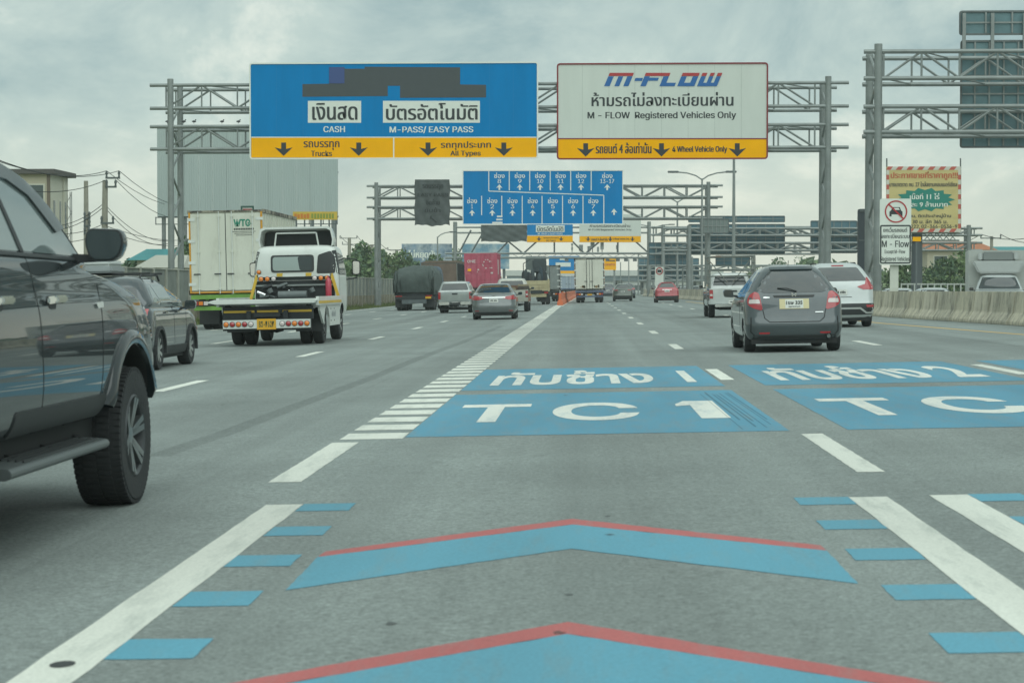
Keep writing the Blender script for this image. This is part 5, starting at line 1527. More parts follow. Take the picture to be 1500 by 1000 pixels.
    bd.patch('rear_corner', 'rear', [(.56, 2.12), (.88, 2.22), (.98, 2.0), (.98, 1.66), (.52, 1.66)], M_BLKP, t, off=.008, r=.05)
    bd.both('side_window', [(5.08, 2.18), (6.10, 2.12), (6.28, 1.62), (5.08, 1.62)], M_GLASS, t, 'right', off=.006, r=.05)
    bd.both('door_seam', [(5.02, 2.24), (5.035, 2.24), (5.035, .72), (5.02, .72)], M_SEAM, t, 'right', off=.002)
    bd.patch('windscreen', 'front', [(-.88, 2.2), (.88, 2.2), (.95, 1.55), (-.95, 1.55)], M_GLASS, t, off=.006, r=.06)
    # roof fairing: hollow behind
    prof = [(-.92, 2.36), (-.95, 2.55), (-.90, 2.78), (-.80, 2.83), (.80, 2.83), (.90, 2.78), (.95, 2.55), (.92, 2.36)]
    vs, fs = [], []
    for (yy, sx, dz) in ((4.85, 1.0, 0), (5.1, .99, 0), (5.6, .96, -.08), (6.05, .88, -.30)):
        for (a, b) in prof: vs.append((a * sx, yy, max(2.33, b + dz)))
        for (a, b) in prof: vs.append((a * sx * .955, yy, max(2.325, b + dz - .05)))
    n = len(prof)
    for j in range(3):
        for i in range(n - 1):
            a = j * 2 * n
            fs.append((a + i, a + i + 1, a + 2 * n + i + 1, a + 2 * n + i))
            fs.append((a + n + i, a + 3 * n + i, a + 3 * n + i + 1, a + n + i + 1))
    for i in range(n - 1): fs.append((i, n + i, n + i + 1, i + 1))
    fs.append(tuple(6 * n + i for i in range(n)))
    MB().add(vs, fs).build('roof_fairing', M_TWHITE, t, smooth=True, angle=40)
    fr = MB()
    fr.path([(-.55, 4.95, 2.36), (-.50, 4.93, 2.68), (.50, 4.93, 2.68), (.55, 4.95, 2.36)], .022)
    fr.build('fairing_stay', M_TWHITE, t)
    B('fairing_dark_sheet', M_CHAS, t, -.82, .82, 5.3, 5.33, 2.37, 2.72)  # black sheet added to stand for the dark hollow inside the shell
    for s in (-1, 1):
        MB().path([(s * 1.0, 6.35, 2.05), (s * 1.32, 6.45, 2.02), (s * 1.32, 6.45, 1.55), (s * 1.0, 6.5, 1.5)], .016).build('mirror_stay', M_BLKP, t)
        mm = MB().prism(rpoly([(s * 1.22, 1.62), (s * 1.42, 1.62), (s * 1.43, 1.98), (s * 1.22, 2.0)], .06, 4), 'y', 6.30, 6.38).build('mirror', M_BLKP, t, bevel=.01)
        MB().prism(rpoly([(s * 1.24, 1.645), (s * 1.40, 1.645), (s * 1.41, 1.955), (s * 1.24, 1.975)], .05, 4), 'y', 6.292, 6.298).build('mirror_glass', M_CHROME, mm, org=(0, 0, 0))
    lamp(t, -.92, 4.685, 1.72, .05, M_AMBER, 'marker_lamp')
    return t
o = tow_truck(); put(o, -7.12, 43.2, 0.0, 1.0)

def box_truck(name, label, w, L, z0, z1, body_m, frame_m, y_axles, cab_m, under_m, cat='truck', rods=2, r=.48):
    t = empty(name, label=label, cat=cat)
    h = w / 2
    box = MB().box(-h, h, .06, L, z0, z1).build('cargo_box', body_m, t)
    # side ribs and top rail
    k = 0; y = .5
    while y < L - .2:
        for s in (-1, 1): B('side_rib', body_m, box, s * h, s * (h + .035), y - .03, y + .03, z0 + .12, z1 - .12)
        y += .55
    for s in (-1, 1):
        B('top_rail', M_RAILB if frame_m is M_ORANGE else frame_m, box, s * (h - .02), s * (h + .05), .06, L, z1 - .10, z1 + .02)
        B('bottom_rail', M_CHAS, box, s * (h - .02), s * (h + .05), .06, L, z0 - .05, z0 + .10)
    # rear frame and two door leaves with lock rods, hinges and seals
    fw = .06
    for q_, (a, b, c, d) in enumerate(((-h, h, z1 - fw, z1), (-h, h, z0, z0 + fw * .8), (-h, -h + fw, z0 + fw * .8 + .002, z1 - fw - .002), (h - fw, h, z0 + fw * .8 + .002, z1 - fw - .002))):
        B('door_frame', M_RAILB if q_ == 0 else frame_m, t, a, b, .0, .057, c, d)
    for s in (-1, 1):
        d = B('door', body_m, t, s * .015, s * (h - fw - .006), -.012, .05, z0 + .09, z1 - .11)
        for j in range(rods):
            x = s * (.22 + (h - .55) * j / max(1, rods - 1))
            MB().tube((x, -.04, z0 - .02), (x, -.04, z1 - .04), .017, n=7).build('lock_rod', M_CHAS if frame_m is M_CHAS else M_TWHITE, d, org=(0, 0, 0))
            for z in (z0 + .15, (z0 + z1) / 2, z1 - .2): B('rod_guide', body_m, d, x - .05, x + .05, -.052, -.013, z - .03, z + .03).location = (0, 0, 0)
            B('lock_handle', M_CHAS, d, x - .18, x + .05, -.060, -.045, z0 + .62, z0 + .66).location = (0, 0, 0)
        for z in np.linspace(z0 + .3, z1 - .3, 4): B('hinge', M_TWHITE, d, s * (h - .22), s * (h + .03), -.03, -.013, z - .05, z + .05).location = (0, 0, 0)
    B('door_seal', M_CHAS, t, -.013, .013, .0, .03, z0 + .09, z1 - .11)
    # chassis, under-run bar, lamps, wheels
    for s in (-1, 1): B('chassis_rail', M_CHAS, t, s * .42 - .06, s * .42 + .06, .3, L + 1.6, z0 - .30, z0 - .06)
    B('rear_beam', under_m, t, -h + .02, h - .02, .05, .20, z0 - .20, z0 - .055)
    B('underrun_bar', under_m, t, -h + .1, h - .1, .10, .22, z0 - .58, z0 - .44)
    for s in (-1, 1):
        B('bar_leg', under_m, t, s * .7 - .05, s * .7 + .05, .12, .20, z0 - .438, z0 - .203)
        for j, mm in enumerate((M_TAIL, M_AMBER, M_TAILW)): B('rear_lamp', mm, t, s * (h - .18 - .17 * j) - .07, s * (h - .18 - .17 * j) + .07, .02, .045, z0 - .40, z0 - .28)
        B('lamp_box', M_CHAS, t, s * (h - .66), s * (h - .06), .047, .11, z0 - .43, z0 - .25)
        for ya in y_axles: dual(t, s * (h - .42), ya, r, .26)
        B('mud_flap', M_BLKP, t, s * (h - .42) - .34, s * (h - .42) + .34, y_axles[0] - r - .12, y_axles[0] - r - .10, .18, z0 - .1)
    # cab
    c0 = L + .25
    rows = [(.6, c0, c0 + 2.0, h * .94, .1, .14, .01, .03), (1.2, c0, c0 + 2.08, h * .98, .1, .16, .01, .05), (1.8, c0, c0 + 2.04, h * .98, .1, .16, .01, .06), (2.5, c0 + .02, c0 + 1.8, h * .93, .14, .2, .01, .06), (2.75, c0 + .1, c0 + 1.6, h * .8, .16, .2, .01, .05), (2.8, c0 + .4, c0 + 1.3, h * .4, .1, .1, .01, .02)]
    bd = Body(rows, sub=3)
    bd.build('cab', cab_m, t)
    bd.patch('windscreen', 'front', [(-h * .85, 2.5), (h * .85, 2.5), (h * .9, 1.7), (-h * .9, 1.7)], M_GLASS, t, off=.008, r=.05)
    bd.both('side_window', [(c0 + .5, 2.4), (c0 + 1.6, 2.4), (c0 + 1.75, 1.75), (c0 + .5, 1.75)], M_GLASS, t, 'right', off=.008, r=.05)
    for s in (-1, 1): wheel(t, s * (h - .18), c0 + 1.1, r, .27, r * .56, s, rim=M_RIMD)
    return t
o = box_truck('box_truck', 'white box trailer truck with orange door frame and green chassis on the left', 2.5, 7.6, 1.24, 4.02, M_BOXW, M_ORANGE, (1.7, 3.0), M_GREEN, M_GREEN, rods=2)
wg = mat('company_green', (.015, .22, .14), .5); bk = mat('company_black', (.03, .035, .035), .5)
letters(MB(), 'WTG', lambda u, v: (.28 + .68 * u, -.016, 3.46 + .25 * v), .035).build('company_lettering', wg, o, fix=False)
mbx = MB()
for i in range(12): mbx.box(.29 + .0575 * i, .29 + .0575 * i + .043, -.0165, -.0135, 3.345, 3.405)
mbx.build('company_strip', bk, o)
for z, x0, x1 in ((3.28, .22, 1.02), (3.22, .30, .96), (3.16, .36, .90)):
    B('small_print', bk, o, x0, x1, -.0155, -.0135, z, z + .018)
put(o, -12.0, 66.6 - 1.7, 0, 1.0)

o = box_truck('white_box_truck', 'white box truck seen square from behind beside the orange plastic barrier', 2.25, 6.2, 1.0, 3.40, M_BOXW, M_CHAS, (1.3,), M_TWHITE, mat('bumper_blue', (.10, .13, .20), .6, var=.2), rods=1, r=.42)
rg3 = random.Random(9)
for s in (-1, 1):
    for k in range(8):
        B('side_marker', [M_AMBER, M_TAIL][k % 2], o, s * 1.13, s * 1.16, .01, .05, 1.2 + .27 * k, 1.28 + .27 * k)
for x in (-.55, .55):
    for k in range(7):
        a = rg3.uniform(-.22, .22)
        MB().box(x + a - .05, x + a + .05, -.016, -.0125, 1.13 + rg3.uniform(0, .12), 1.20 + rg3.uniform(.05, .18)).build('door_sticker', mat('sticker_%d' % (k % 3), [(.25, .16, .06), (.12, .14, .10), (.45, .42, .3)][k % 3], .6), o)
B('wide_plate', M_PLATEY, o, -.18, .18, .085, .098, .56, .68)
put(o, .48, 150 - 1.3, 0, 1.0)

# ---- tarpaulin truck
def tarp_truck():
    t = empty('tarpaulin_truck', label='tipper truck with a bulging dark tarpaulin over its load by the fence', cat='truck')
    vs, fs = [], []
    NY, N = 16, 26
    for j in range(NY + 1):
        y = .0 + 6.5 * j / NY
        for i in range(N + 1):
            a = math.pi * i / N
            x = -1.25 * math.cos(a) * (1.0 + .05 * math.sin(j * 1.3)); e = abs(math.sin(a)) ** .34
            x = -1.27 * (abs(math.cos(a)) ** .30) * (1 if math.cos(a) > 0 else -1)
            z = 1.15 + 1.40 * e + .07 * math.sin(i * 1.9 + j) + ((.10 * math.sin(j * .8) + .10 * math.sin(i * .5 + .4)) if 4 < i < 22 else 0)
            bulge = .10 * math.sin(i * 2.4) + .05 * math.sin(i * 5.1 + 1)
            vs.append((x, y + (bulge if j == 0 else 0), z if j else z - .12))
    k = N + 1
    for j in range(NY):
        for i in range(N): fs.append((j * k + i, j * k + i + 1, (j + 1) * k + i + 1, (j + 1) * k + i))
    c = len(vs)
    rowsn = 7
    # the hanging rear sheet with folds
    for q in range(1, rowsn):
        for i in range(N + 1):
            b = vs[i]; u = q / (rowsn - 1)
            zz = b[2] + (1.12 - b[2]) * u; xx = b[0] * (1 - .04 * u)
            vs.append((xx, -.10 - .16 * math.sin(u * 3.1) + .11 * math.sin(i * 1.7 + u * 2.5 + math.sin(i * .6) * 2) * (.4 + .6 * u) + .05 * math.sin(i * 4.3 + u * 6), zz))
    prev = 0
    for q in range(1, rowsn):
        base = c + (q - 1) * k
        for i in range(N):
            fs.append((prev + i, base + i, base + i + 1, prev + i + 1))
        prev = base
    MB().add(vs, fs).build('tarpaulin', mat('tarp_green_grey', (.065, .085, .078), .8, var=.25, vscale=2.5, bump=.6, bscale=5), t, smooth=True, angle=70)
    B('bed', M_CHAS, t, -1.2, 1.2, .05, 6.5, .95, 1.2)
    B('rear_beam', M_CHAS, t, -1.15, 1.15, -.05, .15, .70, .93)
    B('underrun_panel', mat('truck_slate', (.10, .12, .125), .6, var=.2), t, -.75, .75, -.02, .10, .42, .69)
    for s in (-1, 1):
        B('rear_lamp', M_TAIL, t, s * .72, s * 1.12, -.08, -.052, .86, .92)
        dual(t, s * .86, 1.2, .50, .27); dual(t, s * .86, 2.5, .50, .27)
        B('mud_flap', M_BLKP, t, s * .50, s * 1.2, .5, .52, .20, .69)
    B('plate_board', M_PLATEY, t, .70, 1.05, -.09, -.081, .72, .84)
    bd = Body([(.6, 7.0, 9.0, 1.15, .1, .14, .01, .03), (1.6, 7.0, 9.05, 1.2, .1, .16, .01, .05), (2.5, 7.02, 8.8, 1.12, .14, .2, .01, .06), (2.75, 7.1, 8.6, .9, .16, .2, .01, .05), (2.8, 7.4, 8.3, .4, .1, .1, .01, .02)], sub=3)
    bd.build('cab', mat('cab_blue', (.05, .08, .11), .5), t)
    for s in (-1, 1): wheel(t, s * 1.0, 8.0, .5, .27, .28, s, rim=M_RIMD)
    return t
o = tarp_truck(); put(o, -10.1, 115.2, 0, .98)

# ---- the covered lorry ahead of it with a brown roof
def high_lorry():
    t = empty('covered_lorry', label='tall grey lorry with a brown sloping top ahead of the tarpaulin truck', cat='truck')
    m = mat('lorry_side', (.20, .21, .19), .7, var=.2)
    MB().prism([(-1.25, 1.2), (1.25, 1.2), (1.25, 3.05), (-1.25, 3.05)], 'y', 0, 8).build('cargo_bed', m, t)
    MB().prism([(-1.3, 3.06), (1.28, 3.06), (1.28, 3.2), (-.9, 3.22)], 'y', -.05, 8.05).build('top_cover', mat('rust_top', (.16, .12, .09), .8, var=.2), t)
    for k in range(9):
        B('side_stake', M_CHAS, t, 1.251, 1.30, .2 + .9 * k, .3 + .9 * k, 1.2, 3.0)
    B('tailboard', mat('tail_brown', (.15, .11, .085), .8, var=.2), t, -1.2, 1.2, -.06, -.002, 1.25, 3.0)
    for s in (-1, 1):
        dual(t, s * .85, 1.5, .5, .27); dual(t, s * .85, 2.8, .5, .27); wheel(t, s * 1.05, 9.5, .5, .27, .28, s)
    B('chassis', M_CHAS, t, -.5, .5, .2, 10, .75, 1.19)
    bd = Body([(.6, 8.4, 10.4, 1.15, .1, .14, .01, .03), (1.6, 8.4, 10.45, 1.2, .1, .16, .01, .05), (2.5, 8.42, 10.2, 1.12, .14, .2, .01, .06), (2.75, 8.5, 10, .9, .16, .2, .01, .05), (2.8, 8.8, 9.7, .4, .1, .1, .01, .02)], sub=3)
    bd.build('cab', M_TWHITE, t)
    return t
o = high_lorry(); put(o, -9.9, 133, 0, 1.0)

# ---- red container truck
def container_truck():
    t = empty('container_truck', label='truck carrying a faded red shipping container behind the sedan', cat='truck')
    m = mat('container_red', (.44, .085, .13), .65, var=.12, vscale=1.2, dirt=(.50, .20, .23), dscale=1.5, dpos=(.5, .8))
    mw = mat('container_print', (.62, .56, .54), .6)
    B('container_core', m, t, -1.19, 1.19, .05, 6.0, 1.32, 3.86)
    for s in (-1, 1):
        for k in range(20): B('corrugation', m, t, s * 1.19, s * 1.225, .2 + .29 * k, .34 + .29 * k, 1.45, 3.74)
        for z in (1.3, 3.76): B('container_rail', m, t, s * 1.17, s * 1.235, .02, 6.02, z, z + .12)
        B('corner_post', m, t, s * 1.08, s * 1.235, -.01, .10, 1.3, 3.88)
        d = B('container_door', m, t, s * .012, s * 1.075, -.0, .045, 1.42, 3.75)
        for x in (.30, .72):
            MB().tube((s * x, -.03, 1.36), (s * x, -.03, 3.80), .02, n=7).build('lock_rod', m, d, org=(0, 0, 0))
        for z in (1.9, 2.5, 3.1): B('door_corrugation', m, t, s * .06, s * 1.02, -.018, -.001, z, z + .30)
    B('door_header', m, t, -1.08, 1.08, -.01, .045, 3.76, 3.88)
    letters(MB(), 'ONE', lambda u, v: (-1.0 + .62 * u, -.04, 3.18 + .22 * v), .02).build('container_lettering', mw, t, fix=False)
    for (x, z, w, h) in ((.30, 3.36, .10, .05), (.48, 3.36, .10, .05), (.62, 3.22, .16, .07), (.20, 3.18, .10, .09), (.30, 2.72, .14, .07), (.66, 2.74, .2, .07), (.72, 2.34, .18, .12), (.1, 3.0, .1, .06), (-.25, 2.62, .12, .09), (-.3, 2.45, .06, .1), (.15, 2.9, .07, .07)):
        B('stencil_mark', mw, t, x, x + w, -.0425, -.0385, z, z + h)
    B('hazard_label', M_SYEL, t, -.98, -.70, -.0425, -.0385, 2.56, 2.74)
    for s in (1,):
        B('side_print', mw, t, 1.226, 1.2285, 1.0, 2.2, 2.3, 3.4)
    B('trailer_frame', M_CHAS, t, -.6, .6, .1, 9, .95, 1.29)
    B('rear_beam', M_CHAS, t, -1.15, 1.15, .0, .15, .75, 1.0)
    for s in (-1, 1):
        B('rear_lamp', M_TAIL, t, s * .75, s * 1.1, -.03, -.003, .80, .90)
        for y in (1.2, 2.4): dual(t, s * .85, y, .5, .27)
        wheel(t, s * 1.0, 8.6, .5, .27, .28, s)
    bd = Body([(.6, 6.6, 8.8, 1.15, .1, .14, .01, .03), (1.6, 6.6, 8.85, 1.2, .1, .16, .01, .05), (2.6, 6.62, 8.6, 1.12, .14, .2, .01, .06), (2.95, 6.7, 8.4, .9, .16, .2, .01, .05), (3.0, 7, 8.1, .4, .1, .1, .01, .02)], sub=3)
    bd.build('cab', M_PDARK, t)
    return t
o = container_truck(); put(o, -7.6, 144, 0, 1.0)

# ---- cream stake truck with dark bags and gear piled high
def cream_truck():
    t = empty('stake_truck', label='dirty cream open truck with dark gear piled above its sides', cat='truck')
    m = mat('cream_paint', (.47, .42, .25), .7, var=.25, vscale=2, dirt=(.20, .16, .10), dscale=2, dpos=(.48, .72))
    B('tailboard', m, t, -1.05, 1.05, 0, .08, 1.0, 1.75)
    for s in (-1, 1):
        B('side_board', m, t, s * .98, s * 1.05, .083, 4.2, 1.0, 1.75)
        B('rear_post', m, t, s * .96, s * 1.08, -.03, -.002, .95, 1.85)
        B('tail_lamp', M_TAIL, t, s * .70, s * .98, -.04, -.005, .80, .92)
        dual(t, s * .75, 1.2, .42, .24); wheel(t, s * .9, 5.2, .42, .24, .24, s)
        B('mud_flap', M_BLKP, t, s * .4, s * 1.05, .6, .62, .16, .75)
    for z in (1.2, 1.45): B('board_rail', m, t, -.95, .95, -.03, -.001, z, z + .06)
    B('bed_floor', M_CHAS, t, -1.0, 1.0, .1, 4.2, .82, .99)
    B('rear_frame', m, t, -.85, .85, .02, .15, .55, .80)
    B('frame_plate', M_CHAS, t, -.30, .55, -.06, -.003, .80, 1.05)
    B('chassis', M_CHAS, t, -.45, .45, .2, 6, .55, .80)
    bd = Body([(.6, 4.4, 6.0, .95, .1, .14, .01, .03), (1.3, 4.4, 6.05, 1.0, .1, .16, .01, .05), (2.1, 4.42, 5.8, .92, .14, .2, .01, .06), (2.3, 4.5, 5.6, .7, .16, .2, .01, .05), (2.33, 4.8, 5.3, .4, .1, .1, .01, .02)], sub=3)
    bd.build('cab', M_TWHITE, t)
    return t
o = cream_truck(); put(o, -3.55, 141, 0, 1.0)
rg4 = random.Random(21)
ld = empty('gear_load', (0, 0, 0), 'dark bags and upright gear heaped on the cream open truck', 'load')
for k in range(11):
    x, y = -.8 + .16 * k + rg4.uniform(-.05, .05), rg4.uniform(.3, 2.5); h_ = rg4.uniform(.45, 1.15)
    MB().lathe([(.001, 0), (.15, .02), (.17, h_ * .4), (.14, h_ * .8), (.06, h_), (.001, h_ + .02)], (x, y, 1.6), 'z', 9).build('bag', mat('bag_%d' % (k % 3), [(.025, .03, .035), (.05, .065, .07), (.03, .05, .065)][k % 3], .8), ld, smooth=True)
MB().box(-.15, .85, 1.0, 2.8, 2.35, 3.3).build('tall_crate', mat('crate_dark', (.045, .06, .066), .7, var=.2), ld, bevel=.08)
MB().path([(-.8, .3, 1.6), (-.8, .3, 3.0), (-.3, .5, 3.3)], .03).build('pole', M_CHAS, ld)
put(ld, -3.55, 141, 0, 1.0)

# ---- further trucks toward the toll plaza
o = box_truck('far_box_truck', 'small grey box truck far ahead left of the orange barrier', 2.2, 5, 1.0, 2.9, mat('far_grey', (.34, .37, .34), .6, var=.1), M_CHAS, (1.2,), M_TWHITE, M_CHAS, rods=1, r=.42)
put(o, -3.6, 205, 0, 1.0)
o = box_truck('far_box_truck', 'blue topped truck far ahead beside the white box truck', 2.2, 5, 1.0, 2.7, mat('far_blue_box', (.30, .36, .42), .6, var=.1), mat('far_blue', (.05, .10, .25), .6), (1.2,), M_TWHITE, M_CHAS, rods=1, r=.42)
put(o, -1.9, 248, 0, 1.0)
o = box_truck('far_box_truck', 'slim grey truck just ahead of the cream open truck', 2.2, 5, 1.0, 3.2, mat('far_slate', (.22, .25, .24), .6, var=.15), M_CHAS, (1.2,), M_TWHITE, M_CHAS, rods=1, r=.42)
put(o, -3.2, 172, 0, 1.0)
# ---- orange water-filled barriers
mo = mat('barrier_orange', (.60, .14, .05), .6, var=.12, dirt=(.45, .25, .18), dscale=2, dpos=(.5, .75))
ob = MB().prism([(-.20, 0), (.20, 0), (.19, .22), (.10, .40), (.09, .82), (-.09, .82), (-.10, .40), (-.19, .22)], 'y', .02, 1.98).build('plastic_barrier', mo, bevel=.02)
for k in range(56):
    q = ob if k == 0 else ob.copy()
    if k: C.objects.link(q)
    u = k / 56
    x = -1.60 + .60 * u; y = 131 + 113 * u
    q.location = (x, y, gz(x)); q.rotation_euler = (0, 0, -.0053)
    tag(q, 'orange plastic barrier block in the short row splitting the lanes', 'barrier', 'orange plastic barrier blocks')
# ================================================================== BACKGROUND
M_LEAF = [mat('leaf_%d' % i, c, .75, var=.35, vscale=1.5) for i, c in enumerate([(.10, .165, .07), (.07, .125, .06), (.15, .215, .09), (.09, .145, .095)])]
M_BARK = mat('bark', (.12, .10, .08), .9, var=.3)
def tree(x, y, h, rx, label, seed, z0=None, n=1500, leaf=.34, col=0, trunk=.35):
    rg = random.Random(seed)
    z0 = gz(x) - .15 if z0 is None else z0
    t = empty('tree', (x, y, z0), label, 'tree')
    tr = MB().tube((x, y, z0 - .2), (x + rg.uniform(-.2, .2), y, z0 + h * .45), .05 * h * .45, .03 * h * .4, 8)
    for k in range(6):
        a = rg.uniform(0, 6.28)
        tr.tube((x, y, z0 + h * rg.uniform(.25, .45)), (x + math.cos(a) * rx * .6, y + math.sin(a) * rx * .6, z0 + h * rg.uniform(.55, .85)), .014 * h, .005 * h, 6)
    tr.build('trunk', M_BARK, t, smooth=True)
    cl = []
    for k in range(rg.randint(11, 15)):
        a = rg.uniform(0, 6.28); r = rx * math.sqrt(rg.random()) * .78; zz = z0 + h * rg.uniform(trunk, .90)
        s = rx * rg.uniform(.28, .48) * (1.15 - .5 * (zz - z0) / h)
        cl.append((x + math.cos(a) * r * (1.1 - .5 * (zz - z0) / h), y + math.sin(a) * r, zz, s))
    cr = MB(); mats = [M_LEAF[col], M_LEAF[(col + 1) % 4], M_LEAF[(col + 2) % 4]]
    for i in range(n):
        cx, cy, cz, s = rg.choice(cl)
        u = Vector((rg.gauss(0, 1), rg.gauss(0, 1), rg.gauss(0, 1))).normalized() * s * rg.uniform(.55, 1.08)
        p = Vector((cx, cy, cz)) + Vector((u.x, u.y, u.z * .8))
        d = Vector((rg.gauss(0, 1), rg.gauss(0, 1), rg.gauss(0, .7))).normalized(); e = d.orthogonal().normalized()
        e = Matrix.Rotation(rg.uniform(0, 6.28), 3, d) @ e
        L = leaf * rg.uniform(.6, 1.3); f = d.cross(e)
        cr.cur = rg.choice((0, 0, 1, 2))
        cr.add([p - e * L * .5, p + f * L * .28, p + e * L * .5, p - f * L * .28], [(0, 1, 2, 3)])
    cr.build('crown', mats, t, fix=False)
    return t
# the row of trees behind the concrete fence
spots = [(515, 370, 176, 3.2, 'bushy tree directly right of the tow truck mirror'), (537, 352, 188, 3.6, 'dark tree behind the fence left of the far gantry column'), (563, 362, 204, 3.8, 'dark tree behind the fence at the far gantry column'),
         (590, 378, 226, 3.8, 'lower tree above the tarpaulin truck'), (618, 376, 252, 4.0, 'tree left of the tall lorry under the wide billboard'), (648, 354, 290, 4.6, 'taller tree by the lamp post near the camera bridge'), (668, 362, 318, 4.6, 'tree behind the red container truck')]
for k, (px, py, Y, rx, lab) in enumerate(spots):
    p = at(px, py, Y)
    tree(p.x, Y, p.z + .4, rx, lab, 40 + k, z0=-.4, n=2000, leaf=.5, col=k % 4, trunk=.2)
for k, (px, py, Y, rx, lab) in enumerate([(262, 345, 118, 3.0, 'tree below the blank billboard left of the box truck'), (282, 352, 126, 2.6, 'tree touching the left edge of the box truck'), (212, 378, 120, 2.2, 'low tree beside the teal roofed house')]):
    p = at(px, py, Y)
    tree(p.x, Y, p.z + .4, rx, lab, 60 + k, z0=-.4, n=1500, leaf=.42, col=(k + 1) % 4, trunk=.2)
for k, (px, py, Y, rx, lab) in enumerate([(1330, 388, 150, 2.6, 'round tree below the yellow billboard'), (1373, 382, 145, 3.0, 'dark tree in front of the orange roofed house'), (1410, 376, 150, 2.8, 'tree left of the white delivery truck'), (1470, 388, 160, 3.0, 'tree behind the white delivery truck'), (1500, 392, 150, 2.4, 'tree at the right edge of the picture'),
                                         (1160, 380, 300, 4.6, 'hazy tree over the hatchback roof'), (1120, 386, 310, 4.0, 'hazy low tree left of the hatchback roof')]):
    p = at(px, py, Y)
    tree(p.x, Y, p.z + .1, rx, lab, 80 + k, z0=.1, n=1300, leaf=.42, col=k % 4, trunk=.15)

# ---- large blank corrugated billboard on the left
YB = 128.0
M_CORR = mat('corrugated_sheet', (.405, .47, .455), .8, .0, var=.04, vscale=.6, stretch=(3, 1, .3))
a, b = at(230.5, 317, YB), at(495, 188, YB)
s = empty('blank_billboard', ((a.x + b.x) / 2, YB, -.4), 'huge blank grey corrugated billboard behind the left gantry column', 'billboard')
xs = np.linspace(a.x, b.x, 96)
for i in range(95):
    pass
vs, fs = [], []
npan = 13
for p_ in range(npan):
    mb = MB(); x0 = a.x + (b.x - a.x) * p_ / npan; x1 = a.x + (b.x - a.x) * (p_ + 1) / npan
    k = 6; w = (x1 - x0) / k; pts = []
    for i in range(k):
        q = x0 + w * i
        pts += [(q, 0), (q + w * .72, 0), (q + w * .78, .015), (q + w * .94, .015)]
    pts.append((x1 - .012, 0))
    v = []
    for (x, d) in pts: v += [(x, YB + d, a.z), (x, YB + d, b.z)]
    mb.add(v, [(2 * i, 2 * i + 2, 2 * i + 3, 2 * i + 1) for i in range(len(pts) - 1)])
    mb.build('sheet', M_CORR, s, fix=False)
for z in (a.z - .02, (a.z + b.z) / 2, b.z): B('frame_beam', M_STEELD, s, a.x, b.x, YB + .06, YB + .2, z - .06, z + .06)
for t_ in np.linspace(.03, .97, 9):
    x = a.x + (b.x - a.x) * t_
    B('rear_post', M_STEEL, s, x - .12, x + .12, YB + .22, YB + .45, -.5, b.z - .1)
c0 = at(230, 324, YB)
for z in (a.z - .12, c0.z - .25): B('catwalk_rail', M_STEELD, s, a.x, b.x, YB - .5, YB - .45, z, z + .06)
for t_ in np.linspace(0, 1, 14):
    x = a.x + (b.x - a.x) * t_
    B('catwalk_post', M_STEELD, s, x - .03, x + .03, YB - .5, YB - .45, c0.z - .25, a.z - .06)
# thin yellow banner under its right end, another small framed sign on the box truck line
YBn = 112.0
s = panel('banner', 429, 310, 494, 322, YBn, mat('banner_yellow', (.60, .42, .06), .6, var=.15), 'thin yellow banner under the blank billboard', 'banner', depth=.08)
for k in range(5): sign_poly(rect(431 + 4.6 * k, 313 + (k % 2), 434.6 + 4.6 * k, 320), YBn - .01, mat('banner_orange', (.60, .20, .03), .6), s, 'blurred_print')
for k in range(8): sign_poly(rect(456 + 4.3 * k, 313, 459 + 4.3 * k, 320), YBn - .01, mat('banner_green', (.25, .30, .05), .6), s, 'blurred_print')
for px in (434, 446, 458, 470, 482, 492):
    p = at(px, 322, YBn); B('leg', M_STEELD, s, p.x - .04, p.x + .04, YBn + .02, YBn + .1, -.4, p.z)
YN = 116.0
s = panel('small_sign', 352.5, 301.5, 372, 314, YN, mat('small_sign_face', (.55, .58, .54), .6), 'small green framed sign peeping over the box truck', 'sign', depth=.06)
frame(s, 352.5, 301.5, 372, 316, YN - .03, .10, mat('frame_green', (.03, .09, .07), .6))
B('red_strip', M_SRED, s, at(356, 308, YN).x, at(369, 308, YN).x, YN - .012, YN - .003, at(360, 310, YN).z, at(360, 306, YN).z)
p = at(362, 314, YN); B('leg', M_STEELD, s, p.x - .06, p.x + .06, YN + .02, YN + .1, -.4, p.z)

# ---- wide printed billboards far left of centre
M_BBLUE = mat('billboard_blue', (.16, .24, .33), .6, var=.5, vscale=.5, dirt=(.50, .55, .56), dscale=.35, dpos=(.45, .62))
YW = 270.0
s = panel('billboard', 588.5, 357, 662, 392, YW, M_BBLUE, 'wide blue billboard with a white script line above the trees', 'billboard', depth=.3)
sign_text('ไม่หยุดฝัน', 598, 366, 641, 381, YW - .04, M_SWHITE, s, .03)
for px in (600, 625, 650): p = at(px, 380, YW); B('leg', M_STEELD, s, p.x - .2, p.x + .2, YW + .36, YW + .8, -.4, p.z)
s = panel('billboard', 677, 357, 746, 394, YW + 6, mat('billboard_sky', (.12, .26, .36), .6, var=.35, vscale=.4, dirt=(.45, .52, .52), dscale=.25, dpos=(.45, .6)), 'hazy sky blue billboard behind the red container', 'billboard', depth=.3)
for px in (690, 715, 738): p = at(px, 390, YW + 6); B('leg', M_STEELD, s, p.x - .2, p.x + .2, YW + 6.36, YW + 6.8, -.4, p.z)

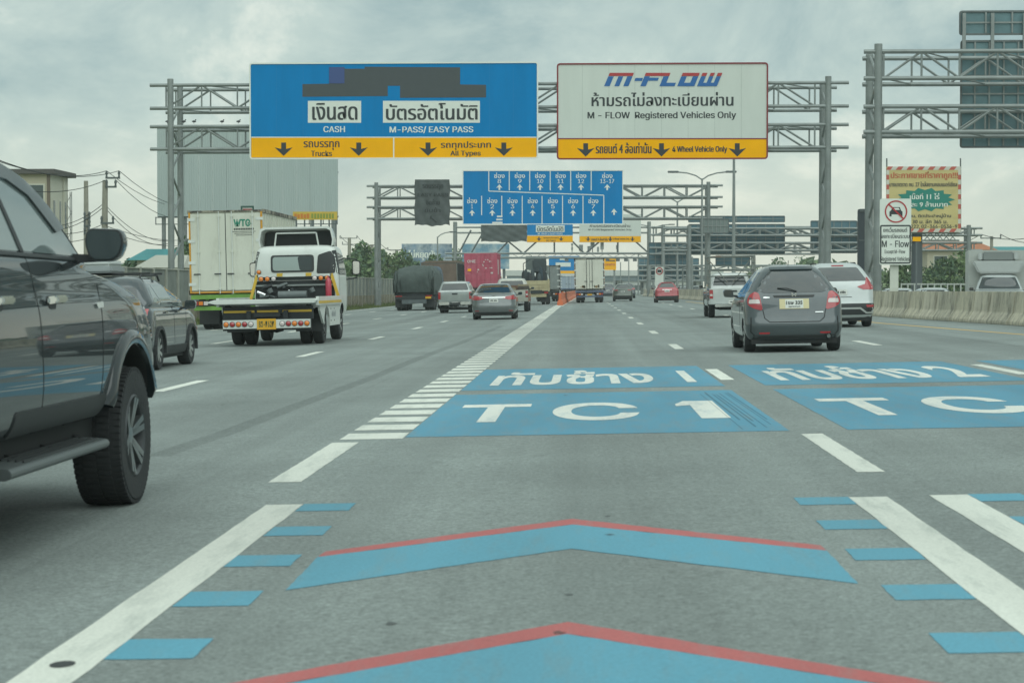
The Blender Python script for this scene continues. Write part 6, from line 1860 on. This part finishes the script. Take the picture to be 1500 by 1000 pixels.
# ---- yellow land-sale billboard on the right
YY = 138.0
M_BYEL = mat('billboard_yellow', (.57, .47, .20), .6, var=.12, vscale=.8, stretch=(.5, 1, 2))
s = panel('billboard', 1298.5, 244, 1407.5, 340, YY, M_BYEL, 'yellow land sale billboard with green starburst and striped border', 'billboard', depth=.2)
k1, k2, k3 = YY - .01, YY - .02, YY - .03
M_STR = [mat('stripe_red', (.50, .10, .07), .6), mat('stripe_pale', (.60, .58, .50), .6)]
n = 14
for i in range(n):
    x0, x1 = 1298.5 + 109 * i / n, 1298.5 + 109 * (i + 1) / n
    for y0, y1 in ((244, 249), (335, 340)): sign_poly([(x0 + 2, y0), (x1 + 2 if i < n - 1 else x1, y0), (x1 - 2 if i < n - 1 else x1, y1), (x0 - (2 if i else 0), y1)], k1, M_STR[i % 2], s, 'border_stripe')
n = 12
for i in range(n):
    y0, y1 = 249 + 86 * i / n, 249 + 86 * (i + 1) / n
    for x0, x1 in ((1298.5, 1302.5), (1403.5, 1407.5)): sign_poly(rect(x0, y0, x1, y1 - .1), k1, M_STR[(i + 1) % 2], s, 'border_stripe')
M_BRED = mat('billboard_red', (.50, .12, .05), .6); M_BBLK = mat('billboard_black', (.06, .06, .05), .6)
sign_text('ประกาศขายที่ราคาถูก!!!', 1305, 251, 1403, 264, k2, M_BRED, s, .03)
sign_text('บางนาตราด กม. 27 ใกล้สยามคอมเมอร์เชียล', 1303, 266, 1402, 273.5, k2, M_BBLK, s, .025)
star = []
for i in range(28):
    t_ = 2 * math.pi * i / 28; r_ = 1.0 if i % 2 == 0 else .80
    star.append((1355 + 44 * r_ * math.cos(t_), 292.5 + 17.5 * r_ * math.sin(t_)))
sign_poly(star, k2, mat('billboard_green', (.01, .21, .16), .6), s, 'starburst')
sign_text('เนื้อที่ 11 ไร่', 1333, 283, 1376, 292, k3, M_SWHITE, s, .03)
sign_text('ไร่ละ 9 ล้านบาท', 1326, 295, 1388, 303, k3, M_SWHITE, s, .03)
sign_text('ติดถนน, ติดประปาหมู่บ้าน', 1318, 313, 1393, 320, k2, M_BBLK, s, .03)
sign_text('กว้าง 30 ม. ลึก 365 ม.', 1318, 321, 1388, 327.5, k2, M_BBLK, s, .03)
sign_text('081-222, 02-366-0536-9', 1318, 329, 1402, 335.5, k2, M_BBLK, s, .03)
p = at(1346, 345, YY)
MB().tube((p.x, YY + .8, -.1), (p.x, YY + .8, p.z + 1), .42, .38, 16).build('mast', mat('mast_grey', (.07, .085, .09), .6), s, smooth=True)
q0, q1 = at(1355, 352, YY), at(1407, 341, YY)
for z in (q0.z, q1.z): MB().tube((at(1300, 345, YY).x, YY + .4, z), (q1.x, YY + .4, z), .06, n=6).build('catwalk_chord', M_STEEL, s)
xx = q0.x
while xx < q1.x - .3:
    MB().tube((xx, YY + .4, q0.z), (xx + .45, YY + .4, q1.z), .035, n=5).build('catwalk_brace', M_STEEL, s)
    MB().tube((xx + .45, YY + .4, q0.z), (xx, YY + .4, q1.z), .035, n=5).build('catwalk_brace', M_STEEL, s)
    xx += .45
for px in (1299, 1407): p, q = at(px, 340, YY + .25), at(px, 232, YY + .25); MB().tube(p, q, .05, n=6).build('corner_rod', M_STEELD, s)
s = panel('small_sign', 1337, 347, 1349, 353.5, 120, M_SYEL, 'little yellow sign on the mast of the land sale billboard', 'sign', depth=.05)
p = at(1343, 353, 120); B('leg', M_STEELD, s, p.x - .04, p.x + .04, 120.06, 120.12, gz(p.x), p.z)

# ---- beige block at the far left
M_BEIGE = mat('wall_beige', (.50, .46, .35), .85, var=.06, vscale=.5)
M_BEIGE2 = mat('wall_cream', (.58, .57, .48), .85, var=.06, vscale=.5)
YA = 120.0
c = at(72, 300, YA); l = at(-60, 300, YA)
zt = at(72, 248, YA).z; r = at(99, 265, YA + 4.4)
h = empty('apartment_house', (c.x - 4, YA + 5, -.4), 'beige flat roofed house with tall narrow windows at far left', 'house')
MB().box(l.x, c.x, YA, YA + 4.4, -.5, zt - .30).build('wall', [M_BEIGE], h)
MB().box(l.x - .4, c.x + .45, YA - .4, YA + 4.8, zt - .297, zt).build('roof', mat('roof_brown', (.09, .085, .08), .7), h)
MB().box(c.x + .002, c.x + .05, YA + .15, YA + 4.25, -.5, zt - .30).build('side_facing', M_BEIGE2, h)
B('corner_trim', mat('trim_brown', (.16, .13, .10), .8), h, c.x - .12, c.x + .08, YA - .06, YA - .002, -.5, zt - .31)
M_WIN = mat('house_window', (.06, .085, .085), .15, ior=1.6)
for (y0, y1) in ((.5, 1.15), (1.95, 2.5), (3.2, 3.8)):
    for lev in (0, 1):
        z1 = zt - 1.8 - 3.2 * lev
        w = MB().box(c.x + .052, c.x + .09, YA + y0, YA + y1, z1 - 1.9, z1).build('window', M_BEIGE2, h)
        MB().box(c.x + .091, c.x + .10, YA + y0 + .1, YA + y1 - .1, z1 - 1.8, z1 - .1).build('pane', M_WIN, w, org=h.location)
for px in (52,):
    p = at(px, 276, YA)
    w = MB().box(p.x - .6, p.x + .6, YA - .05, YA - .003, p.z - .9, p.z + .3).build('window', M_BEIGE2, h)
    MB().box(p.x - .5, p.x + .5, YA - .06, YA - .051, p.z - .8, p.z + .2).build('pane', M_WIN, w, org=h.location)
B('downpipe', M_BEIGE2, h, c.x + .1, c.x + .18, YA + 2.9, YA + 2.96, -.4, zt - .4)
# lattice mast beside it
p = at(101, 300, YA + 4)
s = empty('lattice_mast', (p.x, YA + 4, -.4), 'thin steel lattice mast beside the beige house', 'mast')
zt2 = at(101, 281, YA + 4).z
for dx, dy in ((-.18, 0), (.18, 0), (0, .3)): MB().tube((p.x + dx, YA + 4 + dy, -.5), (p.x + dx, YA + 4 + dy, zt2), .03, n=5).build('leg', M_STEEL, s)
z = 0.; k = 0
while z < zt2 - .6:
    sg = 1 if k % 2 else -1
    MB().tube((p.x - .18 * sg, YA + 4, z), (p.x + .18 * sg, YA + 4, z + .6), .02, n=4).build('brace', M_STEEL, s); z += .6; k += 1

# ---- utility poles and wires at the left
M_POLE = mat('concrete_pole', (.30, .29, .24), .9, var=.15)
poles = []
def upole(px, ptop, Y, label, arms, w=.16, lean=0.0):
    p, q = at(px, 440, Y), at(px, ptop, Y)
    t = empty('utility_pole', (p.x, Y, -.4), label, 'utility pole')
    MB().tube((p.x, Y, -.5), (p.x + lean, Y, q.z), w * 1.25, w * .8, 8).build('pole', M_POLE, t, smooth=True)
    ends = []
    for (dx0, dx1, pz) in arms:
        z = at(px, pz, Y).z; xm = p.x + lean
        MB().bar((xm + dx0, Y - .12, z), (xm + dx1, Y - .12, z), .07, .09).build('crossarm', M_STEELD, t)
        for x in (xm + dx0 + .05, xm + dx1 - .05):
            MB().lathe([(.001, 0), (.06, 0), (.04, .1), (.07, .18), (.04, .30), (.001, .32)], (x, Y - .12, z + .03), 'z', 8).build('insulator', M_STEELD, t, smooth=True)
            ends.append(Vector((x, Y - .12, z + .34)))
    return t, ends
_, e1 = upole(152, 264, 92, 'concrete power pole with bent steel arms behind the near mirror', [(.05, .75, 261), (.05, .58, 274), (-.2, .45, 327)], lean=.1)
_, e0 = upole(127, 265, 98, 'plain concrete pole left of the armed power pole', [(-.1, .25, 320), (-.1, .25, 331), (-.1, .22, 342)], w=.14)
_, e2 = upole(306, 292, 175, 'far power pole showing over the box truck', [(-.5, .6, 293), (-.5, .1, 302)], w=.2)
_, e3 = upole(512, 348, 240, 'power pole with transformer behind the tow truck', [(-1.2, 1.0, 349), (-.9, 1.4, 358)], w=.25)
_, e4 = upole(581, 366, 260, 'distant power pole left of the blue billboard', [(-1.2, 1.2, 366)], w=.25)
_, e5 = upole(545, 358, 250, 'distant power pole at the far gantry column', [(-1.0, 1.0, 359)], w=.25)
_, e6 = upole(1452, 346, 170, 'thin power pole right of the orange roof', [(-1.0, .8, 349)], w=.16)
M_WIRE = mat('wire_black', (.02, .024, .025), .7)
def wire(a, b, sag, label, r=.022, n=12):
    a, b = Vector(a), Vector(b); pts = []
    for i in range(n + 1):
        u = i / n; p = a.lerp(b, u); p.z -= sag * 4 * u * (1 - u); pts.append(p)
    o = MB().path(pts, r, 5).build('overhead_wire', M_WIRE, org=a, fix=False)
    return tag(o, label, 'wire', 'overhead wires at the left')
W = 'thin black overhead wire strung from the power poles at left'
for k, (a, b, sg) in enumerate([(e1[0], at(-40, 218, 60), .5), (e1[1], at(-40, 222, 60), .5), (e1[2], at(-40, 262, 62), .5), (e1[0], e2[0], 1.2), (e1[1], e2[1], 1.3), (e1[3], e2[2], 1.6),
                (at(152, 298, 92), at(252, 352, 120), .6), (at(152, 302, 92), at(254, 354, 120), .8), (at(152, 298, 92), at(60, 330, 98), .4), (at(152, 303, 92), at(60, 336, 98), .4),
                (at(152, 330, 92), at(300, 346, 150), .5), (at(152, 336, 92), at(300, 352, 150), .6), (at(152, 328, 92), at(60, 338, 98), .3), (at(152, 340, 92), at(60, 350, 98), .3),
                (e3[0], e5[0], .8), (e3[1], e5[1], .8), (e5[0], e4[0], .8), (e5[1], e4[1], .8), (e6[0], at(1540, 340, 150), .5), (e6[1], at(1540, 350, 150), .5), (e6[0], at(1360, 362, 200), .5)]):
    wire(a, b, sg, W if k < 18 else 'thin black overhead wire right of the orange roof', r=.016 if k < 14 else .03)

# ---- small houses: teal roof left, orange and teal roofs right
def house(label, px0, px1, peave, pridge, Y, wall, roofm, depth=7.0, name='house', hip=True):
    a, b = at(px0, peave, Y), at(px1, peave, Y); zr = at(px0, pridge, Y).z
    t = empty(name, ((a.x + b.x) / 2, Y + depth / 2, -.3), label, 'house')
    MB().box(a.x + .5, b.x - .5, Y + .5, Y + depth - .5, -.4, a.z).build('wall', wall, t)
    i = (b.x - a.x) * .16 if hip else 0
    mb = MB().add([(a.x, Y, a.z), (b.x, Y, a.z), (b.x, Y + depth, a.z), (a.x, Y + depth, a.z), (a.x + i, Y + depth / 2, zr), (b.x - i, Y + depth / 2, zr)],
                  [(0, 1, 5, 4), (2, 3, 4, 5), (3, 0, 4), (1, 2, 5), (3, 2, 1, 0)])
    mb.build('roof', roofm, t)
    n = max(2, int((b.x - a.x) / 3))
    for k in range(n):
        x = a.x + (b.x - a.x) * (k + .5) / n
        w = B('window', M_BEIGE2, t, x - .7, x + .7, Y + .44, Y + .497, a.z - 1.9, a.z - .5)
        MB().box(x - .6, x + .6, Y + .425, Y + .438, a.z - 1.8, a.z - .6).build('pane', M_WIN, w, org=t.location)
    return t
M_TEALR = mat('roof_teal', (.03, .22, .23), .5, var=.1)
M_ORR = mat('roof_orange', (.40, .15, .07), .7, var=.2, vscale=1)
house('small house with a teal roof behind the dark crossover', 185, 246, 381, 363, 110, M_BEIGE2, M_TEALR, hip=True)
house('low pale house front with a gable right of the teal roof', 196, 268, 392, 372, 104, M_BEIGE2, mat('roof_pale', (.42, .42, .36), .7))
house('beige house with an orange tiled roof below the yellow billboard', 1352, 1462, 366, 352, 185, M_BEIGE, M_ORR, 9)
house('brick red building with a teal roof at the right edge', 1440, 1580, 372, 360, 200, mat('brick_wall', (.26, .10, .07), .85, var=.2), M_TEALR, 9)
house('low shed with a bright teal awning at the right edge', 1474, 1580, 381, 374, 190, mat('brick_wall', (.26, .10, .07)), mat('awning_teal', (.05, .42, .42), .5), 4)
# pale fence behind the opposite road
s = empty('railing_fence', (24, 120, .2), 'pale railing fence beyond the opposite lanes at right', 'fence')
M_RAIL = mat('railing_pale', (.42, .44, .40), .7, var=.1)
xr0, xr1 = at(1320, 425, 125).x, at(1620, 425, 125).x
for z in (.55, 1.35): B('rail', M_RAIL, s, xr0, xr1, 124.97, 125.03, z, z + .09)
x = xr0
while x < xr1:
    B('picket', M_RAIL, s, x - .04, x + .04, 124.9, 124.965, .2, 1.45); x += .42

# ---- traffic on the opposite side
def oncoming_truck():
    t = empty('delivery_truck', label='white box delivery truck facing us beyond the median at right', cat='truck')
    rows = [(.35, .0, 4.9, .82, .3, .1, .1, .01), (.6, -.02, 5, .86, .3, .1, .1, .01), (.9, .02, 5, .87, .34, .1, .12, .01), (1.05, .35, 2.4, .86, .36, .1, .14, .01), (1.12, .85, 2.3, .82, .34, .1, .14, .01), (1.45, 1.25, 2.2, .70, .3, .1, .12, .01), (1.62, 1.5, 2.1, .60, .25, .1, .1, .01), (1.66, 1.7, 2.0, .35, .1, .1, .02, .01)]
    bd = Body(rows); bd.build('cab', M_PWHITE, t)
    bd.patch('windscreen', 'rear', [(-.58, 1.55), (.58, 1.55), (.74, 1.13), (-.74, 1.13)], M_GLASS, t, r=.05, off=.006)
    for s in (-1, 1):
        bd.patch('headlight', 'rear', [(s * a, b) for a, b in [(.50, .90), (.80, .92), (.82, .75), (.52, .72)]], M_TAILW, t, off=.01, r=.03)
        mirror(t, s * .88, 1.1, 1.12, M_PWHITE, s)
        wheel(t, s * .74, .9, .34, .2, .2, s); wheel(t, s * .74, 4.0, .34, .2, .2, s)
    B('cargo_box', mat('box_pale', (.52, .54, .50), .5, var=.06), t, -1.05, 1.05, 2.25, 5.8, .75, 2.55)
    MB().prism([(-.72, 1.68), (-.95, 2.15), (.95, 2.15), (.72, 1.68)], 'y', 1.6, 2.2).build('wind_deflector', M_PWHITE, t, bevel=.06)
    B('chiller_unit', mat('chiller', (.25, .27, .26), .5), t, -.55, .55, 1.95, 2.23, 2.16, 2.48, bevel=.04)
    for s in (-1, 1): B('chiller_end', M_PWHITE, t, s * .56, s * .72, 1.95, 2.23, 2.18, 2.46, bevel=.04)
    return t
o = oncoming_truck(); p = at(1466, 432, 78); o.location = (p.x, 78, gz(p.x) - .42); o.scale = (1.12,) * 3
# the box of this truck sits to the left in view: its body is turned a little
o.rotation_euler = (0, 0, -.16)
def small_car(label, m, px, Y, dirn=1):
    o = rear_car('oncoming_car', label, m, (1.03, 1.08, 1.0), None, [(-.52, 1.44), (.52, 1.44), (.64, 1.12), (-.64, 1.12)], [[(.50, .92), (.78, .94), (.78, .82), (.55, .80)]], (.7, 3.3, .32, .2), tailm=M_TAILW)
    p = at(px, 430, Y); o.location = (p.x, Y, gz(p.x) - (.62 if Y < 100 else .42)); return o
small_car('white car roof over the median left of the restriction sign post', M_PWHITE, 1322, 78)
small_car('white car roof close to the white delivery truck cab', M_PWHITE, 1374, 74)
small_car('far white oncoming car right of the red hatchback', M_PWHITE, 1003, 215)
small_car('far pale oncoming car beside the first one past the red hatchback', M_PWHITE, 1012, 225)
small_car('far silver oncoming car right of the two white ones', M_PSIL, 1022, 205)

# ---- lamp posts
def lamp_post(px, ptop, Y, span, label, double=True, r=.11):
    q = at(px, ptop, Y); b = at(px, 430, Y)
    t = empty('street_lamp', (b.x, Y, gz(b.x)), label, 'street lamp')
    MB().tube((b.x, Y, gz(b.x) - .1), (b.x, Y, q.z - .5), r, r * .6, 10).build('pole', M_STEEL, t, smooth=True)
    for s in ((-1, 1) if double else (span[0],)):
        L = span if double else span[1]
        pts = [(b.x, Y, q.z - .6), (b.x + s * L * .25, Y, q.z - .28), (b.x + s * L * .6, Y, q.z - .08), (b.x + s * L, Y, q.z)]
        MB().path(pts, r * .5, 6).build('arm', M_STEEL, t)
        MB().box(b.x + s * L * .95, b.x + s * (L + .75), Y - .14, Y + .14, q.z - .07, q.z + .09).build('lamp_head', M_STEELD, t, bevel=.03)
    return t
lamp_post(1028, 252, 150, 1.9, 'tall twin arm street lamp, nearest of the twin lamps on the median')
lamp_post(992, 288, 205, 2.0, 'second twin arm street lamp along the median', r=.14)
lamp_post(957, 329, 270, 2.2, 'third and smallest twin arm street lamp along the median', r=.16)
lamp_post(641, 340, 215, (1, 1.4), 'single arm lamp post beside the camera bridge column', False, r=.12)
p, q = at(1074.5, 430, 120), at(1074.5, 236, 120)
t = empty('high_mast', (p.x, 120, gz(p.x)), 'plain tall mast rising from the pale sign past the wide sign back', 'mast')
MB().tube((p.x, 120, gz(p.x) - .1), (p.x, 120, q.z + 4), .14, .05, 10).build('mast_pole', M_STEEL, t, smooth=True)
MB().box(p.x - .2, p.x + .2, 119.8, 120.2, gz(p.x) - .1, gz(p.x) + .06).build('base_plate', M_FPOST, t)
# more thin posts on the median
for k, (px, ptop, Y) in enumerate(((935, 372, 245), (921, 380, 300), (962, 372, 230), (1014, 376, 190), (1000, 392, 210), (909, 384, 330))):
    p, q = at(px, 430, Y), at(px, ptop, Y)
    MBp = MB().tube((p.x, Y, gz(p.x) - .1), (p.x, Y, q.z), .10, .08, 8).build('median_post', M_STEEL, org=(p.x, Y, gz(p.x)), smooth=True)
    tag(MBp, 'thin grey steel post on the far median, %s nearest of six' % ('fourth', 'fifth', 'third', 'first', 'second', 'sixth')[k], 'post', 'thin posts on the far median')
# small no-entry sign far on the median
s = panel('restriction_sign', 959.5, 391, 972, 420, 175, M_SPLATE, 'tiny pale restriction sign left above the red car', depth=.06)
c = at(966, 397, 175); ring_on(c, .24, .33, 174.98, M_SRED, s); sign_poly(rect(963, 395, 969, 399), 174.985, M_SBLACK, s, 'car_symbol')
p = at(966, 420, 175); B('post', M_STEEL, s, p.x - .06, p.x + .06, 175.1, 175.2, gz(p.x), p.z)
# sign back on the second gantry's right column
sign_back(1025, 320, 1068, 342, Y2 - .6, 'ribbed grey sign back fixed to the far gantry right column', 7, 2, mat('ribbed_grey', (.19, .23, .22), .5, .2))

# ---- toll plaza far ahead
YT = 380.0
t = empty('toll_plaza', (0, YT, 0), 'long pale toll plaza roof across the road in the distance', 'toll plaza')
M_TP = mat('plaza_pale', (.52, .54, .50), .7, var=.08); M_TPD = mat('plaza_dark', (.16, .20, .21), .7)
x0, x1 = at(740, 400, YT).x, at(1060, 400, YT).x
z0, z1 = at(800, 404, YT).z, at(800, 396, YT).z
B('roof_fascia', M_TP, t, x0, x1, YT, YT + 14, z0, z1)
B('roof_soffit', M_TPD, t, x0 + .3, x1 - .3, YT + .3, YT + 13.7, z0 - .9, z0 - .004)
k = 0; x = x0 + 1.5
while x < x1:
    B('booth_column', M_TP, t, x - .3, x + .3, YT + 2, YT + 3, -.5, z0 - .905)
    bt = B('booth', M_TP, t, x - .8, x + .8, YT + 4, YT + 7, -.5, 2.6)
    B('booth_window', M_TPD, t, x - .7, x + .7, YT + 3.95, YT + 3.998, 1.1, 2.1)
    x += 5.2; k += 1
YQ = 360.0
s = panel('direction_sign', 804, 375, 849, 400.5, 300, M_SBLUE, 'small distant blue sign left of the white box truck', depth=.2)
sign_poly(rect(804, 396.5, 849, 400.5), 299.96, M_SYEL, s, 'yellow_strip'); sign_poly(rect(814, 384.5, 836, 390.5), 299.96, M_SPLATE, s, 'pale_plate'); sign_poly(rect(820, 377, 832, 381), 299.96, M_SPLATE, s, 'pale_plate')
for px in (806, 848): p = at(px, 380, 300); B('post', M_STEEL, s, p.x - .2, p.x + .2, 300.25, 300.6, -.3, p.z)
s = panel('direction_sign', 880, 379, 902.5, 395.5, 300, M_SYEL, 'small distant yellow sign right of the white box truck', depth=.2)
sign_poly(rect(893, 381, 901, 382.5), 299.96, M_SBLACK, s, 'dark_print'); sign_text('ปลายทาง', 886, 385, 901, 389, 299.96, M_BRED, s, .02)
for px in (884, 900): p = at(px, 380, 300); B('post', M_STEEL, s, p.x - .15, p.x + .15, 300.25, 300.5, -.3, p.z)
tarped(770, 375, 800, 396, 300, 'small distant dark covered sign left of the small blue sign', 14, 8, .1, .2)
# pale low buildings right of the plaza, far behind everything
for k, (px0, px1, pt, Y, lab) in enumerate(((1040, 1180, 404, 420, 'long pale warehouse far behind the pipe rack pickup'), (1150, 1290, 398, 440, 'pale warehouse far behind the white crossover'), (880, 1010, 412, 520, 'hazy flyover slab behind the toll plaza'))):
    a, b = at(px0, pt, Y), at(px1, pt, Y)
    t = empty('warehouse', ((a.x + b.x) / 2, Y, 0), lab, 'building')
    B('wall', M_TP, t, a.x, b.x, Y, Y + 20, -.4, a.z)
    B('roof', M_TPD, t, a.x - .5, b.x + .5, Y - .5, Y + 20.5, a.z + .003, a.z + .6)
    for i in range(8):
        x = a.x + (b.x - a.x) * (i + .5) / 8
        B('window', M_WIN, t, x - 1.4, x + 1.4, Y - .04, Y - .003, a.z - 2.4, a.z - 1.0)
# distant wooded horizon on both sides reads as one mass
def woods(name, label, x0, x1, Y, hmin, hmax, seed):
    rg = random.Random(seed); mb = MB()
    for i in range(5200):
        x = rg.uniform(x0, x1); hh = hmin + (hmax - hmin) * (.5 + .5 * math.sin(x * .09 + seed) * math.sin(x * .031))
        z = rg.uniform(-.5, hh); y = Y + rg.uniform(0, 10)
        d = Vector((rg.gauss(0, 1), rg.gauss(0, 1), rg.gauss(0, 1))).normalized(); e = d.orthogonal().normalized(); f = d.cross(e); L = rg.uniform(.7, 1.7)
        mb.cur = rg.choice((0, 1, 2))
        mb.add([(x + (e * L).x, y + (e * L).y, z + (e * L).z), (x + (f * L * .6).x, y + (f * L * .6).y, z + (f * L * .6).z), (x - (e * L).x, y - (e * L).y, z - (e * L).z), (x - (f * L * .6).x, y - (f * L * .6).y, z - (f * L * .6).z)], [(0, 1, 2, 3)])
    tag(mb.build(name, M_LEAF[:3], fix=False), label, 'woods', kind='stuff')
woods('distant_woods', 'dark green wooded strip far off on the left', -190, -36, 330, 2.5, 7, 1)
woods('distant_woods', 'dark green wooded strip far off on the right', 45, 230, 400, 2.5, 7, 4)
# ================================================================== AIR
M_HAZE = bpy.data.materials.new('haze_air'); M_HAZE.use_nodes = True
hn, hl = M_HAZE.node_tree.nodes, M_HAZE.node_tree.links
hn.clear()
ho = hn.new('ShaderNodeOutputMaterial'); hv = hn.new('ShaderNodeVolumePrincipled')
hv.inputs['Color'].default_value = (.90, .95, .92, 1); hv.inputs['Density'].default_value = HAZE
hv.inputs['Anisotropy'].default_value = 0.0
hl.new(hv.outputs[0], ho.inputs['Volume'])
hz = MB().box(-260, 300, -60, 720, -2.0, 26).build('haze', M_HAZE)
tag(hz, 'thin pale haze in the air over the whole motorway', 'haze', kind='stuff')
